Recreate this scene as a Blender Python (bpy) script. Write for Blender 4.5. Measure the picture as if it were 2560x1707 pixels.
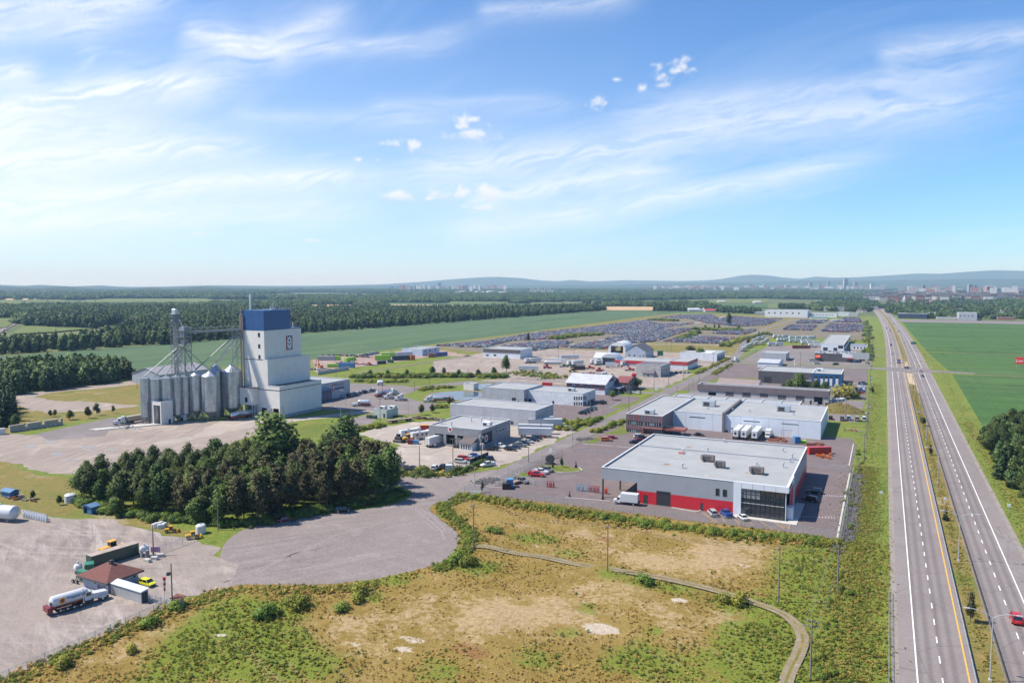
import bpy,math,random,colorsys
import numpy as np
from mathutils import Vector
R=math.radians
random.seed(7);rng=np.random.default_rng(7)
for o in list(bpy.data.objects):bpy.data.objects.remove(o)
sc=bpy.context.scene
COL=sc.collection
# --- camera, sky, sun, exposure
CAM_H=65.0
F_PX,PX_W,PX_H,HORIZON,VANISH=1920.0,2560.0,1707.0,712.0,2213.0
PITCH=math.atan((PX_H/2-HORIZON)/F_PX)
YAW=math.atan((VANISH-PX_W/2)/(F_PX/math.cos(PITCH)))
cam=bpy.data.cameras.new('camera');cam_o=bpy.data.objects.new('camera',cam);COL.objects.link(cam_o)
cam_o.location=(0,0,CAM_H);cam_o.rotation_euler=(R(90)-PITCH,0,YAW)
cam.sensor_width=36.0;cam.lens=36.0*F_PX/PX_W;cam.clip_start=1.0;cam.clip_end=60000.0
sc.camera=cam_o
SHADOW=Vector((0.72,0.32,-1.0)).normalized()
SUN_EL=math.asin(-SHADOW.z);SUN_DIR=-SHADOW
sun=bpy.data.lights.new('sun','SUN');sun.energy=5.0;sun.angle=R(0.53);sun.color=(1.0,0.94,0.84)
sun_o=bpy.data.objects.new('sun',sun);COL.objects.link(sun_o)
sun_o.rotation_euler=SHADOW.to_track_quat('-Z','Y').to_euler()
sc.view_settings.view_transform='Standard';sc.view_settings.look='None'
sc.view_settings.exposure=0.62;sc.view_settings.gamma=1.0;sc.view_settings.use_curve_mapping=False
sc.render.resolution_x=1024;sc.render.resolution_y=682
sc.render.engine='CYCLES'
sc.cycles.max_bounces=5;sc.cycles.diffuse_bounces=2;sc.cycles.glossy_bounces=2;sc.cycles.transmission_bounces=3
sc.cycles.use_denoising=True
sc.cycles.volume_bounces=0;sc.cycles.transparent_max_bounces=6
class NT:
 def __init__(s,tree):s.t=tree;s.n=tree.nodes;s.l=tree.links
 def new(s,typ,**kw):
  n=s.n.new(typ)
  for k,v in kw.items():
   if k.startswith('in_'):
    key=k[3:];key=int(key)if key.isdigit()else key.replace('_',' ')
    s.put(n.inputs[key],v)
   else :setattr(n,k,v)
  return n
 def put(s,sock,v):
  if hasattr(v,'is_output')or isinstance(v,bpy.types.NodeSocket):s.l.new(v,sock)
  else :sock.default_value=v
 def math(s,op,a,b=None,c=None,clamp=False):
  n=s.new('ShaderNodeMath',operation=op,use_clamp=clamp)
  for i,v in enumerate((a,b,c)):
   if v is not None:s.put(n.inputs[i],v)
  return n.outputs[0]
 def vmath(s,op,a,b=None):
  n=s.new('ShaderNodeVectorMath',operation=op);s.put(n.inputs[0],a)
  if b is not None:s.put(n.inputs[1],b)
  return n.outputs['Value']if op in ('DOT_PRODUCT','LENGTH','DISTANCE')else n.outputs[0]
 def mapping(s,vec,scale=(1,1,1),rot=(0,0,0),loc=(0,0,0)):
  return s.new('ShaderNodeMapping',in_Vector=vec,in_Scale=scale,in_Rotation=rot,in_Location=loc).outputs[0]
 def noise(s,vec,scale,detail=4,rough=0.55,dist=0.0,color=False):
  n=s.new('ShaderNodeTexNoise',in_Vector=vec,in_Scale=scale,in_Detail=detail,in_Roughness=rough,in_Distortion=dist)
  return n.outputs['Color' if color else 'Fac']
 def ramp(s,fac,lo,hi,a=0.0,b=1.0):
  n=s.new('ShaderNodeMapRange',in_0=fac,in_1=lo,in_2=hi,in_3=a,in_4=b);n.interpolation_type='SMOOTHSTEP'
  return n.outputs[0]
 def mix(s,fac,a,b,mode='MIX'):
  n=s.new('ShaderNodeMix',data_type='RGBA',blend_type=mode)
  s.put(n.inputs[0],fac);s.put(n.inputs[6],a);s.put(n.inputs[7],b)
  return n.outputs[2]
def C4(c):return (c[0],c[1],c[2],1.0)
def srgb(r,g,b):
 f=lambda v:((v/255+0.055)/1.055)**2.4 if v/255>0.04045 else v/255/12.92
 return (f(r),f(g),f(b))
world=bpy.data.worlds.new('World');sc.world=world;world.use_nodes=True
def pix_dir(px,py):
 cy,sy=math.cos(YAW),math.sin(YAW);cp,sp=math.cos(PITCH),math.sin(PITCH)
 f=Vector((-sy*cp,cy*cp,-sp));r=Vector((cy,sy,0));u=Vector((-sy*sp,cy*sp,cp))
 return (f+r*((px-PX_W/2)/F_PX)-u*((py-PX_H/2)/F_PX)).normalized()
def perlin(x,y,seed):
 xi=np.floor(x).astype(np.int32);yi=np.floor(y).astype(np.int32);fx=(x-xi).astype(np.float32);fy=(y-yi).astype(np.float32)
 g_=np.random.default_rng(seed).uniform(0,2*np.pi,4096).astype(np.float32);gx,gy=np.cos(g_),np.sin(g_)
 def corner(dx,dy):
  h=((xi+dx)*374761+(yi+dy)*668265)&0x7fffffff;h=((h^(h>>11))*1274126)&4095
  return gx[h]*(fx-dx)+gy[h]*(fy-dy)
 u=fx*fx*fx*(fx*(fx*6-15)+10);v=fy*fy*fy*(fy*(fy*6-15)+10)
 a=corner(0,0);b=corner(1,0);c=corner(0,1);d=corner(1,1)
 return (a+(b-a)*u)+((c+(d-c)*u)-(a+(b-a)*u))*v
def fbm(x,y,seed,octv,rough=0.55):
 o=np.zeros(x.shape,np.float32);amp=1.0
 for k in range(octv):o+=amp*perlin(x*2**k+k*17.3,y*2**k+k*9.1,seed+k);amp*=rough
 return o
def sstep(x,lo,hi):
 t=np.clip((x-lo)/(hi-lo),0,1);return t*t*(3-2*t)
def cloud_map():
 W_,H_=4096,1024
 u=(np.arange(W_,dtype=np.float32)+0.5)/W_;el=((np.arange(H_,dtype=np.float32)+0.5)/H_)*(np.pi/2)
 az=(0.5-u)*2*np.pi
 AZ,EL=np.meshgrid(az,el);ce=np.cos(EL);dx,dy,dz=ce*np.cos(AZ),ce*np.sin(AZ),np.sin(EL)
 zc=dz+0.10;P,Q=dx/zc,dy/zc
 a=R(90+66);sx=P*math.cos(a)+Q*math.sin(a);sy=-P*math.sin(a)+Q*math.cos(a)
 warp=fbm(P*0.5,Q*0.5,3,2)
 st=fbm(sx*0.22,sy*1.1+warp*0.8,11,5,0.6);hair=fbm(sx*0.9,sy*5.5+warp*3.0,31,4,0.6)
 left=dx*-math.sin(R(60))+dy*math.cos(R(60))
 cov=sstep(st+0.45*hair+0.10*left,0.05,0.8)*0.26
 r3=np.array(Vector((math.cos(YAW),math.sin(YAW),0)));f3=np.array(pix_dir(PX_W/2,PX_H/2));u3=np.cross(r3,f3)
 k=dx*f3[0]+dy*f3[1]+dz*f3[2];ok=k>0.25;k=np.where(ok,k,1)
 X=PX_W/2+F_PX*(dx*r3[0]+dy*r3[1])/k;Y=PX_H/2-F_PX*(dx*u3[0]+dy*u3[1]+dz*u3[2])/k
 jj=np.where((ok&(X>-900)&(X<3500)&(Y>-700)).any(0))[0];ii=np.where((ok&(Y>-700)).any(1))[0]
 sl=np.ix_(ii,jj);x,y,okk=X[sl],Y[sl],ok[sl]
 ca,sa=math.cos(R(-11)),math.sin(R(-11));gx,gy=x*ca+y*sa,-x*sa+y*ca
 w1=fbm(x/330,y/190,71,3);n1=fbm(gx/420,gy/46+w1*1.2,91,5,0.6);n2=fbm(gx/150,gy/13+w1*2.5,51,4,0.65)
 tot=np.zeros(x.shape,np.float32)
 def stroke(pts,wd,amt,tail=1.6):
  nonlocal tot
  best=np.full(x.shape,9e9,np.float32)
  T=0.0;L=sum(math.dist(pts[i],pts[i+1])for i in range(len(pts)-1));along=np.zeros(x.shape,np.float32)
  for (ax,ay),(bx,by)in zip(pts,pts[1:]):
   vx,vy=bx-ax,by-ay;q=vx*vx+vy*vy;tt=np.clip(((x-ax)*vx+(y-ay)*vy)/q,0,1)
   d=np.hypot(x-ax-tt*vx,(y-ay-tt*vy));d=np.where(y>ay+tt*vy,d/tail,d)
   upd=d<best;best=np.where(upd,d,best);along=np.where(upd,(T+tt*math.sqrt(q))/L,along);T+=math.sqrt(q)
  c=np.exp(-(np.maximum(best/(wd*1.15)+1.0*n1+0.7*n2,0))**1.5)*amt*1.25*(0.36+0.64*np.clip(0.5+n1*1.5+n2*1.3,0,1))
  c*=sstep(along,-0.02,0.10)*sstep(-along,-1.0,-0.72)if L>300 else 1
  tot=1-(1-tot)*(1-np.clip(c,0,1))
 for pts,wd,amt in (([(-300,30),(0,14),(220,12),(520,-10)],34,.75),([(-200,100),(0,78),(150,66),(360,48)],22,.55),([(-200,200),(0,182),(130,176)],24,.85),([(-300,360),(0,278),(120,247),(300,216),(450,206),(600,194),(680,180)],38,.95),([(-400,380),(0,330),(330,318),(520,300)],34,.55),([(-400,430),(0,405),(300,378),(480,362),(620,366),(780,378)],30,.85),([(-300,520),(100,500),(300,480),(600,447),(850,438),(1130,442)],30,.80),([(-200,560),(250,548),(560,532),(870,526),(1050,520)],24,.6),([(440,70),(620,112),(700,96),(800,52),(910,-10)],30,.62),([(520,112),(650,120),(850,116),(1050,104),(1150,74),(1260,46)],15,.55),([(700,130),(640,110),(560,90)],20,.5),([(960,440),(1280,394),(1550,372),(1770,312),(1990,292),(2250,268),(2700,225)],44,.60),([(1500,290),(1800,248),(2000,226),(2200,206),(2330,190),(2650,150)],24,.36),([(2180,140),(2560,84),(2700,60)],22,.42),([(1150,510),(1280,486),(1420,456),(1580,430),(1760,428)],18,.62),([(1080,580),(1280,556),(1500,526),(1700,482),(1900,450),(2100,405),(2320,370)],22,.58),([(1180,25),(1450,10),(1640,-15)],18,.38),([(900,270),(1250,250),(1500,265)],16,.28),([(560,290),(900,295),(1200,300)],18,.30)):
  stroke(pts,wd,amt)
 blob=np.exp(-(((x+120)/430)**2+((y-430)/190)**2))*0.65
 tot=1-(1-tot)*(1-np.clip(blob*(0.85+1.0*n1+0.5*n2),0,1))
 sub=cov[sl];cov[sl]=np.where(okk,1-(1-sub*0.35)*(1-tot),sub)
 cov*=sstep(dz,-0.01,0.06)*0.6+0.4
 nz=fbm(x/50,y/34,201,5,0.62)+0.35*fbm(x/14,y/11,211,3,0.6);puff=np.zeros(x.shape,np.float32);shd=np.zeros(x.shape,np.float32)
 for px,py,pw_,ph_ in [(1150,318,56,50),(1186,332,130,40),(1180,300,40,20),(980,359,56,24),(1037,364,46,30),(895,399,22,14),(944,401,18,10),(996,486,84,34),(1140,484,100,36),(1220,480,90,40),(1070,498,30,12),(1160,517,32,18),(1200,520,36,14),(495,586,70,14),(790,602,60,10),(1712,165,46,50),(1725,180,40,36),(1655,190,44,56),(1690,178,50,22),(1496,260,56,32),(1606,222,24,30),(1545,200,24,10)]:
  uu,vv=(x-px)/(pw_*0.5),(y-py)/(ph_*0.5);m=1-sstep(np.sqrt(uu*uu+vv*vv*np.where(vv>0,1.5,1))+nz*1.15,0.0,1.2)
  shd=np.where(m>puff,sstep(vv,-0.2,0.9),shd);puff=np.maximum(puff,m*0.8)
 full=np.zeros((H_,W_),np.float32);full[sl]=np.where(okk,puff,0);fs=np.zeros((H_,W_),np.float32);fs[sl]=shd
 veil=sstep(left,0.45,1.0)*sstep(-dz,-0.45,-0.05)*0.28
 im=np.zeros((2048,W_,4),np.float32);im[1024:,:,0]=1-(1-np.clip(cov,0,1)*0.95)*(1-veil);im[1024:,:,1]=full;im[1024:,:,2]=fs;im[...,3]=1
 im[:1024,:,:3]=im[1024:1025,:,:3]
 img=bpy.data.images.new('cloud_cover',W_,2048,alpha=False,float_buffer=False);img.colorspace_settings.name='Non-Color'
 img.pixels.foreach_set(im.reshape(-1));img.update();img.pack()
 return img
def build_sky():
 w=NT(world.node_tree);w.n.clear()
 out=w.new('ShaderNodeOutputWorld');bg=w.new('ShaderNodeBackground')
 sky=w.new('ShaderNodeTexSky',sky_type='NISHITA');sky.sun_disc=False
 sky.sun_elevation=SUN_EL;sky.sun_rotation=math.atan2(SUN_DIR.x,SUN_DIR.y)
 sky.altitude=0;sky.air_density=1.0;sky.dust_density=0.15;sky.ozone_density=3.0
 env=w.new('ShaderNodeTexEnvironment');env.image=cloud_map();env.interpolation='Cubic'
 cr=w.new('ShaderNodeSeparateColor',in_0=env.outputs[0])
 base=w.mix(1.0,sky.outputs[0],C4((0.64,0.965,1.30)),'MULTIPLY')
 c=w.mix(cr.outputs[0],base,C4((7.8,8.1,8.5)))
 c=w.mix(cr.outputs[1],c,w.mix(cr.outputs[2],C4((7.3,7.4,7.5)),C4((6.0,6.4,7.0))))
 w.put(bg.inputs[0],c);bg.inputs[1].default_value=0.089
 w.l.new(bg.outputs[0],out.inputs[0])
 world.cycles.sampling_method='MANUAL';world.cycles.sample_map_resolution=512
build_sky()
# --- places: points of the photograph laid onto the ground
def ray_at(px,py,z=0.0):
 d=pix_dir(px,py);t=(z-CAM_H)/d.z
 return Vector((d.x*t,d.y*t,z))
def A(i,x,y):return ((i-1)*640+x/3.672,660+y/3.672)
def B(i,x,y):return ((i-1)*640+x/2.4234,1060+y/2.4234)
def ga(i,x,y,z=0.0):return ray_at(*A(i,x,y),z)
def gb(i,x,y,z=0.0):return ray_at(*B(i,x,y),z)
_r=Vector((math.cos(YAW),math.sin(YAW),0));_f=pix_dir(PX_W/2,PX_H/2);_u=_r.cross(_f)
def to_px(p):
 q=Vector(p)-Vector((0,0,CAM_H));k=q.dot(_f)
 return (PX_W/2+F_PX*q.dot(_r)/k,PX_H/2-F_PX*q.dot(_u)/k)
def solve(fn,target,lo,hi):
 s=1 if fn(hi)>fn(lo)else -1
 for _ in range(50):
  m=(lo+hi)/2
  if (fn(m)-target)*s>0:hi=m
  else :lo=m
 return (lo+hi)/2
def footprint(corner,top=None,left=None,far=None,h=None):
 c=ray_at(*corner)
 if top is not None:h=solve(lambda z:to_px((c.x,c.y,z))[1],top[1],0,62)
 W=c.x-solve(lambda x:to_px((x,c.y,0))[0],left[0],c.x-400,c.x)if left else None
 D=solve(lambda y:to_px((c.x,y,0))[0],far[0],c.y,c.y+800)-c.y if far else None
 return c,W,D,h
# --- materials
MATS={}
def principled(name):
 m=bpy.data.materials.new(name);m.use_nodes=True
 t=NT(m.node_tree);bs=m.node_tree.nodes['Principled BSDF']
 return m,t,bs
def pos_node(t):return t.new('ShaderNodeNewGeometry').outputs['Position']
def plain(name,col,rough=0.6,metal=0.0,var=0.12,scale=0.6,spec=0.4,bump=0.0,grime=0.0):
 if name in MATS:return MATS[name]
 m,t,bs=principled(name);p=pos_node(t)
 n=t.noise(p,scale,5,0.6);n2=t.noise(p,scale*9,3,0.6)
 f=t.math('ADD',t.math('MULTIPLY',n,0.7),t.math('MULTIPLY',n2,0.3))
 k=t.ramp(f,0.25,0.75,1-var,1+var*0.7)
 c=t.mix(1.0,C4(col),t.new('ShaderNodeCombineColor',in_0=k,in_1=k,in_2=k).outputs[0],'MULTIPLY')
 if grime:
  st=t.noise(t.mapping(p,scale=(1.4,1.4,0.18)),1.0,4,0.6)
  c=t.mix(t.math('MULTIPLY',t.ramp(st,0.5,0.75),grime),c,C4((col[0]*0.45+0.03,col[1]*0.43+0.025,col[2]*0.4+0.02)))
 t.put(bs.inputs['Base Color'],c);bs.inputs['Roughness'].default_value=rough;bs.inputs['Metallic'].default_value=metal
 bs.inputs['Specular IOR Level'].default_value=spec
 if bump:
  b=t.new('ShaderNodeBump',in_Strength=bump,in_Distance=0.05,in_Height=n2);t.put(bs.inputs['Normal'],b.outputs[0])
 MATS[name]=m;return m
def siding(name,col,pitch=0.3,rough=0.45,metal=0.0,depth=0.5,var=0.08,horiz=False,grime=0.12):
 if name in MATS:return MATS[name]
 m,t,bs=principled(name);p=pos_node(t)
 x,y,z=[t.new('ShaderNodeSeparateXYZ',in_0=p).outputs[i]for i in range(3)]
 s=z if horiz else t.math('ADD',x,y)
 tri=t.math('PINGPONG',s,pitch/2)
 b=t.new('ShaderNodeBump',in_Strength=depth,in_Distance=0.04,in_Height=t.math('DIVIDE',tri,pitch/2))
 t.put(bs.inputs['Normal'],b.outputs[0])
 sheet=t.new('ShaderNodeTexWhiteNoise',noise_dimensions='1D',in_W=t.math('FLOOR',t.math('DIVIDE',s,1.0))).outputs['Value']
 n=t.noise(p,0.35,4,0.6)
 k=t.math('ADD',t.ramp(n,0.3,0.7,1-var,1+var),t.math('MULTIPLY',t.math('SUBTRACT',sheet,0.5),var))
 c=t.mix(1.0,C4(col),t.new('ShaderNodeCombineColor',in_0=k,in_1=k,in_2=k).outputs[0],'MULTIPLY')
 st=t.noise(t.mapping(p,scale=(1.1,1.1,0.12)),1.0,4,0.6)
 c=t.mix(t.math('MULTIPLY',t.ramp(st,0.5,0.78),grime),c,C4((col[0]*0.5,col[1]*0.47,col[2]*0.43)))
 t.put(bs.inputs['Base Color'],c);bs.inputs['Roughness'].default_value=rough;bs.inputs['Metallic'].default_value=metal
 MATS[name]=m;return m
def ground_mat(name,cols,scale=0.05,fine=1.2,rough=0.95,bump=0.4,bdist=0.15,stretch=None,streak=None,spots=None):
 if name in MATS:return MATS[name]
 m,t,bs=principled(name);p=pos_node(t)
 q=t.mapping(p,scale=stretch)if stretch else p
 a=t.noise(q,scale,6,0.62,0.6);b_=t.noise(q,scale*5.3,6,0.65,0.4);c_=t.noise(p,fine,5,0.7)
 f=t.math('ADD',t.math('MULTIPLY',a,0.55),t.math('MULTIPLY',b_,0.45))
 c=t.mix(t.ramp(f,0.36,0.64),C4(cols[0]),C4(cols[1]))
 c=t.mix(t.ramp(t.noise(q,scale*2.4,5,0.6,0.8),0.50,0.72),c,C4(cols[2]))
 if streak:
  for ang,sc_,col,amt in streak:
   sv=t.noise(t.mapping(t.mapping(p,rot=(0,0,R(ang))),scale=(0.016*sc_,0.42*sc_,1)),1.0,6,0.6,0.35)
   mask=t.ramp(t.noise(p,0.035,3,0.5),0.35,0.65)
   c=t.mix(t.math('MULTIPLY',t.math('MULTIPLY',t.ramp(sv,0.48,0.66),mask),amt),c,C4(col))
 if spots:
  for sc_,lo,col,amt in spots:
   sv=t.noise(p,sc_,4,0.55,0.4)
   c=t.mix(t.math('MULTIPLY',t.ramp(sv,lo,lo+0.06),amt),c,C4(col))
 k=t.ramp(c_,0.25,0.75,0.80,1.18)
 c=t.mix(1.0,c,t.new('ShaderNodeCombineColor',in_0=k,in_1=k,in_2=k).outputs[0],'MULTIPLY')
 t.put(bs.inputs['Base Color'],c);bs.inputs['Roughness'].default_value=rough;bs.inputs['Specular IOR Level'].default_value=0.2
 if bump:
  bn=t.new('ShaderNodeBump',in_Strength=bump,in_Distance=bdist,in_Height=c_);t.put(bs.inputs['Normal'],bn.outputs[0])
 MATS[name]=m;return m
def glass(name='window_glass',col=(0.025,0.035,0.045),rough=0.06):
 if name in MATS:return MATS[name]
 m,t,bs=principled(name);bs.inputs['Base Color'].default_value=C4(col)
 bs.inputs['Roughness'].default_value=rough;bs.inputs['Specular IOR Level'].default_value=0.8
 n=t.noise(pos_node(t),0.8,2);b=t.new('ShaderNodeBump',in_Strength=0.06,in_Distance=0.1,in_Height=n);t.put(bs.inputs['Normal'],b.outputs[0])
 MATS[name]=m;return m
def leaf_mat(name,a,b_,c_,trans=0.25,tint=0.35):
 if name in MATS:return MATS[name]
 m,t,bs=principled(name);p=pos_node(t)
 n=t.noise(p,0.22,3,0.6);n2=t.noise(p,2.2,2,0.6)
 rnd=t.new('ShaderNodeObjectInfo').outputs['Random']
 f=t.math('ADD',t.math('MULTIPLY',t.math('ADD',t.math('MULTIPLY',n,0.6),t.math('MULTIPLY',n2,0.4)),1-tint),t.math('MULTIPLY',rnd,tint))
 c=t.mix(t.ramp(f,0.28,0.55),C4(a),C4(b_));c=t.mix(t.ramp(f,0.52,0.78),c,C4(c_))
 t.put(bs.inputs['Base Color'],c);bs.inputs['Roughness'].default_value=0.65;bs.inputs['Specular IOR Level'].default_value=0.25
 tr=t.new('ShaderNodeBsdfTranslucent',in_Color=c);mx=t.new('ShaderNodeMixShader',in_0=trans)
 t.l.new(bs.outputs[0],mx.inputs[1]);t.l.new(tr.outputs[0],mx.inputs[2])
 t.l.new(mx.outputs[0],m.node_tree.nodes['Material Output'].inputs[0])
 MATS[name]=m;return m
# --- meshes and objects
class MB:
 def __init__(s):s.v=[];s.f=[];s.m=[]
 def add(s,vs,fs,mi=0):
  k=len(s.v);s.v+=[tuple(v)for v in vs];s.f+=[tuple(i+k for i in f)for f in fs];s.m+=[mi]*len(fs);return s
 def box(s,x0,y0,z0,x1,y1,z1,mi=0):
  vs=[(x0,y0,z0),(x1,y0,z0),(x1,y1,z0),(x0,y1,z0),(x0,y0,z1),(x1,y0,z1),(x1,y1,z1),(x0,y1,z1)]
  return s.add(vs,[(0,3,2,1),(4,5,6,7),(0,1,5,4),(1,2,6,5),(2,3,7,6),(3,0,4,7)],mi)
 def cbox(s,c,size,mi=0):
  return s.box(c[0]-size[0]/2,c[1]-size[1]/2,c[2]-size[2]/2,c[0]+size[0]/2,c[1]+size[1]/2,c[2]+size[2]/2,mi)
 def rbox(s,x0,y0,z0,x1,y1,z1,b=0.05,mi=0):
  pl=[(x0+b,y0),(x1-b,y0),(x1,y0+b),(x1,y1-b),(x1-b,y1),(x0+b,y1),(x0,y1-b),(x0,y0+b)]
  ins=[(x0+b*1.6,y0+b*.7),(x1-b*1.6,y0+b*.7),(x1-b*.7,y0+b*1.6),(x1-b*.7,y1-b*1.6),(x1-b*1.6,y1-b*.7),(x0+b*1.6,y1-b*.7),(x0+b*.7,y1-b*1.6),(x0+b*.7,y0+b*1.6)]
  vs=[(x,y,z0)for x,y in pl]+[(x,y,z1-b)for x,y in pl]+[(x,y,z1)for x,y in ins]
  fs=[tuple(range(7,-1,-1)),tuple(range(16,24))]
  for i in range(8):
   j=(i+1)%8;fs+=[(i,j,j+8,i+8),(i+8,j+8,j+16,i+16)]
  return s.add(vs,fs,mi)
 def prism(s,poly,z0,z1,mi=0):
  n=len(poly);vs=[(p[0],p[1],z0)for p in poly]+[(p[0],p[1],z1)for p in poly]
  return s.add(vs,[tuple(range(n-1,-1,-1)),tuple(range(n,2*n))]+[(i,(i+1)%n,(i+1)%n+n,i+n)for i in range(n)],mi)
 def xprism(s,poly,x0,x1,mi=0):
  n=len(poly);vs=[(x0,p[0],p[1])for p in poly]+[(x1,p[0],p[1])for p in poly]
  return s.add(vs,[tuple(range(n-1,-1,-1)),tuple(range(n,2*n))]+[(i,(i+1)%n,(i+1)%n+n,i+n)for i in range(n)],mi)
 def yprism(s,poly,y0,y1,mi=0):
  n=len(poly);vs=[(p[0],y0,p[1])for p in poly]+[(p[0],y1,p[1])for p in poly]
  return s.add(vs,[tuple(range(n)),tuple(range(2*n-1,n-1,-1))]+[(i,i+n,(i+1)%n+n,(i+1)%n)for i in range(n)],mi)
 def tube(s,p0,p1,r0,r1=None,seg=8,mi=0,caps=True):
  p0=Vector(p0);p1=Vector(p1);r1=r0 if r1 is None else r1
  d=(p1-p0).normalized();a=d.orthogonal().normalized();b=d.cross(a)
  vs=[]
  for p,r in ((p0,r0),(p1,r1)):
   for i in range(seg):
    t=2*math.pi*i/seg;vs.append(p+a*(r*math.cos(t))+b*(r*math.sin(t)))
  fs=[(i,(i+1)%seg,(i+1)%seg+seg,i+seg)for i in range(seg)]
  if caps:fs+=[tuple(range(seg-1,-1,-1)),tuple(range(seg,2*seg))]
  return s.add(vs,fs,mi)
 def lathe(s,prof,seg=20,axis='z',org=(0,0,0),mi=0):
  vs=[];fs=[];n=len(prof)
  for r,h in prof:
   for i in range(seg):
    t=2*math.pi*i/seg;c,q=r*math.cos(t),r*math.sin(t)
    p=(c,q,h)if axis=='z' else ((h,c,q)if axis=='x' else (q,h,c))
    vs.append((p[0]+org[0],p[1]+org[1],p[2]+org[2]))
  for k in range(n-1):
   for i in range(seg):
    j=(i+1)%seg;fs.append((k*seg+i,k*seg+j,(k+1)*seg+j,(k+1)*seg+i))
  fs+=[tuple(range(seg-1,-1,-1)),tuple(range((n-1)*seg,n*seg))]
  return s.add(vs,fs,mi)
 def mesh(s,name,mats,smooth=False):
  me=bpy.data.meshes.new(name);me.from_pydata(s.v,[],s.f)
  for m in (mats if isinstance(mats,(list,tuple))else [mats]):me.materials.append(m)
  if len(me.materials)>1:me.polygons.foreach_set('material_index',s.m)
  if smooth:
   me.polygons.foreach_set('use_smooth',[True]*len(s.f))
   me.set_sharp_from_angle(angle=R(38))
  me.update();return me
 def build(s,name,mats,parent=None,loc=(0,0,0),rz=0.0,smooth=False):
  return link(name,s.mesh(name,mats,smooth),parent,loc,rz)
def link(name,me,parent=None,loc=(0,0,0),rz=0.0):
 o=bpy.data.objects.new(name,me);COL.objects.link(o)
 o.location=loc;o.rotation_euler=(0,0,rz)
 if parent is not None:o.parent=parent
 return o
def tag(o,label=None,cat=None,group=None,kind=None):
 if label:o['label']=label
 if cat:o['category']=cat
 if group:o['group']=group
 if kind:o['kind']=kind
 return o
def thing(name,label,cat,loc=(0,0,0),rz=0.0,group=None):
 o=bpy.data.objects.new(name,None);COL.objects.link(o);o.empty_display_size=0.5
 o.location=loc;o.rotation_euler=(0,0,rz)
 return tag(o,label,cat,group)
def copy_tree(o,parent=None):
 c=o.copy();COL.objects.link(c);c.parent=parent
 for ch in o.children:copy_tree(ch,c)
 return c
def smooth_poly(pts,n=6):
 pts=[Vector((p[0],p[1]))for p in pts];out=[];k=len(pts)
 for i in range(k):
  p0,p1,p2,p3=pts[i-1],pts[i],pts[(i+1)%k],pts[(i+2)%k]
  for j in range(n):
   t=j/n
   out.append(0.5*((2*p1)+(p2-p0)*t+(2*p0-5*p1+4*p2-p3)*t*t+(3*p1-p0-3*p2+p3)*t**3))
 return out
def ear_sheet(name,pts,z,mat,kind='structure'):
 from mathutils.geometry import tessellate_polygon
 vs=[Vector((p[0],p[1],0))for p in pts]
 fs=[]
 for f in tessellate_polygon([vs]):
  a,b,c=[vs[i]for i in f]
  fs.append(f if (b-a).cross(c-a).z>0 else (f[0],f[2],f[1]))
 me=bpy.data.meshes.new(name);me.from_pydata([(v.x,v.y,z)for v in vs],[],fs);me.materials.append(mat);me.update()
 return tag(link(name,me),kind=kind)
def strip(name,path,width,z,mat,kind='structure',parent=None):
 P=[Vector((p[0],p[1]))for p in path];L=[];Rr=[]
 for i,p in enumerate(P):
  d=(P[min(i+1,len(P)-1)]-P[max(i-1,0)]).normalized();n=Vector((-d.y,d.x))*(width/2)
  L.append(p+n);Rr.append(p-n)
 vs=[(q.x,q.y,z)for q in L]+[(q.x,q.y,z)for q in Rr];k=len(P)
 me=bpy.data.meshes.new(name);me.from_pydata(vs,[],[(i,i+k,i+1+k,i+1)for i in range(k-1)]);me.materials.append(mat);me.update()
 o=link(name,me,parent);return tag(o,kind=kind)if parent is None else o
def inside(pts,X,Y):
 c=np.zeros(X.shape,bool);n=len(pts);j=n-1
 for i in range(n):
  xi,yi=pts[i][0],pts[i][1];xj,yj=pts[j][0],pts[j][1]
  c^=((yi>Y)!=(yj>Y))&(X<(xj-xi)*(Y-yi)/((yj-yi)or 1e-9)+xi);j=i
 return c
_PROTO={}
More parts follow.
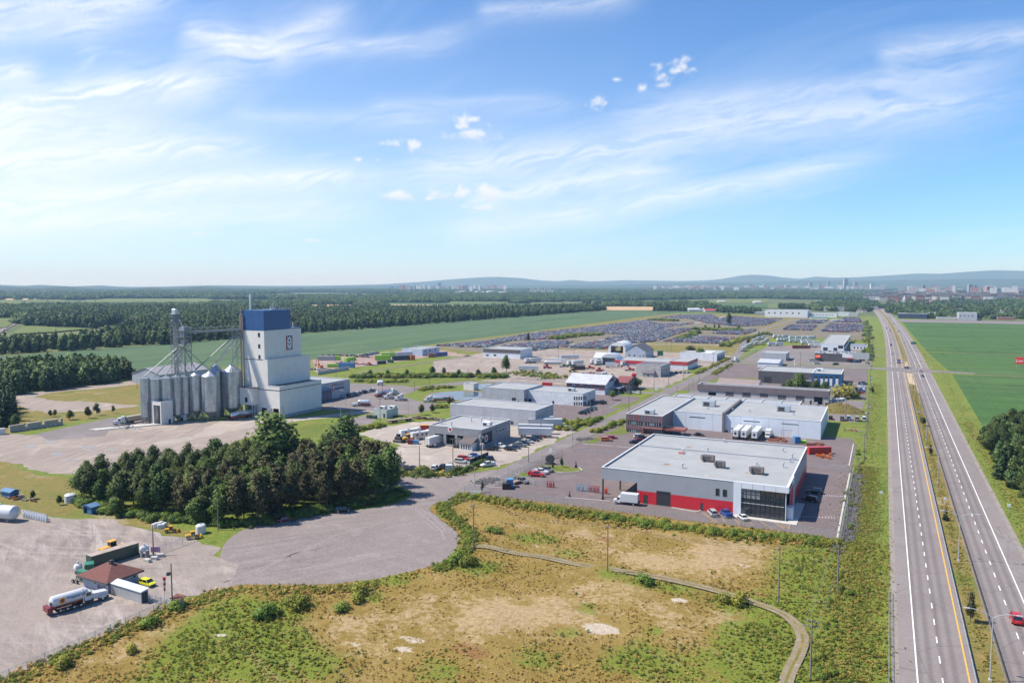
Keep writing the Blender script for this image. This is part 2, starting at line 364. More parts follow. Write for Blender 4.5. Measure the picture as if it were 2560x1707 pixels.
def scatter(name,pts,protos,smin,smax,label,cat,seed=0,parent=None,tilt=0.0,scl=None):
 me=bpy.data.meshes.new(name);me.from_pydata([tuple(p)for p in pts],[],[]);
 if scl is not None:
  at=me.attributes.new('sc','FLOAT','POINT');at.data.foreach_set('value',np.asarray(scl,dtype=np.float32))
 o=link(name,me,parent)
 ng=bpy.data.node_groups.new(name,'GeometryNodeTree')
 ng.interface.new_socket('Geometry',in_out='INPUT',socket_type='NodeSocketGeometry');ng.interface.new_socket('Geometry',in_out='OUTPUT',socket_type='NodeSocketGeometry')
 t=NT(ng);gi=t.new('NodeGroupInput');go=t.new('NodeGroupOutput')
 g2i=t.new('GeometryNodeGeometryToInstance')
 for p in protos:
  if p.name not in _PROTO:
   _PROTO[p.name]=bpy.data.objects.new(p.name,p)
  oi=t.new('GeometryNodeObjectInfo');oi.inputs['Object'].default_value=_PROTO[p.name];oi.inputs['As Instance'].default_value=True
  t.l.new(oi.outputs['Geometry'],g2i.inputs[0])
 join=t.new('GeometryNodeJoinGeometry');t.n.remove(g2i)
 for oi in [n for n in t.n if n.bl_idname=='GeometryNodeObjectInfo']:t.l.new(oi.outputs['Geometry'],join.inputs[0])
 m2p=t.new('GeometryNodeMeshToPoints');t.l.new(gi.outputs[0],m2p.inputs[0])
 iop=t.new('GeometryNodeInstanceOnPoints');t.l.new(m2p.outputs[0],iop.inputs['Points']);t.l.new(join.outputs[0],iop.inputs['Instance'])
 iop.inputs['Pick Instance'].default_value=True
 ri=t.new('FunctionNodeRandomValue',data_type='INT');ri.inputs[4].default_value=0;ri.inputs[5].default_value=len(protos)-1;ri.inputs['Seed'].default_value=seed
 t.l.new(ri.outputs[2],iop.inputs['Instance Index'])
 rr=t.new('FunctionNodeRandomValue',data_type='FLOAT_VECTOR');rr.inputs[0].default_value=(-tilt,-tilt,0);rr.inputs[1].default_value=(tilt,tilt,6.2832);rr.inputs['Seed'].default_value=seed+1
 t.l.new(rr.outputs[0],iop.inputs['Rotation'])
 rs=t.new('FunctionNodeRandomValue',data_type='FLOAT');rs.inputs[2].default_value=smin;rs.inputs[3].default_value=smax;rs.inputs['Seed'].default_value=seed+2
 s_out=rs.outputs[1]
 if scl is not None:
  na=t.new('GeometryNodeInputNamedAttribute',data_type='FLOAT');na.inputs['Name'].default_value='sc'
  s_out=t.math('MULTIPLY',s_out,na.outputs[0])
 t.l.new(s_out,iop.inputs['Scale'])
 t.l.new(iop.outputs[0],go.inputs[0])
 md=o.modifiers.new('scatter','NODES');md.node_group=ng
 return tag(o,label,cat,kind='stuff')if parent is None else tag(o,kind='stuff')
# --- the ground and its sheets
GRASS=ground_mat('verge_grass',[(0.120,0.168,0.025),(0.170,0.190,0.036),(0.098,0.142,0.021)],0.06,0.9,bump=0.9,bdist=0.5,spots=[(0.07,0.60,(0.20,0.16,0.05),0.6),(0.3,0.60,(0.075,0.105,0.016),0.6)])
LUSH=ground_mat('lush_grass',[(0.105,0.140,0.024),(0.150,0.165,0.034),(0.080,0.112,0.020)],0.09,0.9,bump=0.9,bdist=0.5)
DRY=ground_mat('dry_grass',[(0.19,0.145,0.045),(0.15,0.145,0.036),(0.26,0.18,0.07)],0.05,0.8,bump=0.8,bdist=0.4,spots=[(0.06,0.56,(0.115,0.145,0.026),0.75),(0.045,0.60,(0.30,0.235,0.15),0.6),(0.25,0.62,(0.10,0.10,0.03),0.5)])
LAND=ground_mat('far_land',[(0.07,0.10,0.035),(0.13,0.14,0.055),(0.055,0.08,0.03)],0.0016,0.08,bump=0.0)
SOY=ground_mat('soy_crop',[(0.066,0.112,0.055),(0.090,0.140,0.066),(0.050,0.092,0.044)],0.012,0.5,bump=0.9,bdist=0.4,stretch=(1,0.12,1),streak=[(90,0.5,(0.038,0.075,0.03),0.7)])
SOY_R=ground_mat('soy_crop_bright',[(0.050,0.112,0.026),(0.075,0.135,0.036),(0.036,0.085,0.020)],0.012,0.5,bump=0.9,bdist=0.4,stretch=(0.12,1,1),streak=[(0,0.4,(0.10,0.145,0.05),0.5),(0,0.25,(0.020,0.052,0.013),0.75),(90,0.3,(0.03,0.07,0.018),0.5)],spots=[(0.02,0.66,(0.12,0.14,0.06),0.5)])
ASPH=ground_mat('aged_asphalt',[(0.195,0.170,0.165),(0.168,0.146,0.143),(0.222,0.195,0.188)],0.05,1.6,bump=0.15,bdist=0.03,streak=[(90,1.0,(0.15,0.132,0.13),0.4)])
LOT=ground_mat('lot_asphalt',[(0.160,0.128,0.126),(0.138,0.111,0.111),(0.182,0.148,0.144)],0.06,1.6,bump=0.15,bdist=0.03,spots=[(0.09,0.66,(0.23,0.195,0.19),0.5)])
GRAVEL=ground_mat('yard_gravel',[(0.272,0.228,0.200),(0.22,0.183,0.162),(0.337,0.286,0.247)],0.035,2.4,bump=0.5,bdist=0.08,streak=[(27,1.0,(0.38,0.335,0.31),0.75),(48,0.8,(0.145,0.122,0.118),0.7),(8,1.3,(0.36,0.315,0.29),0.55),(35,2.6,(0.15,0.125,0.12),0.5),(-20,1.6,(0.34,0.30,0.275),0.5)],spots=[(0.06,0.67,(0.20,0.165,0.15),0.4)])
PALE=ground_mat('pale_gravel',[(0.345,0.298,0.258),(0.29,0.25,0.22),(0.40,0.35,0.305)],0.05,2.0,bump=0.4,bdist=0.06,streak=[(60,0.9,(0.29,0.25,0.225),0.5)],spots=[(0.05,0.68,(0.30,0.20,0.165),0.55)])
MUD=ground_mat('mill_gravel',[(0.288,0.240,0.206),(0.235,0.195,0.168),(0.35,0.298,0.255)],0.03,1.8,bump=0.4,bdist=0.08,streak=[(75,0.7,(0.37,0.285,0.24),0.7),(60,0.9,(0.17,0.14,0.128),0.6),(88,1.4,(0.33,0.28,0.25),0.4)],spots=[(0.045,0.64,(0.33,0.225,0.165),0.6)])
SAND=ground_mat('tan_stubble',[(0.42,0.29,0.16),(0.36,0.26,0.14),(0.47,0.34,0.20)],0.01,0.3,bump=0.2)
CONC=plain('concrete',(0.45,0.43,0.40),0.85,var=0.15,bump=0.3)
PAINT_W=plain('white_road_paint',(0.72,0.70,0.68),0.7,var=0.12,scale=2.5)
PAINT_Y=plain('yellow_road_paint',(0.62,0.36,0.06),0.7,var=0.12,scale=2.5)
g=MB();E_=26000.0
g.add([(-26000,-400,0),(26000,-400,0),(26000,30000,0),(-26000,30000,0)],[(0,1,2,3)])
tag(g.build('ground',LAND),kind='structure')
def rect(name,x0,y0,x1,y1,z,mat):return ear_sheet(name,[(x0,y0),(x1,y0),(x1,y1),(x0,y1)],z,mat)
rect('grass_land',-470,-100,60,1750,0.03,GRASS)
rect('dry_grass_land',-440,640,-124,1700,0.05,DRY)
ear_sheet('crop_field_left',[(-790,150),(-520,335),(-446,520),(-442,1640),(-400,1900),(-560,2000),(-650,1700),(-690,1000),(-712,600),(-722,420),(-900,300)],0.10,SOY)
for i,(y0,y1)in enumerate([(250,640),(652,842),(853,1505)]):
 x=lambda y:40+(6 if 600<y<760 else 0)-12*max(0,(y-760)/800)
 ear_sheet('crop_field_right',[(x(y0),y0),(900,y0),(900,y1),(x(y1),y1)],0.10,SOY_R)
def yard(name,pts,z,mat):
 if mat in (LOT,ASPH):return ear_sheet(name,pts,z,mat)
 out=[];k=len(pts)
 for i in range(k):
  a,b=Vector(pts[i][:2]),Vector(pts[(i+1)%k][:2]);n=max(1,int((b-a).length/2.5));d=(b-a).normalized()if n>1 else Vector((0,0));ph=random.uniform(0,6)
  for j in range(n):o_=(0.9*math.sin(j*0.7+ph)+random.uniform(-0.8,0.8))*min(1,j,n-j);out.append(a.lerp(b,j/n)+Vector((-d.y,d.x))*o_)
 return ear_sheet(name,out,z,mat)
yard('gravel_yard',[(-128,20),(-128,106),(-131,118),(-146,136),(-158,138),(-167,136),(-189,140),(-207,134),(-224,129),(-330,110),(-420,70),(-420,20)],0.055,GRAVEL)
yard('mill_yard',[ga(1,0,1560),ga(1,320,1568),ga(1,1000,1470),ga(1,1300,1440),ga(2,300,1440),gb(2,180,130),gb(1,1551,60),gb(1,1240,185),gb(1,900,235),gb(1,560,300),gb(1,300,300),gb(1,0,215),(-480,150)],0.060,MUD)
yard('mill_asphalt',[ga(1,330,1560),ga(1,1000,1415),ga(1,1330,1395),ga(1,1340,1430),ga(1,1000,1530),gb(1,640,70),gb(1,300,100)],0.068,ASPH)
yard('mill_concrete_apron',[gb(1,930,118),gb(1,1190,62),ga(1,2010,1440),ga(2,0,1400),ga(2,215,1418),gb(1,1551,15),gb(1,1000,128)],0.074,PALE)
yard('rough_grass',[gb(1,-300,230),gb(1,0,225),gb(1,200,300),gb(1,450,330),gb(1,470,420),gb(1,300,440),gb(1,0,400),gb(1,-300,400)],0.066,DRY)
yard('dry_plot',[ga(1,60,1215),ga(1,420,1170),ga(1,1180,1085),ga(1,1290,1100),ga(1,1290,1400),ga(1,700,1440),ga(1,100,1560),ga(1,-200,1500)],0.045,DRY)
yard('dry_rim',[gb(1,0,400),gb(1,300,420),gb(1,470,440),gb(1,900,590),gb(1,1180,650),gb(1,1180,700),gb(1,900,640),gb(1,480,560),gb(1,0,560)],0.047,DRY)
yard('tanker_yard',[ga(2,610,1275),ga(2,610,1335),ga(2,850,1345),ga(2,1060,1350),ga(2,1180,1370),ga(2,1420,1385),ga(2,1600,1340),ga(2,1760,1290),ga(2,1500,1260),ga(2,1330,1210),ga(2,1480,1160),ga(2,2050,1090),ga(2,1900,1075),ga(2,1500,1120),ga(2,870,1095),ga(2,600,1110)],0.062,ASPH)
strip('mill_lane',[ga(2,-60,1490),ga(2,150,1460),ga(2,420,1420),ga(2,640,1400),ga(2,900,1370),ga(2,1100,1345)],9,0.056,PALE)
yard('utility_lot',[ga(2,800,1440),ga(2,1060,1375),ga(2,1120,1420),ga(2,1030,1480),ga(2,900,1480)],0.058,ASPH)
yard('upper_mill_lot',[ga(1,110,1200),ga(1,560,1150),ga(1,1190,1075),ga(1,1300,1090),ga(1,1060,1130),ga(1,560,1170),ga(1,330,1210),ga(1,430,1250),ga(1,900,1270),ga(1,1290,1300),ga(1,1000,1340),ga(1,420,1370),ga(1,180,1310)],0.058,MUD)
yard('garage_yard',[(-122,242),(-121,262),(-123,330),(-150,338),(-180,345),ga(2,1710,1440),ga(2,1440,1450),ga(2,1180,1500),gb(2,600,60),(-176,258),gb(2,790,270),gb(2,960,285),(-150,226)],0.064,PALE)
yard('red_shop_lot',[(-115,206),(-60,207.5),(-26,210),(-9,209.5),(-8.5,342),(-60,342),(-108,340),(-114,268),(-113,240),(-107,236)],0.066,LOT)
yard('white_warehouse_lot',[(-111,283),(-88,284),(-60,295),(-10,300),(-10,352),(-112,352)],0.072,LOT)
yard('row_garage_lot',[(-105,395),(-10,395),(-8,470),(-105,470)],0.062,ASPH)
yard('blue_shop_lot',[(-112,470),(-8,475),(-10,650),(-112,650)],0.066,LOT)
yard('depot_lot',[(-110,668),(-8,672),(-10,860),(-110,870)],0.062,ASPH)
yard('grey_hall_lot',[(-168,338),(-124,345),(-124,430),(-190,440),(-215,432),(-215,375),(-168,372)],0.062,LOT)
yard('truck_yard',[(-345,560),(-300,480),(-235,455),(-124,470),(-124,720),(-200,735),(-345,700)],0.062,MUD)
SCRAP=ground_mat('scrap_ground',[(0.17,0.145,0.115),(0.14,0.125,0.075),(0.20,0.165,0.13)],0.03,1.2,bump=0.3)
yard('scrap_pad',[(-432,690),(-345,650),(-345,690),(-250,740),(-240,850),(-162,850),(-164,1000),(-172,1300),(-160,1560),(-420,1560),(-408,1265)],0.058,SCRAP)
yard('depot_pad',[(-148,1000),(-16,1010),(-26,1560),(-146,1560)],0.058,SCRAP)
yard('machine_yard',[ga(2,560,1010),ga(2,500,860),ga(2,900,830),ga(2,1330,800),ga(2,1700,790),ga(2,1990,845),ga(2,1600,850),ga(2,1250,905),ga(2,900,950),ga(2,700,990)],0.062,ground_mat('reddish_gravel',[(0.30,0.21,0.175),(0.26,0.19,0.165),(0.36,0.27,0.235)],0.04,1.5,bump=0.4))
yard('far_shop_lot',[(28,1508),(330,1510),(330,1620),(20,1620)],0.07,ASPH)
yard('mill_lawn',[ga(2,250,1520),ga(2,600,1460),ga(2,960,1480),ga(2,1030,1500),ga(2,880,1545),gb(2,480,75),gb(2,180,70)],0.078,LUSH)
yard('wet_ditch_strip',[ga(2,870,1090),ga(2,870,1050),ga(2,1500,1045),ga(2,2350,1045),ga(2,2000,1075),ga(2,1450,1130),ga(2,1250,1100)],0.07,LUSH)
yard('street_lawn',[ga(3,1450,1000),ga(3,1850,930),ga(3,1880,950),ga(3,1700,1010)],0.074,LUSH)
for q in ([ga(3,1120,1230),ga(3,1370,1180),ga(3,1390,1190),ga(3,1240,1240)],[ga(3,890,1325),ga(3,1000,1280),ga(3,1100,1285),ga(3,1050,1325)],[gb(3,430,110),gb(3,540,70),gb(3,540,95),gb(3,500,118)],[ga(3,850,1560),ga(3,1045,1470),ga(3,1045,1560)],[gb(3,140,280),gb(3,200,245),gb(3,330,250),gb(3,425,270),gb(3,400,290),gb(3,260,292)],[ga(3,1720,1110),ga(3,1880,1045),ga(3,2250,1050),ga(3,2250,1070),ga(3,1880,1100)]):
 yard('lawn_island',q,0.080,LUSH)
bend=lambda y:-22*max(0.0,(y-700)/1260)**2
ys=[-60]+list(range(100,700,60))+list(range(700,3300,50))
def ribbon(name,x0,x1,z,mat,y0=-60,y1=2600,parent=None,flare=None):
 Y=[y0]+[y for y in ys if y0<y<y1]+[y1]
 vs=[(x0+bend(y),y,z)for y in Y]+[(x1+bend(y),y,z)for y in Y];k=len(Y)
 me=bpy.data.meshes.new(name);me.from_pydata(vs,[],[(i,i+k,i+1+k,i+1)for i in range(k-1)]);me.materials.append(mat);me.update()
 o=link(name,me,parent);return tag(o,kind='structure')if parent is None else o
def highway_mat():
 m,t,bs=principled('highway_asphalt');p=pos_node(t)
 x=t.new('ShaderNodeSeparateXYZ',in_0=p).outputs[0]
 n=t.noise(p,0.05,5,0.6);n2=t.noise(p,2.0,4,0.7);n3=t.noise(t.mapping(p,scale=(0.7,0.012,1)),1.0,4,0.6)
 c=t.mix(t.ramp(n,0.35,0.65),C4((0.190,0.160,0.152)),C4((0.218,0.186,0.176)))
 wear=None
 for cx in (8.1,11.8,21.8,25.7):
  for w_ in (-0.85,0.85):
   dd=t.math('ABSOLUTE',t.math('SUBTRACT',x,cx+w_));r=t.ramp(dd,0.75,0.1)
   wear=r if wear is None else t.math('MAXIMUM',wear,r)
 c=t.mix(t.math('MULTIPLY',wear,0.6),c,C4((0.118,0.098,0.096)))
 c=t.mix(t.math('MULTIPLY',t.ramp(n3,0.55,0.75),0.35),c,C4((0.15,0.13,0.132)))
 crack=t.new('ShaderNodeTexVoronoi',feature='DISTANCE_TO_EDGE',in_Vector=t.mapping(p,scale=(0.10,0.045,1)),in_Scale=1.0).outputs[0]
 c=t.mix(t.ramp(crack,0.012,0.004,0,0.35),c,C4((0.08,0.07,0.07)))
 k=t.ramp(n2,0.25,0.75,0.86,1.12)
 c=t.mix(1.0,c,t.new('ShaderNodeCombineColor',in_0=k,in_1=k,in_2=k).outputs[0],'MULTIPLY')
 t.put(bs.inputs['Base Color'],c);bs.inputs['Roughness'].default_value=0.9
 return m
HWY=highway_mat()
hl=ribbon('highway_left_carriageway',4.2,15.9,0.10,HWY);hr=ribbon('highway_right_carriageway',19.9,31.6,0.10,HWY)
SHOULDER=ground_mat('shoulder_gravel',[(0.27,0.24,0.21),(0.23,0.2,0.18),(0.2,0.17,0.11)],0.2,2.5,bump=0.4)
ribbon('road_shoulder',3.0,4.3,0.09,SHOULDER);ribbon('road_shoulder',31.5,32.8,0.09,SHOULDER)
ribbon('median_grass',15.9,19.9,0.085,DRY)
ear_sheet('intersection',[(-112,652),(3,652),(4.2,640),(15.9,636),(19.9,640),(31.6,640),(34,648),(62,650),(62,657),(34,664),(31.6,672),(19.9,672),(15.9,676),(4.2,676),(3,668),(-112,662)],0.108,ASPH)
ear_sheet('median_concrete',[(16.2,570),(19.6,560),(19.6,634),(16.2,634)],0.104,plain('tan_concrete',(0.42,0.33,0.22),0.9))
ear_sheet('median_concrete',[(16.2,678),(19.6,678),(19.0,730),(16.8,730)],0.104,MATS['tan_concrete'])
for x,y0,y1 in ((6.9,-60,640),(6.9,676,2400)):ribbon('edge_line',x-0.12,x+0.12,0.112,PAINT_W,y0,y1,hl)
for x,y0,y1 in ((27.7,-60,640),(27.7,676,2400)):ribbon('edge_line',x-0.12,x+0.12,0.112,PAINT_W,y0,y1,hr)
for y0,y1 in ((-60,640),(676,2400)):
 ribbon('yellow_line',14.45,14.7,0.112,PAINT_Y,y0,y1,hl);ribbon('yellow_line',20.2,20.45,0.112,PAINT_Y,y0,y1,hr)
dash={}
def dash_me(y):
 b=round(bend(y),1)
 if b not in dash:dash[b]=MB().add([(-0.11,0,0),(0.11,0,0),(0.11,2.9,0),(-0.11,2.9,0)],[(0,1,2,3)]).mesh('lane_dash',PAINT_W)
 return dash[b]
for x,par in ((10.6,hl),(24.2,hr)):
 y=97.0;far=MB()
 while y<2000:
  if not (600<y<740):
   if y<760:link('lane_dash',dash_me(0),par,(x+bend(y),y,0.112))
   else :far.add([(x+bend(y)-0.13,y,0.112),(x+bend(y)+0.13,y,0.112),(x+bend(y)+0.13,y+3,0.112),(x+bend(y)-0.13,y+3,0.112)],[(0,1,2,3)])
  y+=8.35
 tag(far.build('far_lane_dashes',PAINT_W,par),kind='stuff')
 for y0,y1 in ((600,640),(676,738)):ribbon('lane_line',x-0.1,x+0.1,0.112,PAINT_W,y0,y1,par)
for x,y0,y1 in ((17.4,590,640),):
 pass
for y in (638.2,677.0):tag(MB().add([(4.6,y,0.115),(15.5,y,0.115),(15.5,y+0.5,0.115),(4.6,y+0.5,0.115)],[(0,1,2,3)]).build('stop_line',PAINT_W,hl))
tag(MB().add([(20.4,637.5,0.115),(31,637.5,0.115),(31,638.1,0.115),(20.4,638.1,0.115)],[(0,1,2,3)]).build('stop_line',PAINT_W,hr))
street_path=[(-116,196),(-116.3,300),(-116.5,450),(-117,600),(-118,690),(-126,780),(-150,950),(-160,1200),(-152,1500),(-120,1800)]
strip('street',street_path,8.4,0.098,ASPH)
for q in ([(-112,262),(-111,268),(-92,268)],):
 pass
for y0,x1,w_ in ((473,-230,6),(648,-330,6)):strip('side_lane',[(-120,y0),(-180,y0+1),(x1,y0+6)],w_,0.092,ASPH)
strip('pond_road',[(-120,449),(-170,452),(-215,462),(-250,450),(-262,420),(-270,395)],7,0.090,ASPH)
strip('scrap_road',[ga(3,60,830),ga(3,450,760),ga(3,830,700),ga(3,1250,610),ga(3,1700,540),ga(3,1960,480)],9,0.085,MUD)
strip('scrap_road',[ga(3,820,730),ga(3,1250,735),ga(3,1900,745),ga(3,2080,700)],10,0.087,MUD)
for y in (780,860):strip('driveway',[(4,y),(-30,y),(-80,y+2)],7,0.092,ASPH)
cul=[(-135,125),(-143,133),(-149,141),(-152,151),(-150,158),(-138,173),(-129,187),(-131,198),(-141,205),(-150,207),(-150,215),(-141,216),(-128,228),(-121,238),(-112,240),(-112,214),(-118.5,191),(-110,180.5),(-99,171.5),(-95,165),(-91.5,154),(-94,145),(-100,135.5),(-108,128.5),(-117,124),(-125,119),(-127.5,113)]
ear_sheet('turning_circle',smooth_poly(cul,5),0.094,ground_mat('turning_asphalt',[(0.215,0.182,0.172),(0.188,0.159,0.151),(0.242,0.207,0.194)],0.05,1.6,bump=0.15,bdist=0.03,streak=[(-63,1.1,(0.28,0.243,0.232),0.6),(-50,0.8,(0.14,0.118,0.118),0.55),(20,1.2,(0.25,0.215,0.207),0.4)],spots=[(0.11,0.69,(0.16,0.138,0.137),0.4)]))
strip('gravel_fan',[(-128,112),(-137,124),(-150,126),(-165,118)],13,0.097,GRAVEL)
TAR=plain('tar_seal',(0.045,0.04,0.04),0.7,var=0.2,scale=2)
PALEST=plain('dust_track',(0.245,0.212,0.204),0.95,var=0.25,scale=1.5)
tc=bpy.data.objects['turning_circle']
for pts,w_ in (([gb(2,325,770),gb(2,360,757),gb(2,470,725)],0.16),([gb(2,360,775),gb(2,372,762),gb(2,350,760)],0.16),([gb(2,575,697),gb(2,660,668)],0.12),([gb(2,205,800),gb(2,215,825),gb(2,290,842),gb(2,430,832),gb(2,455,820)],0.12),([gb(2,920,440),gb(2,975,462)],0.13)):
 strip('tar_seam',pts,w_,0.101,TAR,parent=tc)
for pts,w_ in (([gb(1,1280,990),gb(2,0,885),gb(2,200,800),gb(2,480,675),gb(2,780,590)],0.45),([gb(1,1350,960),gb(2,0,905),gb(2,220,790),gb(2,520,680)],0.35),([gb(2,985,540),gb(2,1060,590),gb(2,1125,650),gb(2,1140,700)],0.5),([gb(2,1010,520),gb(2,1085,575),gb(2,1150,645)],0.35),([gb(2,1000,570),gb(2,1080,635)],0.3)):
 strip('tyre_track',pts,w_,0.0985,PALEST,parent=tc)
def meadow():
 x0,x1,y0,y1,st=-131.0,3.0,40.0,216.0,1.0
 nx,ny=int((x1-x0)/st)+1,int((y1-y0)/st)+1
 X,Y=np.meshgrid(np.linspace(x0,x1,nx),np.linspace(y0,y1,ny))
 dry=np.zeros(X.shape);white=np.zeros(X.shape);grn=np.zeros(X.shape);red=np.zeros(X.shape)
 def blob(arr,p,r,s=1.0,ry=None):
  d=((X-p.x)/r)**2+((Y-p.y)/(ry or r))**2;arr+=s*np.exp(-d)
 for x,y,r in ((560,700,8),(400,650,6),(700,800,7),(1050,870,9),(1350,850,9),(1250,740,8),(650,1030,7),(1400,1150,6),(1000,1230,6),(150,1180,9),(250,1100,6),(850,850,6),(1180,800,6),(480,1000,5),(1450,760,8),(900,1120,5),(1300,1200,4),(430,1180,5),(60,620,4)):
  blob(dry,gb(3,x,y),r)
 for x,y,r in ((1050,1080,7),(600,1200,6),(1400,1120,8),(1250,1250,6),(1500,1160,6),(900,1180,4),(700,1330,5),(480,1240,4),(1170,570,2.5),(1250,620,2.2)):blob(dry,gb(2,x,y),r)
 for x,y,r in ((720,1440,4),(800,1350,3),(980,1270,4),(1300,1290,3),(1200,1200,4)):blob(dry,gb(1,x,y),r)
 for x,y,r,s,q in ((1010,1068,1.9,1.6,1.2),(540,1240,3.6,1.7,2.2),(1400,860,3,.8,2),(150,740,5,.7,2.5),(300,800,3,.6,1.5),(900,1150,3,.6,1),(1350,1200,2,.5,1)):blob(white,gb(3,x,y),r,s,q)
 for x,y,r,s,q in ((950,1315,3.5,1.0,1.6),(900,1370,3,1.0,1.4),(600,1340,4,.8,1.2),(850,1420,2,.7,.8),(1200,1240,2,.8,1),(660,1098,3,.8,.8),(480,1350,2,.6,.8),(1440,1290,2,.6,1)):blob(white,gb(2,x,y),r,s,q)
 for x,y,r in ((1340,1280,2),):blob(white,gb(1,x,y),1.5,1.0)
 for x,y,r in ((1270,1360,4),(1330,1400,3),(560,700,4)):blob(red,gb(2 if y>1000 else 3,x,y),r,1.2,r*0.6)
 for x,y,r in ((215,1370,2.5),):blob(red,gb(3,x,y),3,1.2,1.2)
 ang=(X+10.0)/9.0;grn+=np.exp(-np.clip(-(X+14)/9,0,9)**2)*0.9
 for x,y,r in ((1200,1300,8),(1300,1200,5),(1400,1100,5),(1000,1560,7),(1150,1400,5),(1551,1250,6),(1450,1400,7)):blob(grn,gb(1,x,y),r,0.9)
 for x,y,r in ((50,1150,7),(200,1120,5),(120,1400,7),(60,1500,6),(250,1300,4),(700,960,5),(900,940,4),(400,1480,6),(1180,840,4),(1250,850,5),(1400,880,5),(1240,680,4),(1150,560,4),(700,1060,3),(1100,1500,5)):blob(grn,gb(2,x,y),r,0.8)
 for x,y,r in ((600,905,5),(800,950,4),(1000,1000,5),(1300,1080,5),(1480,1330,7),(1380,1260,4),(800,1380,5),(650,1450,5),(1300,1420,5),(1000,1520,6),(80,690,5),(200,700,4),(350,790,4),(850,1250,2.5),(450,1120,3),(330,1260,3),(150,1420,5)):blob(grn,gb(3,x,y),r,0.8)
 for x,y,r in ((120,1330,7),(60,1500,6),(100,1130,5),(250,870,6)):blob(grn,gb(4,x,y),r,0.8)
 keep=~inside([(c[0],c[1])for c in smooth_poly(cul,5)],X,Y)
 keep&=~((X<-128.3)&(Y<124))&~((Y>207.5+(X+116)*0.02)&(X>-112))
 keep&=~((X<-112.0)&(Y>192))&~((Y>184)&(X<-118))&~((X<-126)&(Y>110))
 Z=0.12+0.25*np.sin(X*0.11+Y*0.05)*np.sin(Y*0.09)+0.15*np.sin(X*0.31)*np.cos(Y*0.27)
 Z-=1.3*np.exp(-((X+1.0)/4.0)**2)*(Y>0)
 Z=np.maximum(Z,0.11)+np.minimum(0,-1.1*np.exp(-((X-0.0)/2.6)**2))*0
 vs=np.stack([X,Y,Z],-1).reshape(-1,3);K=keep.reshape(-1)
 idx=np.arange(nx*ny).reshape(ny,nx);q=np.stack([idx[:-1,:-1],idx[:-1,1:],idx[1:,1:],idx[1:,:-1]],-1).reshape(-1,4)
 q=q[K[q].sum(1)>=3]
 me=bpy.data.meshes.new('meadow');me.from_pydata(vs.tolist(),[],q.tolist())
 for nm,arr in (('dry',dry),('white',white),('green',grn),('red',red)):
  at=me.attributes.new(nm,'FLOAT','POINT');at.data.foreach_set('value',np.clip(arr,0,2).astype(np.float32).reshape(-1))
 me.polygons.foreach_set('use_smooth',[True]*len(me.polygons))
 m,t,bs=principled('meadow');p=pos_node(t)
 at={n:t.new('ShaderNodeAttribute',attribute_name=n).outputs['Fac']for n in ('dry','white','green','red')}
 n1=t.noise(p,0.045,6,0.65,0.5);n2=t.noise(p,0.22,7,0.68,0.6);n3=t.noise(p,0.9,6,0.7,0.3);n4=t.noise(p,4.0,4,0.7)
 f=t.math('ADD',t.math('ADD',t.math('MULTIPLY',n1,0.45),t.math('MULTIPLY',n2,0.35)),t.math('MULTIPLY',n3,0.2))
 c=t.mix(t.ramp(f,0.38,0.60),C4((0.215,0.150,0.038)),C4((0.29,0.20,0.066)))
 c=t.mix(t.ramp(n3,0.5,0.72),c,C4((0.150,0.130,0.024)))
 d=t.math('ADD',t.math('MULTIPLY',at['dry'],0.25),t.math('MULTIPLY',t.math('SUBTRACT',t.math('ADD',t.math('MULTIPLY',n2,0.55),t.math('MULTIPLY',n3,0.45)),0.5),2.6))
 c=t.mix(t.ramp(d,0.12,0.46),c,t.mix(n3,C4((0.32,0.225,0.11)),C4((0.42,0.31,0.18))))
 gr=t.math('ADD',t.math('MULTIPLY',at['green'],0.55),t.math('SUBTRACT',n2,0.5))
 c=t.mix(t.ramp(gr,0.12,0.5),c,t.mix(n3,C4((0.125,0.168,0.024)),C4((0.185,0.212,0.036))))
 wv=t.math('ADD',t.math('MULTIPLY',at['white'],0.62),t.math('MULTIPLY',t.math('SUBTRACT',t.math('ADD',t.math('MULTIPLY',n2,0.4),t.math('MULTIPLY',n3,0.6)),0.5),1.5))
 c=t.mix(t.ramp(wv,0.36,0.52),c,t.mix(n4,C4((0.40,0.33,0.25)),C4((0.52,0.45,0.365))))
 rv=t.math('ADD',t.math('MULTIPLY',at['red'],0.6),t.math('SUBTRACT',n2,0.5))
 c=t.mix(t.ramp(rv,0.4,0.6,0,0.7),c,C4((0.24,0.115,0.055)))
 k=t.ramp(t.math('ADD',t.math('MULTIPLY',n4,0.6),t.math('MULTIPLY',n3,0.4)),0.3,0.7,0.78,1.2)
 c=t.mix(1.0,c,t.new('ShaderNodeCombineColor',in_0=k,in_1=k,in_2=k).outputs[0],'MULTIPLY')
 ru=t.noise(t.mapping(t.mapping(p,rot=(0,0,R(24))),scale=(0.02,0.5,1)),1.0,5,0.6,0.6)
 c=t.mix(t.math('MULTIPLY',t.ramp(ru,0.55,0.7),0.4),c,C4((0.34,0.245,0.13)))
 t.put(bs.inputs['Base Color'],c);bs.inputs['Roughness'].default_value=1.0;bs.inputs['Specular IOR Level'].default_value=0.1
 bm_=t.new('ShaderNodeBump',in_Strength=0.8,in_Distance=0.5,in_Height=t.math('ADD',n3,t.math('MULTIPLY',n4,0.5)));t.put(bs.inputs['Normal'],bm_.outputs[0])
 me.materials.append(m);me.update()
 o=tag(link('meadow',me),kind='structure')
 return X,Y,dry,white,grn,keep
MX,MY,MDRY,MWHITE,MGRN,MKEEP=meadow()
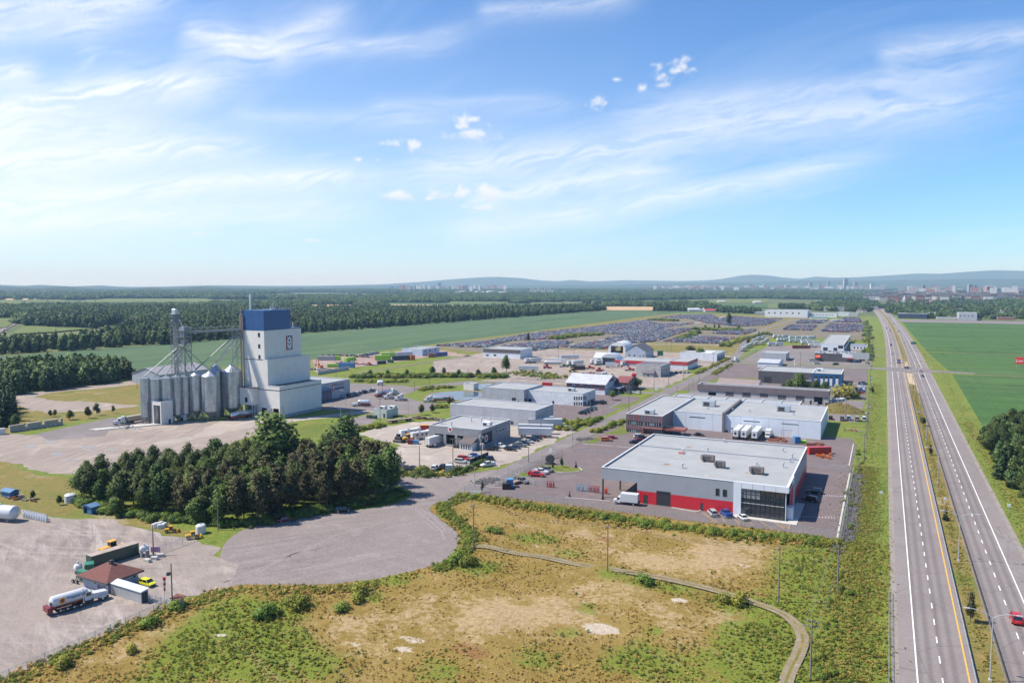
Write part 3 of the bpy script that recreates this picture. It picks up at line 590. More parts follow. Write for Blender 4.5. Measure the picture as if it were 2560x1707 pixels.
track=[gb(2,1240,745),gb(2,1400,750),gb(3,0,785),gb(3,200,815),gb(3,420,862),gb(3,620,890),gb(3,850,930),gb(3,1080,978),gb(3,1300,1035),gb(3,1480,1095),gb(4,0,1120),gb(4,100,1165),gb(4,175,1230),gb(4,210,1310),gb(4,185,1400),gb(4,140,1490),gb(4,110,1568),gb(4,80,1700)]
_tp=[]
for i in range(len(track)-1):
 p0,p1,p2,p3=[track[max(0,min(len(track)-1,j))]for j in (i-1,i,i+1,i+2)]
 for j in range(5):
  t_=j/5;_tp.append(0.5*((2*p1)+(p2-p0)*t_+(2*p0-5*p1+4*p2-p3)*t_*t_+(3*p1-p0-3*p2+p3)*t_**3))
TRACK=ground_mat('track_gravel',[(0.25,0.205,0.15),(0.20,0.155,0.085),(0.30,0.25,0.195)],0.25,2.5,bump=0.5)
strip('dirt_track',_tp,2.3,0.42,TRACK);strip('track_grass',_tp,0.5,0.426,DRY)
WATER,wt,wb=principled('pond_water')
wb.inputs['Base Color'].default_value=C4((0.02,0.05,0.075));wb.inputs['Roughness'].default_value=0.06
wt.put(wb.inputs['Normal'],wt.new('ShaderNodeBump',in_Strength=0.1,in_Distance=0.05,in_Height=wt.noise(pos_node(wt),1.5,3)).outputs[0])
PUD,pt_,pb=principled('puddle_water');pb.inputs['Base Color'].default_value=C4((0.17,0.145,0.13));pb.inputs['Roughness'].default_value=0.12
for q in ([(-241,392),(-234,404),(-225,409),(-214,402),(-209,388),(-213,377),(-225,370),(-236,378)],[(-240,434),(-234,447),(-222,449),(-214,440),(-219,421),(-230,419)]):
 P_=smooth_poly(q,4);ear_sheet('pond_bank',[(sum(c[0]for c in q)/len(q)+(p.x-sum(c[0]for c in q)/len(q))*1.22,sum(c[1]for c in q)/len(q)+(p.y-sum(c[1]for c in q)/len(q))*1.2)for p in P_],0.094,ground_mat('pond_bank',[(0.2,0.16,0.11),(0.14,0.12,0.06),(0.25,0.21,0.16)],0.1,1.5,bump=0.5))
 ear_sheet('pond',P_,0.102,WATER)
for k,(x,y,rx,ry)in enumerate([(190,133,34,8),(305,107,38,6),(345,180,40,8),(540,160,38,5),(610,185,30,5),(680,158,32,5),(760,195,55,5),(850,182,35,7),(450,222,40,4),(620,258,45,6),(540,140,45,5)]):
 c=gb(1,x,y);q=[gb(1,x+rx*math.cos(a_)*(0.8+0.4*random.random()),y+ry*math.sin(a_)*(0.8+0.4*random.random()))for a_ in [2*math.pi*j/9 for j in range(9)]]
 ear_sheet('puddle',[(p.x,p.y)for p in smooth_poly(q[::-1],3)],0.079,PUD)
# --- buildings
def Zt(x0,y0,s):return lambda x,y:(x0+x/s,y0+y/s)
Z1=Zt(600,760,4.9);T4=Zt(300,740,4.3556);ZB=Zt(1500,1060,3.5636);ZG=Zt(1060,1020,9.8);ZO=Zt(1560,1020,14.7)
ZH=Zt(2000,880,9.8);ZK=Zt(1300,840,7.35);ZY=Zt(100,1340,5.6);ZM=Zt(760,860,6.533);ZN=Zt(880,1040,6.1895);ZP=Zt(1140,1120,6.1895)
A1=lambda x,y:A(1,x,y);A2=lambda x,y:A(2,x,y);A3=lambda x,y:A(3,x,y);A4=lambda x,y:A(4,x,y)
B1=lambda x,y:B(1,x,y);B2=lambda x,y:B(2,x,y);B3=lambda x,y:B(3,x,y);B4=lambda x,y:B(4,x,y)
def on_y(p,Y):
 d=pix_dir(*p);t=Y/d.y;return d.x*t,CAM_H+d.z*t
def on_x(p,X):
 d=pix_dir(*p);t=X/d.x;return d.y*t,CAM_H+d.z*t
def z_at(p,x,y):return solve(lambda z:to_px((x,y,z))[1],p[1],-5,64)
GLASS=glass();GLASS_T=glass('teal_glass',(0.10,0.17,0.18),0.08)
FRAME_W=plain('white_frame',(0.62,0.63,0.64),0.5,var=0.06);FRAME_D=plain('dark_frame',(0.03,0.03,0.035),0.5)
DARK=plain('dark_steel',(0.045,0.045,0.05),0.55,var=0.25);RUBBER=plain('rubber',(0.018,0.018,0.019),0.8)
GALV=plain('galvanised',(0.50,0.52,0.55),0.42,0.55,var=0.15,scale=1.2);STEEL_W=plain('white_steel',(0.62,0.64,0.66),0.5,var=0.08)
ROOF_W=plain('white_membrane',(0.295,0.303,0.305),0.8,var=0.14,scale=0.12,grime=0.0);ROOF_G=plain('grey_membrane',(0.30,0.30,0.305),0.85,var=0.1,scale=0.15)
def slab_holes(mb,span,h,th,holes,axis,at,mi=0,z0=0.0):
 a_s=sorted({span[0],span[1],*[v for q in holes for v in (q[0],q[2])]});zs=sorted({z0,h,*[v for q in holes for v in (q[1],q[3])]})
 def P(a,d,z):return (a,at+d,z)if axis=='x' else (at-d,a,z)
 for i in range(len(a_s)-1):
  for j in range(len(zs)-1):
   ca,cz=(a_s[i]+a_s[i+1])/2,(zs[j]+zs[j+1])/2
   if any(q[0]<ca<q[2]and q[1]<cz<q[3]for q in holes):continue
   a0,a1,b0,b1=a_s[i],a_s[i+1],zs[j],zs[j+1]
   mb.add([P(a0,0,b0),P(a1,0,b0),P(a1,0,b1),P(a0,0,b1)],[(0,1,2,3)],mi);mb.add([P(a0,th,b0),P(a1,th,b0),P(a1,th,b1),P(a0,th,b1)],[(3,2,1,0)],mi)
 for q in holes:
  a0,b0,a1,b1=q[:4]
  mb.add([P(a0,0,b0),P(a1,0,b0),P(a1,0,b1),P(a0,0,b1),P(a0,th,b0),P(a1,th,b0),P(a1,th,b1),P(a0,th,b1)],[(0,4,5,1),(1,5,6,2),(2,6,7,3),(3,7,4,0)],mi)
def opening(root,kind,a0,z0,a1,z1,axis,at,opt=None):
 w,h=a1-a0,z1-z0
 def bx(mb,s0,t0,s1,t1,d0,d1):
  if axis=='x':mb.box(s0,at+d0,t0,s1,at+d1,t1)
  else :mb.box(at-d1,s0,t0,at-d0,s1,t1)
 if kind in ('win','winb','wint'):
  fm=FRAME_D if kind=='winb' else FRAME_W
  f=MB();t=min(0.14,w*0.12);bx(f,a0,z0,a1,z0+t,-0.05,0.1);bx(f,a0,z1-t,a1,z1,-0.05,0.1);bx(f,a0,z0+t,a0+t,z1-t,-0.05,0.1);bx(f,a1-t,z0+t,a1,z1-t,-0.05,0.1)
  o=f.build('window',fm,root);p=MB();bx(p,a0+t,z0+t,a1-t,z1-t,0.03,0.06);p.build('pane',GLASS_T if kind=='wint' else GLASS,o)
 elif kind in ('gdoor','gdoord','gdoorb'):
  mat={'gdoor':plain('white_door',(0.62,0.63,0.65),0.5),'gdoord':plain('charcoal_door',(0.035,0.035,0.04),0.5),'gdoorb':plain('taupe_door',(0.13,0.11,0.115),0.5)}[kind]
  d=MB();n=max(3,int(h/0.9));s=h/n
  for i in range(n):bx(d,a0,z0+i*s+0.03,a1,z0+(i+1)*s-0.03,0.06,0.12)
  bx(d,a0,z0,a1,z1,0.10,0.16)
  d.build('garage_door',mat,root)
 elif kind=='door':
  d=MB();bx(d,a0,z0,a1,z1,0.05,0.1);o=d.build('door',opt or DARK,root)
  k=MB();bx(k,a1-0.2,z0+h*0.45,a1-0.12,z0+h*0.52,-0.02,0.05);k.build('handle',GALV,o)
def hall(name,label,cat,c,W,D,h,wall,roof=None,front=(),side=(),coping=None,par=0.35,th=0.25,base=None,rz=0.0,group=None,flat=True):
 root=thing(name,label,cat,(c.x,c.y,0),rz,group)
 fo,so=[],[]
 for q in front:
  if len(q)==3:
   x0,z1=on_y(q[1],c.y);x1,z0=on_y(q[2],c.y);fo.append((q[0],x0-c.x,max(z0,0.05),x1-c.x,min(z1,h-0.2)))
  else :fo.append(q)
 for q in side:
  if len(q)==3:
   y0,z1=on_x(q[1],c.x);y1,z0=on_x(q[2],c.x);so.append((q[0],y0-c.y,max(z0,0.05),y1-c.y,min(z1,h-0.2)))
  else :so.append(q)
 fo=[(q[0],max(q[1],-W+0.3),q[2],min(q[3],-0.3),q[4])for q in fo];so=[(q[0],max(q[1],0.3),q[2],min(q[3],D-0.3),q[4])for q in so]
 fo=[q for q in fo if q[3]-q[1]>0.15 and q[4]-q[2]>0.15];so=[q for q in so if q[3]-q[1]>0.15 and q[4]-q[2]>0.15]
 mb=MB();slab_holes(mb,(-W,0),h,th,[q[1:5]for q in fo],'x',0.0);slab_holes(mb,(0.0,D),h,th,[q[1:5]for q in so],'y',0.0)
 mb.box(-W,th,0,-W+th,D,h);mb.box(-W+th,D-th,0,-th,D,h)
 mb.build('wall',wall,root)
 for q in fo:opening(root,*q,'x',0.0)
 for q in so:opening(root,*q,'y',0.0)
 if flat:
  MB().box(-W+th,th,h-par-0.25,-th,D-th,h-par).build('roof',roof or ROOF_W,root)
  k=MB();e=0.07
  k.box(-W-e,-e,h,e,th+e,h+0.12);k.box(-W-e,D-th-e,h,e,D+e,h+0.12);k.box(-W-e,th+e,h,-W+th+e,D-th-e,h+0.12);k.box(-th-e,th+e,h,e,D-th-e,h+0.12)
  k.build('coping',coping or STEEL_W,root)
 if base:
  k=MB();k.box(-W-0.05,-0.05,0,0.05,-0.002,base[0]);k.box(0.002,-0.002,0,0.05,D+0.05,base[0]);k.build('base_course',base[1],root)
 return root
def rooftop_unit(root,x,y,z,s=2.2,mat=None):
 o=MB().rbox(x-s*0.6,y-s*0.4,z+0.25,x+s*0.6,y+s*0.4,z+0.25+s*0.5,0.06).build('rooftop_unit',mat or GALV,root)
 MB().box(x-s*0.45,y-s*0.42,z+0.4,x+s*0.1,y-s*0.405,z+s*0.42).build('grille',DARK,o);MB().box(x-s*0.5,y-s*0.3,z,x+s*0.5,y+s*0.3,z+0.25).build('curb',DARK,o)
def vent(root,x,y,z,h=1.0,r=0.25):
 k=MB().tube((x,y,z),(x,y,z+h),r*0.6,seg=8);k.lathe([(r*0.6,h),(r*1.3,h+0.1),(r*1.3,h+0.25),(0.05,h+0.5)],8,'z',(x,y,z));k.box(x-r*1.2,y-r*1.2,z,x+r*1.2,y+r*1.2,z+0.12);k.build('roof_vent',GALV,root)
def gable_hall(name,label,cat,c,W,D,eave,ridge,wall,roofm,front=(),side=(),along='x',over=0.4,base=None,group=None,rz=0.0):
 root=hall(name,label,cat,c,W,D,eave,wall,None,front,side,flat=False,base=base,rz=rz,group=group)
 t=0.18
 r=MB()
 if along=='x':
  for x0,x1 in ((-0.25,0.0),(-W,-W+0.25)):MB().xprism([(0.0,eave),(D,eave),(D/2,ridge)],x0,x1).build('gable',wall,root)
  for s in (0,1):
   y0,ym=(-over,D/2)if s==0 else (D+over,D/2);z0=eave-(ridge-eave)*over/(D/2)
   pl=[(y0,z0),(ym,ridge),(ym,ridge+t),(y0,z0+t)];r.xprism(pl if s==0 else pl[::-1],-W-over,over)
 else :
  for y0,y1 in ((0.0,0.25),(D-0.25,D)):MB().yprism([(-W,eave),(0,eave),(-W/2,ridge)],y0,y1).build('gable',wall,root)
  for s in (0,1):
   x0,xm=(-W-over,-W/2)if s==0 else (over,-W/2);z0=eave-(ridge-eave)*over/(W/2)
   pl=[(x0,z0),(xm,ridge),(xm,ridge+t),(x0,z0+t)];r.yprism(pl if s==0 else pl[::-1],-over,D+over)
 r.build('roof',roofm,root)
 return root
def lettering(txt,root,size,mat,name='lettering'):
 cu=bpy.data.curves.new(name,'FONT');cu.body=txt;cu.size=size;cu.extrude=0.02;cu.resolution_u=2
 tmp=bpy.data.objects.new(name,cu);COL.objects.link(tmp)
 dg=bpy.context.evaluated_depsgraph_get();me=bpy.data.meshes.new_from_object(tmp.evaluated_get(dg));bpy.data.objects.remove(tmp)
 me.materials.clear();me.materials.append(mat)
 o=link(name,me,root);o.rotation_euler=(R(90),0,0);return o
# ---- feed mill tower
TAN=siding('mill_precast',(0.66,0.63,0.59),1.2,0.7,depth=0.08,var=0.04,grime=0.10);NAVY=siding('mill_blue_cladding',(0.022,0.075,0.215),0.35,0.4,depth=0.4)
NAVY_P=plain('navy_paint',(0.02,0.03,0.09),0.5);RED_P=plain('maroon_paint',(0.30,0.02,0.035),0.5)
ROOF_D=plain('dark_gravel_roof',(0.16,0.155,0.16),0.9,var=0.15,scale=0.5,bump=0.4)
mc,mW,mD,mh=footprint(Z1(492,1405),Z1(490,1018),Z1(62,1200),Z1(1003,1280))
mill=thing('feed_mill_tower','tall stepped cream feed mill tower with dark blue top','feed mill',(mc.x,mc.y,0))
def mill_hole(p,q):
 x0,z1=on_y(p,mc.y);x1,z0=on_y(q,mc.y);return (x0-mc.x,max(z0,0.05),x1-mc.x,z1)
h1=mh;x2=solve(lambda x:to_px((x,mc.y,h1))[0],Z1(343,1005)[0],-400,-200)-mc.x
h2=z_at(Z1(340,690),mc.x+x2,mc.y);x3=solve(lambda x:to_px((x,mc.y,h2))[0],Z1(302,660)[0],-400,-200)-mc.x
h3=z_at(Z1(298,328),mc.x+x3,mc.y);h4=z_at(Z1(296,80),mc.x+x3,mc.y)
dep=lambda px,X:solve(lambda y:to_px((mc.x+X,y,20))[0],px[0],mc.y,mc.y+200)-mc.y
D2,D3,D4=dep(Z1(860,800),x2),dep(Z1(757,500),x3),dep(Z1(630,200),x3)
holes=[mill_hole(Z1(262,1267),Z1(330,1395)),mill_hole(Z1(405,1277),Z1(478,1400)),mill_hole(Z1(88,1235),Z1(205,1400))]
w_=MB();slab_holes(w_,(-mW,0),h1,0.4,holes,'x',0.0);slab_holes(w_,(0.0,mD),h1,0.4,[],'y',0.0)
w_.box(-mW,0.4,0,-mW+0.4,mD,h1);w_.box(-mW+0.4,mD-0.4,0,-0.4,mD,h1)
w_.build('lower_wall',TAN,mill);MB().box(-mW+0.4,0.4,h1-0.6,-0.4,mD-0.4,h1-0.2).build('lower_roof',ROOF_D,mill)
MB().box(-mW,0.0,h1,x2,D2,h2).build('middle_wall',TAN,mill);MB().box(x2-4+0.2,0.2,h2,x2-0.2,D2-0.2,h2+0.05).build('middle_roof',ROOF_D,mill)
MB().box(-mW,0.0,h2+0.02,x3,D3,h3).build('upper_wall',TAN,mill);bl=MB().box(-mW-0.05,-0.05,h3,x3+0.05,D4,h4).build('blue_penthouse',NAVY,mill)
MB().box(x3-6,D4,h3,x3+0.1,D3+0.1,h3+0.5).build('penthouse_parapet',NAVY,mill)
tr=MB();zb=z_at(Z1(490,1060),mc.x,mc.y);tr.box(-mW,-0.06,zb-0.25,0.06,-0.002,zb+0.1);tr.box(0.002,0,zb-0.25,0.06,mD,zb+0.1);tr.build('band_course',DARK,mill)
cp=MB();cp.box(-mW-0.1,-0.1,h1,0.1,0.35,h1+0.25)if False else None
for (X0,X1,Dd,hh)in ((x2+0.02,0.08,mD,h1),(x3+0.02,x2+0.08,D2,h2)):
 k=MB();k.box(X1-0.45,-0.08,hh,X1,Dd,hh+0.3);k.box(X0,-0.08,hh+0.002,X1-0.45,0.35,hh+0.302);k.build('coping',TAN,mill)
tr=MB();z_=z_at(Z1(65,668),mc.x-mW,mc.y);tr.box(-mW,-0.05,z_-0.2,x3-1,-0.002,z_+0.1);tr.build('band_course',DARK,mill)
for p,q in ((Z1(221,355),Z1(242,400)),(Z1(225,495),Z1(245,538)),(Z1(229,628),Z1(247,668)),(Z1(150,1165),Z1(184,1216))):
 if p[1]>980:continue
 a=mill_hole(p,q);o=MB().box(a[0]-0.12,-0.10,a[1]-0.12,a[2]+0.12,-0.003,a[3]+0.12).build('window',FRAME_D,mill);MB().box(a[0],-0.13,a[1],a[2],-0.101,a[3]).build('pane',GLASS,o)
bz0,bz1=z_at(Z1(140,1230),mc.x-mW+5,mc.y-3),z_at(Z1(140,1025),mc.x-mW+5,mc.y-3)
bay=MB().box(-mW+0.3,-3.5,bz0,mill_hole(Z1(225,1100),Z1(226,1200))[0],-0.003,bz1).build('loading_bay',TAN,mill)
MB().box(-mW+3.8,-3.6,bz0+1.2,-mW+5.4,-3.503,bz0+3.6).build('pane',GLASS,bay);MB().box(-mW+0.1,-3.7,bz1,-mW+9.8,-0.004,bz1+0.3).build('bay_roof',ROOF_D,bay)
for x in (-mW+7.8,-mW+9.4):MB().box(x,-3.2,0,x+0.45,-2.7,bz0).build('post',GALV,mill)
a=mill_hole(Z1(370,1335),Z1(391,1390));MB().box(a[0],-0.08,0,a[2],-0.003,a[3]).build('door',plain('blue_door',(0.03,0.09,0.17),0.5),mill)
a=mill_hole(Z1(358,1275),Z1(388,1302));MB().rbox(a[0],-0.9,a[1],a[2],-0.003,a[3],0.05).build('wall_fan',GALV,mill)
y_,z_=on_x(Z1(512,1300),mc.x);MB().rbox(0.003,y_-mc.y-0.8,z_-1.6,0.8,y_-mc.y+0.8,z_+1.6,0.05).build('wall_cabinet',GALV,mill)
MB().box(0.003,0.3,0,0.12,mD,1.6).build('plinth',plain('blue_grey_concrete',(0.27,0.30,0.34),0.9),mill)
ya,za=on_x(Z1(563,388),mc.x+x3);yb,zb2=on_x(Z1(643,556),mc.x+x3);ya-=mc.y;yb-=mc.y;X_=x3+0.004
em=MB().box(X_,ya,zb2,X_+0.10,yb,za).build('emblem',RED_P,mill);wE,hE=yb-ya,za-zb2
MB().box(X_+0.101,ya+wE*0.27,zb2,X_+0.13,yb-wE*0.27,za).build('emblem_navy',NAVY_P,em)
st_=MB();st_.box(X_+0.101,ya+wE*0.21,zb2,X_+0.13,ya+wE*0.265,za);st_.box(X_+0.101,yb-wE*0.265,zb2,X_+0.13,yb-wE*0.21,za);st_.build('emblem_stripe',STEEL_W,em)
def epoly(pts,d0,d1):return MB().add([(X_+d,ya+wE*u,zb2+hE*v)for d in (d0,d1)for u,v in pts],[tuple(range(len(pts),2*len(pts)))]+[(i,(i+1)%len(pts),(i+1)%len(pts)+len(pts),i+len(pts))for i in range(len(pts))])
epoly([(0.5,0.97),(0.12,0.66),(0.14,0.58),(0.5,0.40),(0.86,0.58),(0.88,0.66)],0.13,0.16).build('emblem_diamond',STEEL_W,em)
epoly([(0.5,0.76),(0.33,0.66),(0.5,0.55),(0.67,0.66)],0.161,0.18).build('emblem_heart',NAVY_P,em)
for v in (0.40,0.26):epoly([(0.14,v+0.12),(0.5,v-0.10),(0.86,v+0.12),(0.86,v+0.02),(0.5,v-0.24),(0.14,v+0.02)],0.13,0.16).build('emblem_chevron',STEEL_W,em)
rt=h4;kx=lambda px:solve(lambda x:to_px((x,mc.y+3,rt))[0],px[0],-500,-200)-mc.x
MB().tube((kx(Z1(132,40)),3,rt),(kx(Z1(132,40)),3,rt+8.0),0.5,0.45,seg=12).build('chimney',STEEL_W,mill,smooth=True)
for i,(u,hh,r_)in enumerate(((0.45,2.6,0.18),(0.55,3.6,0.14),(0.62,3.4,0.14),(0.68,2.0,0.3),(0.80,1.8,0.35),(0.88,1.6,0.3),(0.93,2.6,0.1))):
 k=MB().tube((x3-3-i*0.7,D4*u,rt),(x3-3-i*0.7,D4*u,rt+hh),r_,seg=8);k.box(x3-3.6-i*0.7,D4*u-0.5,rt,x3-2.4-i*0.7,D4*u+0.5,rt+0.7);k.build('roof_vent',plain('rusty_vent',(0.24,0.18,0.16),0.7)if i in (3,4,5)else GALV,mill)
for u in (0.80,0.88):MB().tube((x3-2.5,D3*u,h3),(x3-2.5,D3*u,h3+3.2),0.28,seg=8).build('roof_vent',STEEL_W,mill)
rl=MB()
for X0,X1,Y1,zz in ((x3-9,x3-0.3,D4-0.3,rt),):
 for y in np.arange(0.3,Y1,2.2):rl.tube((X1,y,zz),(X1,y,zz+1.1),0.04,seg=4)
 rl.tube((X1,0.3,zz+1.1),(X1,Y1,zz+1.1),0.04,seg=4);rl.tube((X1,0.3,zz+0.6),(X1,Y1,zz+0.6),0.03,seg=4)
rl.build('guard_rail',GALV,mill)
pp=MB()
for i,xx in enumerate((-mW-0.6,-mW-1.2,-mW+0.5)):pp.tube((xx,-0.5,14-4*(i==2)),(xx,-0.5,h4+(2 if i==0 else -3)),0.22,seg=8)
for zz in np.arange(10,h4,4):pp.box(-mW-1.6,-0.9,zz,-mW+0.8,-0.1,zz+0.15)
pp.build('service_pipe',plain('rosy_pipe',(0.36,0.27,0.25),0.5),mill)
# ---- mill office
OFFW=siding('office_panel',(0.34,0.345,0.37),1.0,0.6,depth=0.06,var=0.03)
oc,_,_,_=footprint(A2(607,1252));
of_x=on_x(A2(700,1200),0)
oX=solve(lambda x:to_px((x,oc.y,0))[0],A2(607,1250)[0],-400,-100);oc=ray_at(*A2(864,1178));oNear=ray_at(*A2(700,1240));oX=oNear.x
oh=z_at(A2(864,1037),oX,oc.y);oD=solve(lambda y:to_px((oX,y,0))[0],A2(864,1100)[0],300,700)
oY0=mc.y+mD+4
off=hall('mill_office','long low grey office with lettering behind the mill tower','office',Vector((oX,oY0,0)),34,oD-oY0,oh,OFFW,ROOF_W,side=[('win',A2(790,1130),A2(803,1146))])
ey0=on_x(A2(607,1200),oX+3)[0]-oY0;ey1=on_x(A2(697,1200),oX+3)[0]-oY0
ent=MB().box(0.003,max(ey0,0.5),0,3.0,ey1,oh*0.72).build('blue_entrance',NAVY,off)
for i in range(3):
 yy=max(ey0,0.5)+(i+0.4)*(ey1-max(ey0,0.5))/3.2;MB().box(3.003,yy,0.6,3.08,yy+(ey1-ey0)*0.2,3.0).build('pane',GLASS,ent);MB().box(3.003,yy,4.0,3.08,yy+(ey1-ey0)*0.2,6.0).build('pane',GLASS,ent)
lx,lz=on_x(A2(722,1100),oX);lx2=on_x(A2(812,1080),oX)[0]
for i,(t_,dz)in enumerate((('Meunerie',0.9),('BENJAMIN',-1.4))):
 if i:continue
 o=lettering(t_,off,(lx2-lx)/4.3,NAVY_P);o.rotation_euler=(R(90),0,R(90));o.location=(0.02,lx-oY0,oh-2.6)
MB().box(0.003,lx-oY0,oh-4.6,0.06,lx2-oY0-0.5,oh-3.7).build('sign_band',NAVY_P,off)
e1=on_x(A2(700,1110),oX)[0]-oY0;e2=on_x(A2(718,1105),oX)[0]-oY0;sg=MB().box(0.003,e1,oh-5.2,0.10,e2,oh-1.4).build('sign_emblem',RED_P,off)
MB().add([(0.12,e1+(e2-e1)*u,oh-5.2+3.8*v)for u,v in ((0.5,0.95),(0.15,0.6),(0.5,0.1),(0.85,0.6))],[(0,1,2,3)]).build('emblem_diamond',STEEL_W,sg)
rooftop_unit(off,-12,8,oh-0.35,2.0,STEEL_W)
# ---- grain silos
def silo_mat():
 m,t,bs=principled('corrugated_galvanised');p=pos_node(t);x,y,z=[t.new('ShaderNodeSeparateXYZ',in_0=p).outputs[i]for i in range(3)]
 w=t.math('PINGPONG',z,0.12);ring=t.math('LESS_THAN',t.math('PINGPONG',z,0.56),0.035)
 sheet=t.new('ShaderNodeTexWhiteNoise',noise_dimensions='2D',in_Vector=t.new('ShaderNodeCombineXYZ',in_0=t.math('FLOOR',t.math('DIVIDE',z,1.12)),in_1=t.math('FLOOR',t.math('DIVIDE',t.math('ADD',x,y),2.4)),in_2=0.0).outputs[0]).outputs['Value']
 n=t.noise(t.mapping(p,scale=(1,1,0.25)),0.6,5,0.65)
 k=t.math('ADD',t.ramp(n,0.3,0.7,0.38,0.58),t.math('MULTIPLY',t.math('SUBTRACT',sheet,0.5),0.08));k=t.math('SUBTRACT',k,t.math('MULTIPLY',ring,0.18))
 t.put(bs.inputs['Base Color'],t.new('ShaderNodeCombineColor',in_0=k,in_1=t.math('MULTIPLY',k,1.03),in_2=t.math('MULTIPLY',k,1.09)).outputs[0])
 bs.inputs['Metallic'].default_value=0.75;bs.inputs['Roughness'].default_value=0.34
 t.put(bs.inputs['Normal'],t.new('ShaderNodeBump',in_Strength=0.5,in_Distance=0.03,in_Height=w).outputs[0])
 return m
SILO=silo_mat();LATT=plain('dull_lattice',(0.27,0.28,0.30),0.5,0.5,var=0.15)
def silo(label,px,r,leg,eave_px,cone,floor_px=None):
 p=ray_at(*px);p=p+Vector((p.x,p.y,0)).normalized()*r*0.9
 e=z_at(eave_px,p.x,p.y);root=thing('grain_silo',label,'silo',(p.x,p.y,0))
 MB().lathe([(r,leg),(r,e),(r*0.96,e+0.05)],32).build('shell',SILO,root,smooth=True)
 if leg>0.6:MB().lathe([(0.4,0.9),(r*0.97,leg+0.02)],24).build('hopper',GALV,root,smooth=True)
 rf=MB().lathe([(r*1.03,e-0.05),(r*1.03,e+0.1),(0.5,e+cone),(0.45,e+cone+0.5),(0.05,e+cone+0.6)],32).build('cone_roof',SILO,root)
 rib=MB()
 for i in range(16):
  a=2*math.pi*i/16;rib.tube((r*1.02*math.cos(a),r*1.02*math.sin(a),e+0.14),(0.5*math.cos(a),0.5*math.sin(a),e+cone+0.05),0.07,seg=4)
 rib.build('roof_rib',GALV,rf)
 n=10 if r<4 else 14;lg=MB()
 for i in range(n):
  a,b=2*math.pi*i/n,2*math.pi*(i+1)/n;P0=Vector((r*math.cos(a),r*math.sin(a),0));P1=Vector((r*math.cos(b),r*math.sin(b),0))
  lg.tube(P0,P0+Vector((0,0,leg)),0.13,seg=5);lg.tube(P0,P1+Vector((0,0,leg)),0.07,seg=4);lg.tube(P1,P0+Vector((0,0,leg)),0.07,seg=4)
 if leg>0.6:lg.build('leg_frame',LATT,root)
 st2=MB()
 for i in range(n):a=2*math.pi*(i+0.5)/n;st2.box(-0.06,0,0,0.06,0.1,0.1);st2.v[-8:]=[((r+0.03+(v[1]))*math.cos(a)-v[0]*math.sin(a),(r+0.03+v[1])*math.sin(a)+v[0]*math.cos(a),leg+(e-leg)*(v[2]/0.1))for v in st2.v[-8:]]
 st2.build('stiffener',GALV,root)
 a=math.atan2(-p.y,-p.x)+0.9;c_,s_=math.cos(a),math.sin(a);ld=MB()
 for d in (-0.25,0.25):ld.tube(((r+0.3)*c_-d*s_,(r+0.3)*s_+d*c_,1),((r+0.3)*c_-d*s_,(r+0.3)*s_+d*c_,e+0.6),0.05,seg=4)
 for z in np.arange(1.2,e,0.7):ld.tube(((r+0.3)*c_+0.25*s_,(r+0.3)*s_-0.25*c_,z),((r+0.3)*c_-0.25*s_,(r+0.3)*s_+0.25*c_,z),0.035,seg=4)
 ld.build('ladder',GALV,root)
 return Vector((p.x,p.y,e+cone+0.5))
S={}
S['a']=silo('narrow silvery grain silo at the far left of the silo row',T4(285,1392),2.0,3.4,T4(280,895),0.6)
S['b']=silo('grain silo behind the cream truck dump house, left half hidden',T4(392,1385),2.75,3.2,T4(390,902),0.7)
S['c']=silo('grain silo rising just right above the cream dump house',T4(517,1378),2.6,3.2,T4(517,890),0.7)
S['d']=silo('shaded grain silo behind the left elevator mast',T4(625,1362),2.6,3.0,T4(625,885),0.7)
S['e']=silo('dark grain silo behind the lattice distributor tower',T4(720,1350),2.6,3.0,T4(720,880),0.7)
S['f']=silo('slim grain silo left of the two big silos, on lattice legs',T4(842,1350),2.75,4.6,T4(842,860),2.0)
S['g']=silo('bright medium grain silo on lattice legs in front centre',T4(993,1358),3.75,4.4,T4(993,872),2.6)
S['h']=silo('dark grain silo half hidden between two larger silos',T4(1058,1318),3.4,0.4,T4(1058,815),3.2)
S['i']=silo('widest grain silo on lattice legs beside the mill tower',T4(1228,1318),4.55,4.6,T4(1228,822),3.4)
def lattice(mb,x,y,z0,z1,w,bay,r=0.09):
 c=[(x-w/2,y-w/2),(x+w/2,y-w/2),(x+w/2,y+w/2),(x-w/2,y+w/2)];n=max(1,int((z1-z0)/bay));s=(z1-z0)/n
 for a in c:mb.tube((a[0],a[1],z0),(a[0],a[1],z1),r*1.4,seg=4)
 for k in range(n):
  for i in range(4):
   a,b=c[i],c[(i+1)%4];mb.tube((a[0],a[1],z0+k*s),(b[0],b[1],z0+(k+1)*s),r*0.7,seg=3);mb.tube((b[0],b[1],z0+k*s),(a[0],a[1],z0+(k+1)*s),r*0.7,seg=3);mb.tube((a[0],a[1],z0+k*s),(b[0],b[1],z0+k*s),r*0.8,seg=3)
elev=ray_at(*T4(632,1318));ez=z_at(T4(620,175),elev.x,elev.y)
el=thing('bucket_elevator','tall galvanised bucket elevator mast with caged ladder above the silos','elevator',(elev.x,elev.y,0))
for x in (-1.2,0.6):MB().box(x,-0.35,0,x+0.6,0.35,ez-1).build('leg_casing',LATT,el)
k=MB();lattice(k,0,0,0,ez-1.5,3.0,2.2,0.08);k.build('lattice',LATT,el)
MB().rbox(-1.5,-0.8,ez-1,1.5,0.8,ez+1.6,0.3).build('head',GALV,el)
for zz in (ez-2.2,ez-5.2):MB().box(-2.6,-2.2,zz,2.6,2.2,zz+0.1).build('platform',LATT,el)
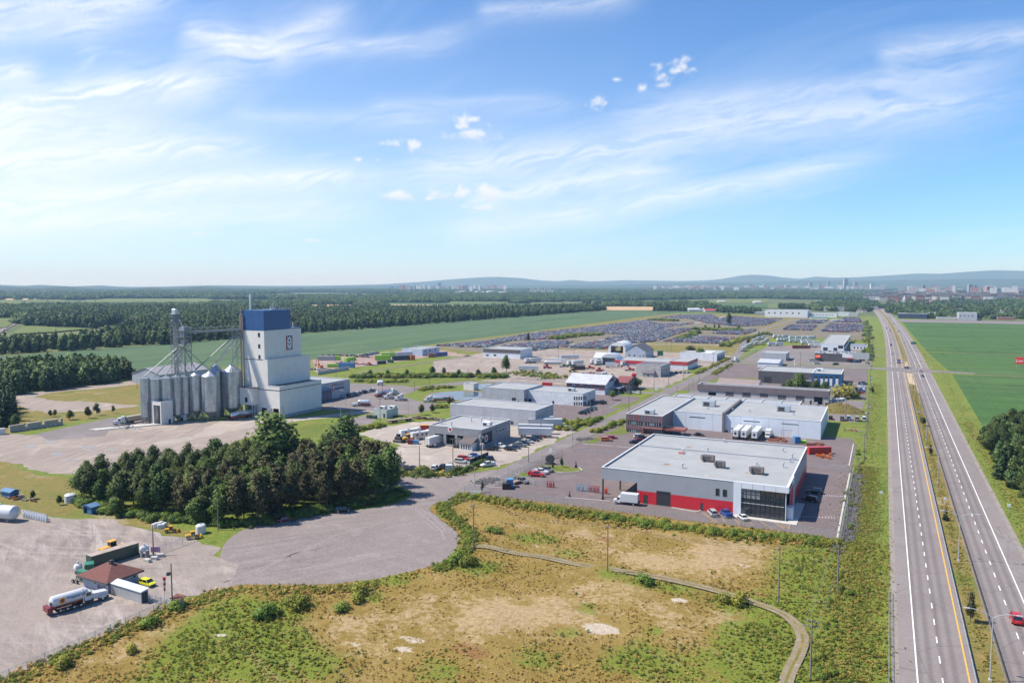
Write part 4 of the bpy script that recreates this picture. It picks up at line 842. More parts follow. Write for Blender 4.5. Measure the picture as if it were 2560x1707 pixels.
for zz in (ez-2.1,ez-5.1,ez-20):
 k=MB()
 for a in np.linspace(0,2*math.pi,13)[:-1]:k.tube((2.5*math.cos(a)*1.0,2.1*math.sin(a),zz),(2.5*math.cos(a),2.1*math.sin(a),zz+1.1),0.04,seg=3)
 k.lathe([(2.3,zz+1.05),(2.36,zz+1.1),(2.3,zz+1.15)],12);k.build('platform_rail',LATT,el)
dt=ray_at(*T4(728,1335));dz=z_at(T4(700,375),dt.x,dt.y);dlow=z_at(T4(700,545),dt.x,dt.y)
ds=thing('distributor_tower','square lattice distributor tower between the silos with spouts','tower',(dt.x,dt.y,0))
k=MB();lattice(k,0,0,0,dz,4.2,3.2,0.13);k.build('lattice',LATT,ds)
for zz in (dlow,dlow+4.5,dz):MB().box(-3.2,-2.6,zz,3.2,2.6,zz+0.12).build('platform',LATT,ds)
k=MB();k.lathe([(0.5,dlow+0.2),(1.8,dlow+2.2),(1.8,dlow+3.2),(0.6,dlow+4.2)],12);k.box(-2.2,-0.8,dlow+5,0.6,0.8,dlow+7.4);k.box(-0.5,-1.6,dz+0.3,1.8,1.6,dz+2.0);k.tube((-3,0,dlow+9),(0,0,dlow+4),0.5);k.build('distributor',plain('dull_steel',(0.30,0.31,0.34),0.5,0.4),ds)
for zz in (dlow,dlow+4.5,dz):
 k=MB()
 for sx in (-3.2,3.2):k.tube((sx,-2.6,zz+1.1),(sx,2.6,zz+1.1),0.04,seg=3)
 for sy in (-2.6,2.6):
  k.tube((-3.2,sy,zz+1.1),(3.2,sy,zz+1.1),0.04,seg=3)
  for sx in np.linspace(-3.2,3.2,6):k.tube((sx,sy,zz),(sx,sy,zz+1.1),0.035,seg=3)
 k.build('platform_rail',LATT,ds)
ml=Vector((mc.x-mW,mc.y+1.0,h3+1.0));c0=Vector((dt.x,dt.y,dz-0.4));
cw=thing('catwalk_conveyor','long trussed catwalk conveyor bridging distributor and mill tower','conveyor',(dt.x,dt.y,0))
v=ml-Vector((dt.x,dt.y,0));s0=Vector((0,0,dz-0.6));s1=Vector((v.x,v.y,h3+0.8));nrm=Vector((-(s1-s0).y,(s1-s0).x,0)).normalized()*0.9
k=MB();k.add([s0-nrm+Vector((0,0,-0.9)),s0+nrm+Vector((0,0,-0.9)),s0+nrm,s0-nrm,s1-nrm+Vector((0,0,-0.9)),s1+nrm+Vector((0,0,-0.9)),s1+nrm,s1-nrm],[(0,1,2,3),(7,6,5,4),(0,4,5,1),(1,5,6,2),(2,6,7,3),(3,7,4,0)]);k.build('conveyor_trough',LATT,cw)
k=MB();n=20
for d_ in (-1,1):
 k.tube(s0+nrm*d_*1.1+Vector((0,0,1.6)),s1+nrm*d_*1.1+Vector((0,0,1.6)),0.09,seg=4)
 for i in range(n+1):
  a_=s0.lerp(s1,i/n)+nrm*d_*1.1;k.tube(a_,a_+Vector((0,0,1.6)),0.05,seg=3)
  if i<n:k.tube(a_,s0.lerp(s1,(i+1)/n)+nrm*d_*1.1+Vector((0,0,1.6)),0.05,seg=3)
k.build('truss',LATT,cw)
sup=s0.lerp(s1,0.80);k=MB();lattice(k,sup.x,sup.y+2.5,0,sup.z-1.0,3.0,3.0,0.08);k.build('support_tower',LATT,cw)
def spout(label,a,b,r=0.18):
 o=thing('grain_spout',label,'pipe',(b.x,b.y,0),group='grain spouts over the silos');off_=Vector((b.x,b.y,0))
 MB().tube(a-off_,b-off_,r,seg=8).build('pipe',LATT,o);m_=a.lerp(b,0.45)-off_;d_=(b-a).normalized();MB().tube(m_-d_*0.12,m_+d_*0.12,r*2.2,seg=8).build('flange',STEEL_W,o)
dp=Vector((dt.x-1.0,dt.y,dlow+1.0));mp=Vector((mc.x-mW-0.8,mc.y-0.6,h3-0.5))
for key,src in (('a',dp),('b',dp),('c',dp),('d',dp),('f',dp),('g',dp)):spout('sloping grain spout from the distributor tower down to a silo roof',src+Vector((random.uniform(-1,1),0,random.uniform(-1.5,0.5))),S[key])
for i,(key,dx)in enumerate((('f',0.3),('f',-0.5),('g',0),('h',0),('h',0.5),('i',0))):spout('long grain spout from the mill tower corner to a silo roof',mp+Vector((0.5*i-1.5,0,-0.7*i)),S[key]+Vector((dx,0,0.2)))
spout('grain spout from the elevator head to the distributor',Vector((elev.x+1,elev.y,ez-1)),Vector((dt.x,dt.y,dz+1.0)))
# ---- truck dump house, low annex and sheds round the mill
dc,dW,dD,dh=footprint(T4(452,1405),T4(450,1155),T4(352,1400),T4(580,1390))
dmp=hall('truck_dump_house','narrow cream truck dump house open at the front','shed',dc,dW,dD,dh,TAN,ROOF_D,front=[('open',T4(362,1185),T4(442,1402))],side=[('door',T4(528,1340),T4(556,1390))],par=0.1)
ramp=MB();ramp.add([(-dW+0.3,0,0.02),(-0.3,0,0.02),(-0.3,0,0.45),(-dW+0.3,0,0.45),(-dW-14,-22,0.02),(-14-0.6,-22,0.02),(-14-0.6,-22,0.3),(-dW-14,-22,0.3)],[(0,1,2,3),(7,6,5,4),(0,4,5,1),(1,5,6,2),(2,6,7,3),(3,7,4,0)]);ramp.build('ramp',CONC,dmp)
ac,aW,aD,ah=footprint(T4(697,1360),T4(697,1298),T4(585,1385),T4(730,1350));hall('pit_annex','low white annex with blue door beside the dump house','shed',ac,aW,aD,ah,TAN,ROOF_D,front=[('door',T4(652,1318),T4(690,1368),)])
gc,gW,gD,gh=footprint(A1(1360,1150),A1(1360,1030),A1(1193,1085),A1(1700,1100))
GREYM=siding('grey_sheet',(0.36,0.39,0.43),0.3,0.5,depth=0.3);ROOFM=siding('grey_metal_roof',(0.27,0.26,0.27),0.4,0.6,depth=0.4)
gable_hall('grey_storage_shed','grey gabled storage shed behind the silos','shed',ray_at(*A1(1215,1090))+Vector((26,0,0)),26,40,6.5,10.5,GREYM,ROOFM,along='y')
# ---- middle of the estate
BLUEW=siding('pale_blue_sheet',(0.40,0.46,0.56),0.9,0.5,depth=0.3);WHITEW=siding('white_sheet',(0.60,0.62,0.66),0.4,0.5,depth=0.25);GREYW=siding('light_grey_sheet',(0.36,0.37,0.41),0.35,0.5,depth=0.3)
GREYD=siding('mid_grey_sheet',(0.24,0.245,0.265),0.35,0.5,depth=0.3);BROWN=plain('dark_coping',(0.10,0.085,0.085),0.6);GREENW=siding('pale_green_sheet',(0.45,0.50,0.47),0.4,0.5)
c,W,D,h=footprint(A2(1527,845),A2(1527,783),A2(1340,840),A2(1685,830))
r=hall('pale_blue_hall','pale blue metal hall with white roof by the scrapyard','warehouse',c,W,D,h,BLUEW,ROOF_W,side=[('winb',4,3.4,6,5),('winb',12,3.4,14,5),('winb',22,3.4,24,5)])
for i in range(6):vent(r,-W*0.8+i*W*0.14,D*0.5,h-0.35,1.6,0.4)
c,W,D,h=footprint(A3(75,873),A3(75,788),A2(2088,885),A3(80,873));D=26
r=hall('dark_fascia_hall','white hall with dark fascia and ribbon windows behind a lone tree','warehouse',c,W,D,h,WHITEW,ROOF_W,front=[('winb',A2(2112,828),A2(2135,845)),('winb',A2(2180,828),A2(2205,845))])
MB().box(-W-0.15,-0.3,h-3.2,0.15,-0.003,h-0.2).build('fascia',BROWN,r)
c,W,D,h=footprint(A2(1198,1418),A2(1198,1340),A2(1082,1375),A2(1304,1395))
r=hall('utility_building','small pale green utility building with blue door and rooftop gear','utility building',c,W,D,h,GREENW,ROOF_G,front=[('door',A2(1168,1372),A2(1187,1414))])
rooftop_unit(r,-W*0.6,D*0.4,h-0.35,2.6);rooftop_unit(r,-W*0.1,D*0.7,h-0.35,2.6)
MB().rbox(-W-2,-3.5,0,-W+0.5,-2,1.7,0.1).build('cabinet',plain('green_cabinet',(0.02,0.05,0.035),0.5),r);MB().rbox(-W+1.2,-3.7,0,-W+3.7,-2.2,1.7,0.1).build('cabinet',MATS['green_cabinet'],r)
c,W,D,h=footprint(A2(1998,1160),A2(1998,1100),A2(1905,1150),A2(2042,1150));hall('pump_house','small beige pump house at the edge of the ponds','shed',c,W,D,h,TAN,ROOF_W)
c,W,D,h=footprint(ZG(1410,1020),ZG(1408,535),ZG(122,700),ZG(2115,680));gar=c
r=hall('truck_garage','grey truck repair garage with three open bays','garage',c,W,D,h,GREYD,ROOF_G,front=[('open',ZG(265,618),ZG(478,860)),('open',ZG(540,640),ZG(755,900)),('open',ZG(815,668),ZG(1040,960))],side=[('win',ZG(1755,545),ZG(1800,605)),('win',ZG(1843,515),ZG(1890,575)),('win',ZG(1922,485),ZG(1970,545)),('win',ZG(2010,452),ZG(2055,515)),('win',ZG(1755,740),ZG(1790,790))],coping=STEEL_W)
for x,y in ((-W*0.9,D*0.22),(-W*0.62,D*0.1),(-W*0.55,D*0.62),(-W*0.35,D*0.62),(-W*0.22,D*0.68)):vent(r,x,y,h-0.35,1.7,0.35)
rooftop_unit(r,-W*0.13,D*0.42,h-0.35,3.0,STEEL_W)
y0,z1=on_x(ZG(1412,640),c.x);y1,z0=on_x(ZG(1665,660),c.x);MB().box(0.003,0.6,h-6.2,0.10,y1-c.y,h-1.7).build('banner',plain('black_banner',(0.03,0.025,0.035),0.6),r)
zc_=h-4.0;bn=[o for o in r.children if o.name.startswith('banner')][0]
k=MB().lathe([(1.5,0.101),(1.5,0.14)],20,'x',(0,(y1-c.y)*0.42,zc_));k.build('banner_wheel',STEEL_W,bn);k=MB().lathe([(0.9,0.141),(0.9,0.17)],20,'x',(0,(y1-c.y)*0.42,zc_));k.build('banner_hub',plain('sign_red',(0.45,0.03,0.05),0.5),bn)
x0,z0=on_y(ZG(643,522),c.y);k=MB().lathe([(1.1,-0.10),(1.1,-0.003)],20,'y',(x0-c.x,0,z0));o=k.build('round_sign',STEEL_W,r);MB().lathe([(0.65,-0.15),(0.65,-0.101)],20,'y',(x0-c.x,0,z0)).build('sign_disc',MATS['sign_red'],o)
pc,pW,pD,ph=footprint(ZG(1310,1005),ZG(1310,850),ZG(1010,980),ZG(1345,1000));pD=4
p_=hall('garage_office','small glazed porch office with grey roof at the garage corner','porch',Vector((pc.x,c.y-4.2,0)),pW,4.0,2.9,FRAME_W,ROOF_G,front=[('win',-pW+0.4+i*pW/5,0.5,-pW+0.2+(i+1)*pW/5,2.4)for i in range(5)],flat=False)
MB().add([(-pW-0.3,-0.4,2.8),(0.3,-0.4,2.8),(0.3,4.1,4.6),(-pW-0.3,4.1,4.6),(-pW-0.3,-0.4,2.95),(0.3,-0.4,2.95),(0.3,4.1,4.75),(-pW-0.3,4.1,4.75)],[(0,3,2,1),(4,5,6,7),(0,1,5,4),(1,2,6,5),(2,3,7,6),(3,0,4,7)]).build('roof',plain('brown_shingle',(0.12,0.10,0.10),0.9),p_)
rc=ray_at(*A3(215,1345),8.0);fc=Vector((rc.x,rc.y,0));W=fc.x-solve(lambda x:to_px((x,fc.y,0))[0],A2(1785,1390)[0],-400,fc.x);D=solve(lambda y:to_px((fc.x,y,8))[0],A3(380,1300)[0],fc.y,fc.y+200)-fc.y
r=hall('plain_grey_hall','long plain grey metal hall with white roof behind the garage','warehouse',fc,W,D,8.0,GREYW,ROOF_W,front=[('winb',-W*0.28,0.8,-W*0.25,2.2)],side=[('door',D*0.62,0,D*0.72,2.4)],coping=STEEL_W)
c,W,D,h=footprint(A3(650,1305),A3(650,1190),A3(145,1262),A3(765,1255))
slit=[('winb',A3(568+i*21,1215),A3(580+i*21,1247))for i in range(4)]+[('winb',A3(568+i*21,1265),A3(580+i*21,1297))for i in range(4)]
r=hall('slit_window_hall','light grey office hall with rows of narrow dark windows','warehouse',c,W,D,h,WHITEW,ROOF_W,front=slit+[('winb',A3(370,1255),A3(387,1287)),('door',A3(150,1235),A3(180,1275))],side=[('winb',A3(655+i*10,1213),A3(661+i*10,1245))for i in range(3)]+[('winb',A3(655+i*10,1265),A3(661+i*10,1297))for i in range(3)]+[('winb',A3(700,1255),A3(755,1290))])
rooftop_unit(r,-W*0.32,D*0.5,h-0.35,3.2)
xl=solve(lambda x:to_px((x,c.y+0.0,0))[0],A2(2115,1250)[0],-500,-100)
wing=hall('grey_hall_wing','plain grey wing projecting left from the slit window hall','warehouse',Vector((c.x-W-0.05,c.y-5.0,0)),c.x-W-xl,D+5,h+0.8,GREYW,ROOF_W,front=[('gdoord',A3(-2,1225),A3(37,1262)),('winb',A3(50,1250),A3(66,1270))],side=[('door',1,0,3.4,2.6)])
c,W,D,h=footprint(A3(852,1202),A3(852,1105),A3(500,1180),A3(970,1110))
MAROON=siding('brown_siding',(0.22,0.13,0.12),0.3,0.6,horiz=True);RED_T=plain('red_trim',(0.30,0.05,0.05),0.5);WROOF=siding('white_metal_roof',(0.42,0.43,0.45),0.45,0.45,depth=0.35)
def z_front(p):return on_y(p,c.y)[1]
r=gable_hall('brown_gabled_shop','gabled shop with white metal roof, brown band and red trim','shop',c,W,D,h,h+4.2,WHITEW,WROOF,front=[('win',A3(553+i*72,1112),A3(577+i*72,1140))for i in range(4)],side=[('win',3+i*3.2,4.6,4.3+i*3.2,6.4)for i in range(5)],along='x',over=0.9)
zb0,zb1=z_front(A3(852,1152)),z_front(A3(852,1118));k=MB()
xs=sorted([on_y(A3(553+i*72,1120),c.y)[0]-c.x for i in range(4)]+[on_y(A3(577+i*72,1120),c.y)[0]-c.x for i in range(4)]);xs=[-W]+xs+[0]
for i in range(0,len(xs)-1,2):k.box(xs[i],-0.08,zb0,xs[i+1],-0.003,zb1)
k.build('brown_band',MAROON,r)
k=MB();k.box(-W,-0.12,zb0-0.35,0.12,-0.003,zb0-0.003);k.box(-W,-0.12,zb1+0.003,0.12,-0.003,zb1+0.35);k.box(0.003,0,zb0-0.35,0.12,D,zb0-0.05);k.build('trim',RED_T,r)
MB().box(0.003,D*0.28,h+0.6,0.12,D*0.68,h+2.2).build('gable_sign',DARK,r)
exc=Vector((c.x+8.5,c.y+D*0.72,0));r2=gable_hall('brown_shop_annex','two storey brown annex with small windows at the gabled shop','annex',exc,8.2,D*0.9,h*0.9,h*0.9+2.6,siding('dark_brown_siding',(0.115,0.085,0.085),0.3,0.6,horiz=True),plain('maroon_roof',(0.20,0.06,0.06),0.7),side=[('win',D*0.3,4.6,D*0.3+1.3,6),('win',D*0.18,1.0,D*0.18+1.1,3),('win',D*0.3,1.0,D*0.3+1.2,3),('win',D*0.5,4.6,D*0.5+1.3,6)],along='x')
k=MB();k.box(0.003,D*0.30,3.2,6.5,D*0.72,3.5);k.build('canopy',plain('blue_grey_canopy',(0.25,0.28,0.36),0.5),r)
for y in (D*0.32,D*0.7):MB().tube((6.2,y,0),(6.2,y,3.2),0.12,seg=6).build('post',FRAME_W,r)
BEIGE=siding('beige_grey_sheet',(0.37,0.355,0.34),0.5,0.6);SLATE=plain('slate_roof',(0.13,0.12,0.13),0.8,var=0.12)
c,W,D,h=footprint(A3(1365,1040),A3(1365,935),A3(1140,975),A3(1452,985));hall('tall_grey_shed','tall beige grey workshop with dark flat roof','workshop',c,W,D,h,BEIGE,SLATE,side=[('door',1.5,0,4,3.2)])
c,W,D,h=footprint(A3(1300,1040),A3(1300,1005),A3(1200,1037),A3(1310,1038));gable_hall('grey_site_hut','small dark grey hut with white door before the tall workshop','hut',c,W,4,3.0,4.6,GREYD,SLATE,front=[('door',A3(1240,1008),A3(1262,1033),FRAME_W)][:0]+[('win',A3(1238,1008),A3(1262,1036))],along='x')
c,W,D,h=footprint(A3(1612,972),A3(1612,898),A3(1440,965),A3(1703,942))
RED_F=plain('red_fascia',(0.42,0.03,0.035),0.5);r=hall('red_fascia_shop','white flat roofed shop with broad red fascia','shop',c,W,D,h,WHITEW,ROOF_W,side=[('gdoor',D*0.35,0,D*0.5,3.5)])
k=MB();k.box(-W,-0.25,h-2.6,0.25,-0.003,h-0.1);k.box(0.003,0,h-2.6,0.25,D,h-0.1);k.build('red_fascia',RED_F,r)
lw=hall('red_fascia_wing','lower left wing of the red fascia shop','shop',Vector((c.x-W-0.05,c.y+6,0)),46,D-6,h-1.4,GREYW,ROOF_W);k=MB();k.box(-46,-0.25,h-4,0.0,-0.003,h-1.5);k.build('red_fascia',RED_F,lw)
c,W,D,h=footprint(A3(1225,868),A3(1225,800),A3(1040,862),A3(1300,845))
r=gable_hall('blue_gabled_hall','blue grey gabled hall with dark shingle roof','hall',c,W,D,h,h+5.5,siding('blue_grey_sheet',(0.33,0.38,0.45),0.4,0.5),plain('charcoal_shingle',(0.095,0.09,0.105),0.9),front=[('win',-W*0.85,1.5,-W*0.75,3.4),('win',-W*0.6,1.5,-W*0.5,3.4),('door',-W*0.3,0,-W*0.24,2.4),('win',-W*0.15,1.5,-W*0.07,3.4)],along='y')
def quonset(label,px,far_px,r_,mat,open_r=0.55,L=None):
 p=ray_at(*px);L=L or 22;root=thing('arched_shelter',label,'shelter',(p.x,p.y,0));n=18;vs=[];fs=[]
 for y in np.linspace(0,L,9):
  for i in range(n+1):a=math.pi*i/n;vs.append((-r_*math.cos(a),y,r_*1.08*math.sin(a)))
 for j in range(8):
  for i in range(n):fs.append((j*(n+1)+i,(j+1)*(n+1)+i,(j+1)*(n+1)+i+1,j*(n+1)+i+1))
 k=MB().add(vs,fs);o=k.build('arch_shell',mat,root,smooth=True);md=o.modifiers.new('thick','SOLIDIFY');md.thickness=0.12
 k=MB();hw,hh=r_*open_r,r_*0.72
 pts=[(-r_*math.cos(math.pi*i/n)*0.985,r_*1.08*math.sin(math.pi*i/n)*0.985)for i in range(n+1)]
 for i in range(n):
  (x0,z0),(x1,z1)=pts[i],pts[i+1]
  if x1<=-hw or x0>=hw:k.add([(x0,0.05,0),(x1,0.05,0),(x1,0.05,z1),(x0,0.05,z0)],[(0,1,2,3)])
  else :k.add([(x0,0.05,hh),(x1,0.05,hh),(x1,0.05,max(z1,hh)),(x0,0.05,max(z0,hh))],[(0,1,2,3)])
 k.build('end_wall',mat,root);MB().box(-hw*0.92,L-1.0,0,hw*0.92,L-0.8,r_*0.9).build('back_wall',mat,root)
TARP=plain('white_tarp',(0.58,0.59,0.61),0.45,var=0.05);ARCH=siding('silver_arch',(0.52,0.54,0.58),0.6,0.35,0.3,depth=0.3)
quonset('white arched fabric shelter at the edge of the scrapyard',A3(963,818),None,9.6,TARP,0.5,26)
quonset('silver arched metal shelter open at the front in the truck yard',A3(890,930),None,8.6,ARCH,0.62,14)
c,W,D,h=footprint(A3(958,920),A3(958,868),A3(750,905),A3(1000,905));gable_hall('white_tool_barn','low white gabled barn beside the silver arched shelter','barn',c,W,D,h,h+4,WHITEW,WROOF,front=[('open',-W*0.85,0,-W*0.6,4)],along='x')
c,W,D,h=footprint(A3(1880,892),A3(1880,825),A3(1540,855),A3(1955,860))
r=hall('white_workshop','wide white workshop with bay doors behind two round trees','workshop',c,W,D,h,WHITEW,ROOF_W,side=[('gdoord',D*0.08+i*D*0.22,0,D*0.22+i*D*0.22,4.2)for i in range(4)]);MB().box(-W*0.5,D*0.2,h-0.33,-W*0.2,D*0.8,h-0.2).build('bright_roof_patch',TARP,r)
# ---- right of the street
c,W,D,h=footprint(A4(165,890),A4(165,822),A3(2285,870),A4(196,872));hall('white_roofed_depot','tall grey ribbed depot with bright white roof','warehouse',c,W,D,h,GREYW,ROOF_W,side=[('gdoord',2,0,8,4)])
c,W,D,h=footprint(A4(95,955),A4(95,912),A3(2255,960),A4(140,945));gable_hall('small_grey_depot','small pale grey depot with low pitched roof','warehouse',c,W,D,h,h+1.6,WHITEW,WROOF,along='x')
c,W,D,h=footprint(A4(695,808),A4(695,738),A4(485,800),A4(755,795));hall('white_box_office','white two storey box with dark corner glazing','office',c,W,D,h,WHITEW,ROOF_W,front=[('winb',-W*0.25,h*0.45,-0.6,h*0.85),('gdoord',-W*0.9,0,-W*0.7,4),('gdoord',-W*0.45,0,-W*0.28,4)],side=[('winb',0.6,h*0.45,D*0.8,h*0.85)])
c,W,D,h=footprint(A4(910,790),A4(910,755),A4(756,785),A4(915,788));hall('low_blue_roof_shop','low white shop with blue grey roof near the poles','shop',c,W,30,h,WHITEW,plain('blue_grey_roof',(0.17,0.19,0.24),0.7),front=[('winb',-W*0.8+i*W*0.2,1,-W*0.72+i*W*0.2,3)for i in range(4)])
c,W,D,h=footprint(A4(795,905),A4(795,828),A4(428,895),A4(800,880))
CHAR=siding('charcoal_panel',(0.085,0.075,0.08),0.3,0.5,horiz=True);r=hall('charcoal_shop','flat charcoal shop with white end bay and red canopy','shop',c,W,26,h,CHAR,ROOF_W,front=[('winb',A4(722,880),A4(740,902)),('winb',A4(748,880),A4(770,902))])
x0=on_y(A4(682,850),c.y)[0]-c.x;k=MB();k.box(x0,-0.1,3.9,0.1,-0.003,h-0.1);k.box(0.003,0,0,0.1,26,h-0.1);k.build('white_end',WHITEW,r);xx=on_y(A4(720,870),c.y)[0]-c.x
k=MB();k.box(xx,-1.8,3.2,0.4,-0.11,3.7);k.build('red_canopy',RED_F,r);x1=on_y(A4(458,860),c.y)[0]-c.x;MB().add([(x1-2,-2.4,3.6),(x1+2,-2.4,3.6),(x1+2,-0.01,5.2),(x1-2,-0.01,5.2),(x1-2,-2.4,3.2),(x1+2,-2.4,3.2)],[(0,1,2,3),(4,5,1,0)]).build('red_awning',plain('awning_red',(0.55,0.07,0.04),0.6),r)
for i in range(8):rooftop_unit(r,-W*(0.1+0.11*i),6+7*(i%3),h-0.35,2.0+0.6*(i%2))
c,W,D,h=footprint(ZH(1005,858),ZH(1012,545),A4(405,1100),ZH(1062,700));D=max(D,34);c_blue=c
BLUE_B=siding('bright_blue_sheet',(0.012,0.075,0.19),0.3,0.5,depth=0.3);kx2=lambda x,y:on_y(ZH(x,y),c.y)[0]-c.x
r=hall('blue_front_shop','bright blue fronted shop with tall white doors and white roof','shop',c,W,D,h,BLUE_B,ROOF_W,front=[q for x in (352,497,608,722,870)for q in (('gdoor',ZH(x,645),ZH(x+64,830)),('winb',ZH(x,590),ZH(x+70,643)))],coping=STEEL_W)
rooftop_unit(r,-W*0.8,D*0.5,h-0.35,3.2,STEEL_W)
xl=on_y(A3(2262,1050),c.y)[0];r=hall('charcoal_side_hall','charcoal left half of the blue fronted shop with outside stair','shop',Vector((c.x-W-0.05,c.y,0)),c.x-W-xl,D,h-0.05,CHAR,ROOF_W,front=[('winb',-4,3.4,-2,5),('gdoord',-30,0,-25,4.2),('gdoord',-40,0,-35,4.2)])
st=MB()
for i in range(12):st.box(-9+i*0.55,-1.6,0.25+i*0.28,-8.45+i*0.55,-0.4,0.33+i*0.28)
st.tube((-9,-1.6,1.3),(-2.4,-1.6,4.7),0.06,seg=4);st.tube((-2.4,-1.6,4.7),(-0.3,-1.6,4.7),0.06,seg=4);st.box(-2.4,-1.6,3.3,-0.3,-0.4,3.4);st.build('outside_stair',STEEL_W,r)
TAUPE=siding('taupe_metal',(0.155,0.125,0.13),0.35,0.6,depth=0.3)
c,W,D,h=footprint(A4(555,1300),A4(553,1170),A3(1702,1210),A4(570,1285));D=10;row_c=c
doors=[('gdoorb',A3(x,1172),A3(x+75,1225))for x in (1802,1960,2116,2275)][1:]+[('gdoorb',A4(90,1200),A4(165,1270)),('gdoorb',A4(255,1208),A4(335,1275))]+[('open',A4(422,1218),A4(500,1292)),('open',A3(1802,1172),A3(1872,1215))]
r=hall('taupe_garage_row','long row of garages with deep purple grey fascia and brown doors','garage',c,W,D,h,siding('pale_taupe_block',(0.40,0.375,0.36),0.5,0.8,horiz=True,depth=0.2),ROOF_G,front=doors+[('door',A4(384,1250),A4(402,1292))],par=1.3)
zf=on_y(A4(553,1222),c.y)[1];k=MB();k.box(-W-0.15,-0.5,zf,0.15,-0.003,h+0.2);k.box(0.003,-0.002,zf,0.15,D,h+0.2);k.build('deep_fascia',TAUPE,r)
Yb=row_c.y+16;xb=solve(lambda x:to_px((x,Yb,3))[0],A3(2255,1115)[0],-200,0);W=xb-solve(lambda x:to_px((x,Yb,3))[0],A3(1882,1100)[0],-300,0);eb=z_at(A3(2255,1112),xb,Yb)
r=gable_hall('brown_roofed_shop','low white shop under a brown pitched roof','shop',Vector((xb,Yb,0)),W,18,eb,z_at(A3(2255,1066),xb,Yb+9),WHITEW,siding('brown_metal_roof',(0.25,0.19,0.175),0.4,0.6),front=[('win',-W*0.85,eb-2,-W*0.82,eb-0.5),('win',-W*0.5,eb-2,-W*0.46,eb-0.5)],along='x')
rc=ray_at(*A4(285,1297),4.6);fc=Vector((rc.x,rc.y,0));W=fc.x-solve(lambda x:to_px((x,fc.y,4.6))[0],A3(1455,1235)[0],-300,fc.x);D=15
r=hall('long_white_store','long low white store with ribbed roof between warehouses','warehouse',fc,W,D,4.6,GREYW,ROOF_W)
k=MB()
for i in range(7):k.box(-W*i/7-0.3,0.3,4.2,-W*i/7-0.05,D-0.3,4.68)
k.build('roof_rib',STEEL_W,r)
# ---- white L-shaped warehouse with purple office
wc,wW,wD,wh=footprint(B4(362,118),A4(548,1350),None,None)if False else (None,)*4
cR=ray_at(*B4(318,95));wh=z_at(A4(480,1447),cR.x,cR.y);wD=solve(lambda y:to_px((cR.x,y,wh))[0],A4(551,1350)[0],cR.y,cR.y+120)-cR.y
x_left=solve(lambda x:to_px((x,cR.y,wh))[0],A3(1475,1355)[0],-200,cR.x);wW=cR.x-x_left
WP=siding('white_insulated_panel',(0.60,0.64,0.70),1.1,0.5,depth=0.10,var=0.03,grime=0.06)
fx=lambda p:on_y(p,cR.y)[0]-cR.x
fr=[('winb',A3(1630,1397),A3(1772,1415)),('winb',A3(2125,1434),A3(2275,1452)),('winb',A4(125,1460),A4(280,1477)),('gdoor',ZB(1617,47),ZB(1714,140)),('door',ZB(1115,52),ZB(1140,97))]
fr+=[('gdoord',ZB(x,y),ZB(x+72,y+75))for x,y in ((1180,40),(1275,52),(1365,60),(1450,68))]
wr=hall('white_warehouse','big white panel warehouse with four trailer docks and purple office end','warehouse',cR,wW,wD,wh,WP,ROOF_W,front=fr,coping=STEEL_W)
for i in range(1,int(wW/6)):MB().box(-wW+i*6-0.02,-0.035,0.1,-wW+i*6+0.02,-0.002,wh-0.1).build('panel_joint',GREYW,wr)
xd=fx(A3(1945,1385));k=MB();k.box(xd-0.5,-1.2,0,xd+0.5,wD+0.4,wh+1.0);k.build('fire_wall',TAUPE,wr)
rooftop_unit(wr,fx(A3(1545,1290))+8,wD*0.55,wh-0.35,5.0);rooftop_unit(wr,-wW*0.28,wD*0.55,wh-0.35,5.0)
for x in (0.2,0.5,0.62,0.8):vent(wr,-wW*x,wD*0.35,wh-0.35,0.6,0.4)
for x,y in ((1180,40),(1275,52),(1365,60),(1450,68)):
 a,z1=on_y(ZB(x-8,y-8),cR.y);b=on_y(ZB(x+80,y),cR.y)[0];MB().box(a-cR.x,-0.9,z1-0.5,b-cR.x,-0.003,z1).build('dock_shelter',BROWN,wr)
oR=ray_at(*A3(1375,1568));oc_=ray_at(*ZO(1400,985));oH=z_at(ZO(1400,305),oc_.x,oc_.y);oW=oc_.x-solve(lambda x:to_px((x,oc_.y,oH))[0],ZO(82,215)[0],-200,oc_.x);oD=cR.y-oc_.y+wD
off2=hall('purple_clad_office','two storey office clad in purple brown and red panels','office',oc_,oW,cR.y+wD-oc_.y,oH,TAUPE,ROOF_W,front=[('winb',ZO(135,462),ZO(675,630)),('winb',ZO(780,515),ZO(1350,690)),('winb',ZO(120,765),ZO(672,935)),('winb',ZO(775,830),ZO(1010,955)),('door',ZO(1020,835),ZO(1095,1010))])
fo=lambda x,y:(on_y(ZO(x,y),oc_.y)[0]-oc_.x,on_y(ZO(x,y),oc_.y)[1])
PAN=[plain('taupe_panel',(0.13,0.10,0.115),0.5),plain('light_taupe_panel',(0.175,0.145,0.155),0.5),plain('rust_panel',(0.26,0.075,0.075),0.5)]
n=26;ztop=oH-0.15
for i in range(n):
 x0=-oW+oW*i/n+0.03;x1=-oW+oW*(i+1)/n-0.03;zlo=fo(135,450)[1]+(0 if i<n*0.46 else fo(780,505)[1]-fo(135,450)[1])*0.95
 MB().box(x0,-0.09,zlo+0.1,x1,-0.003,ztop).build('panel',PAN[2]if i in (3,7,9,16,24)else PAN[i%2],off2)
 if i<n*0.44:MB().box(x0,-0.09,fo(120,750)[1]+0.05,x1,-0.003,fo(135,640)[1]).build('panel',PAN[2]if i in (1,4,6,8)else PAN[i%2],off2)
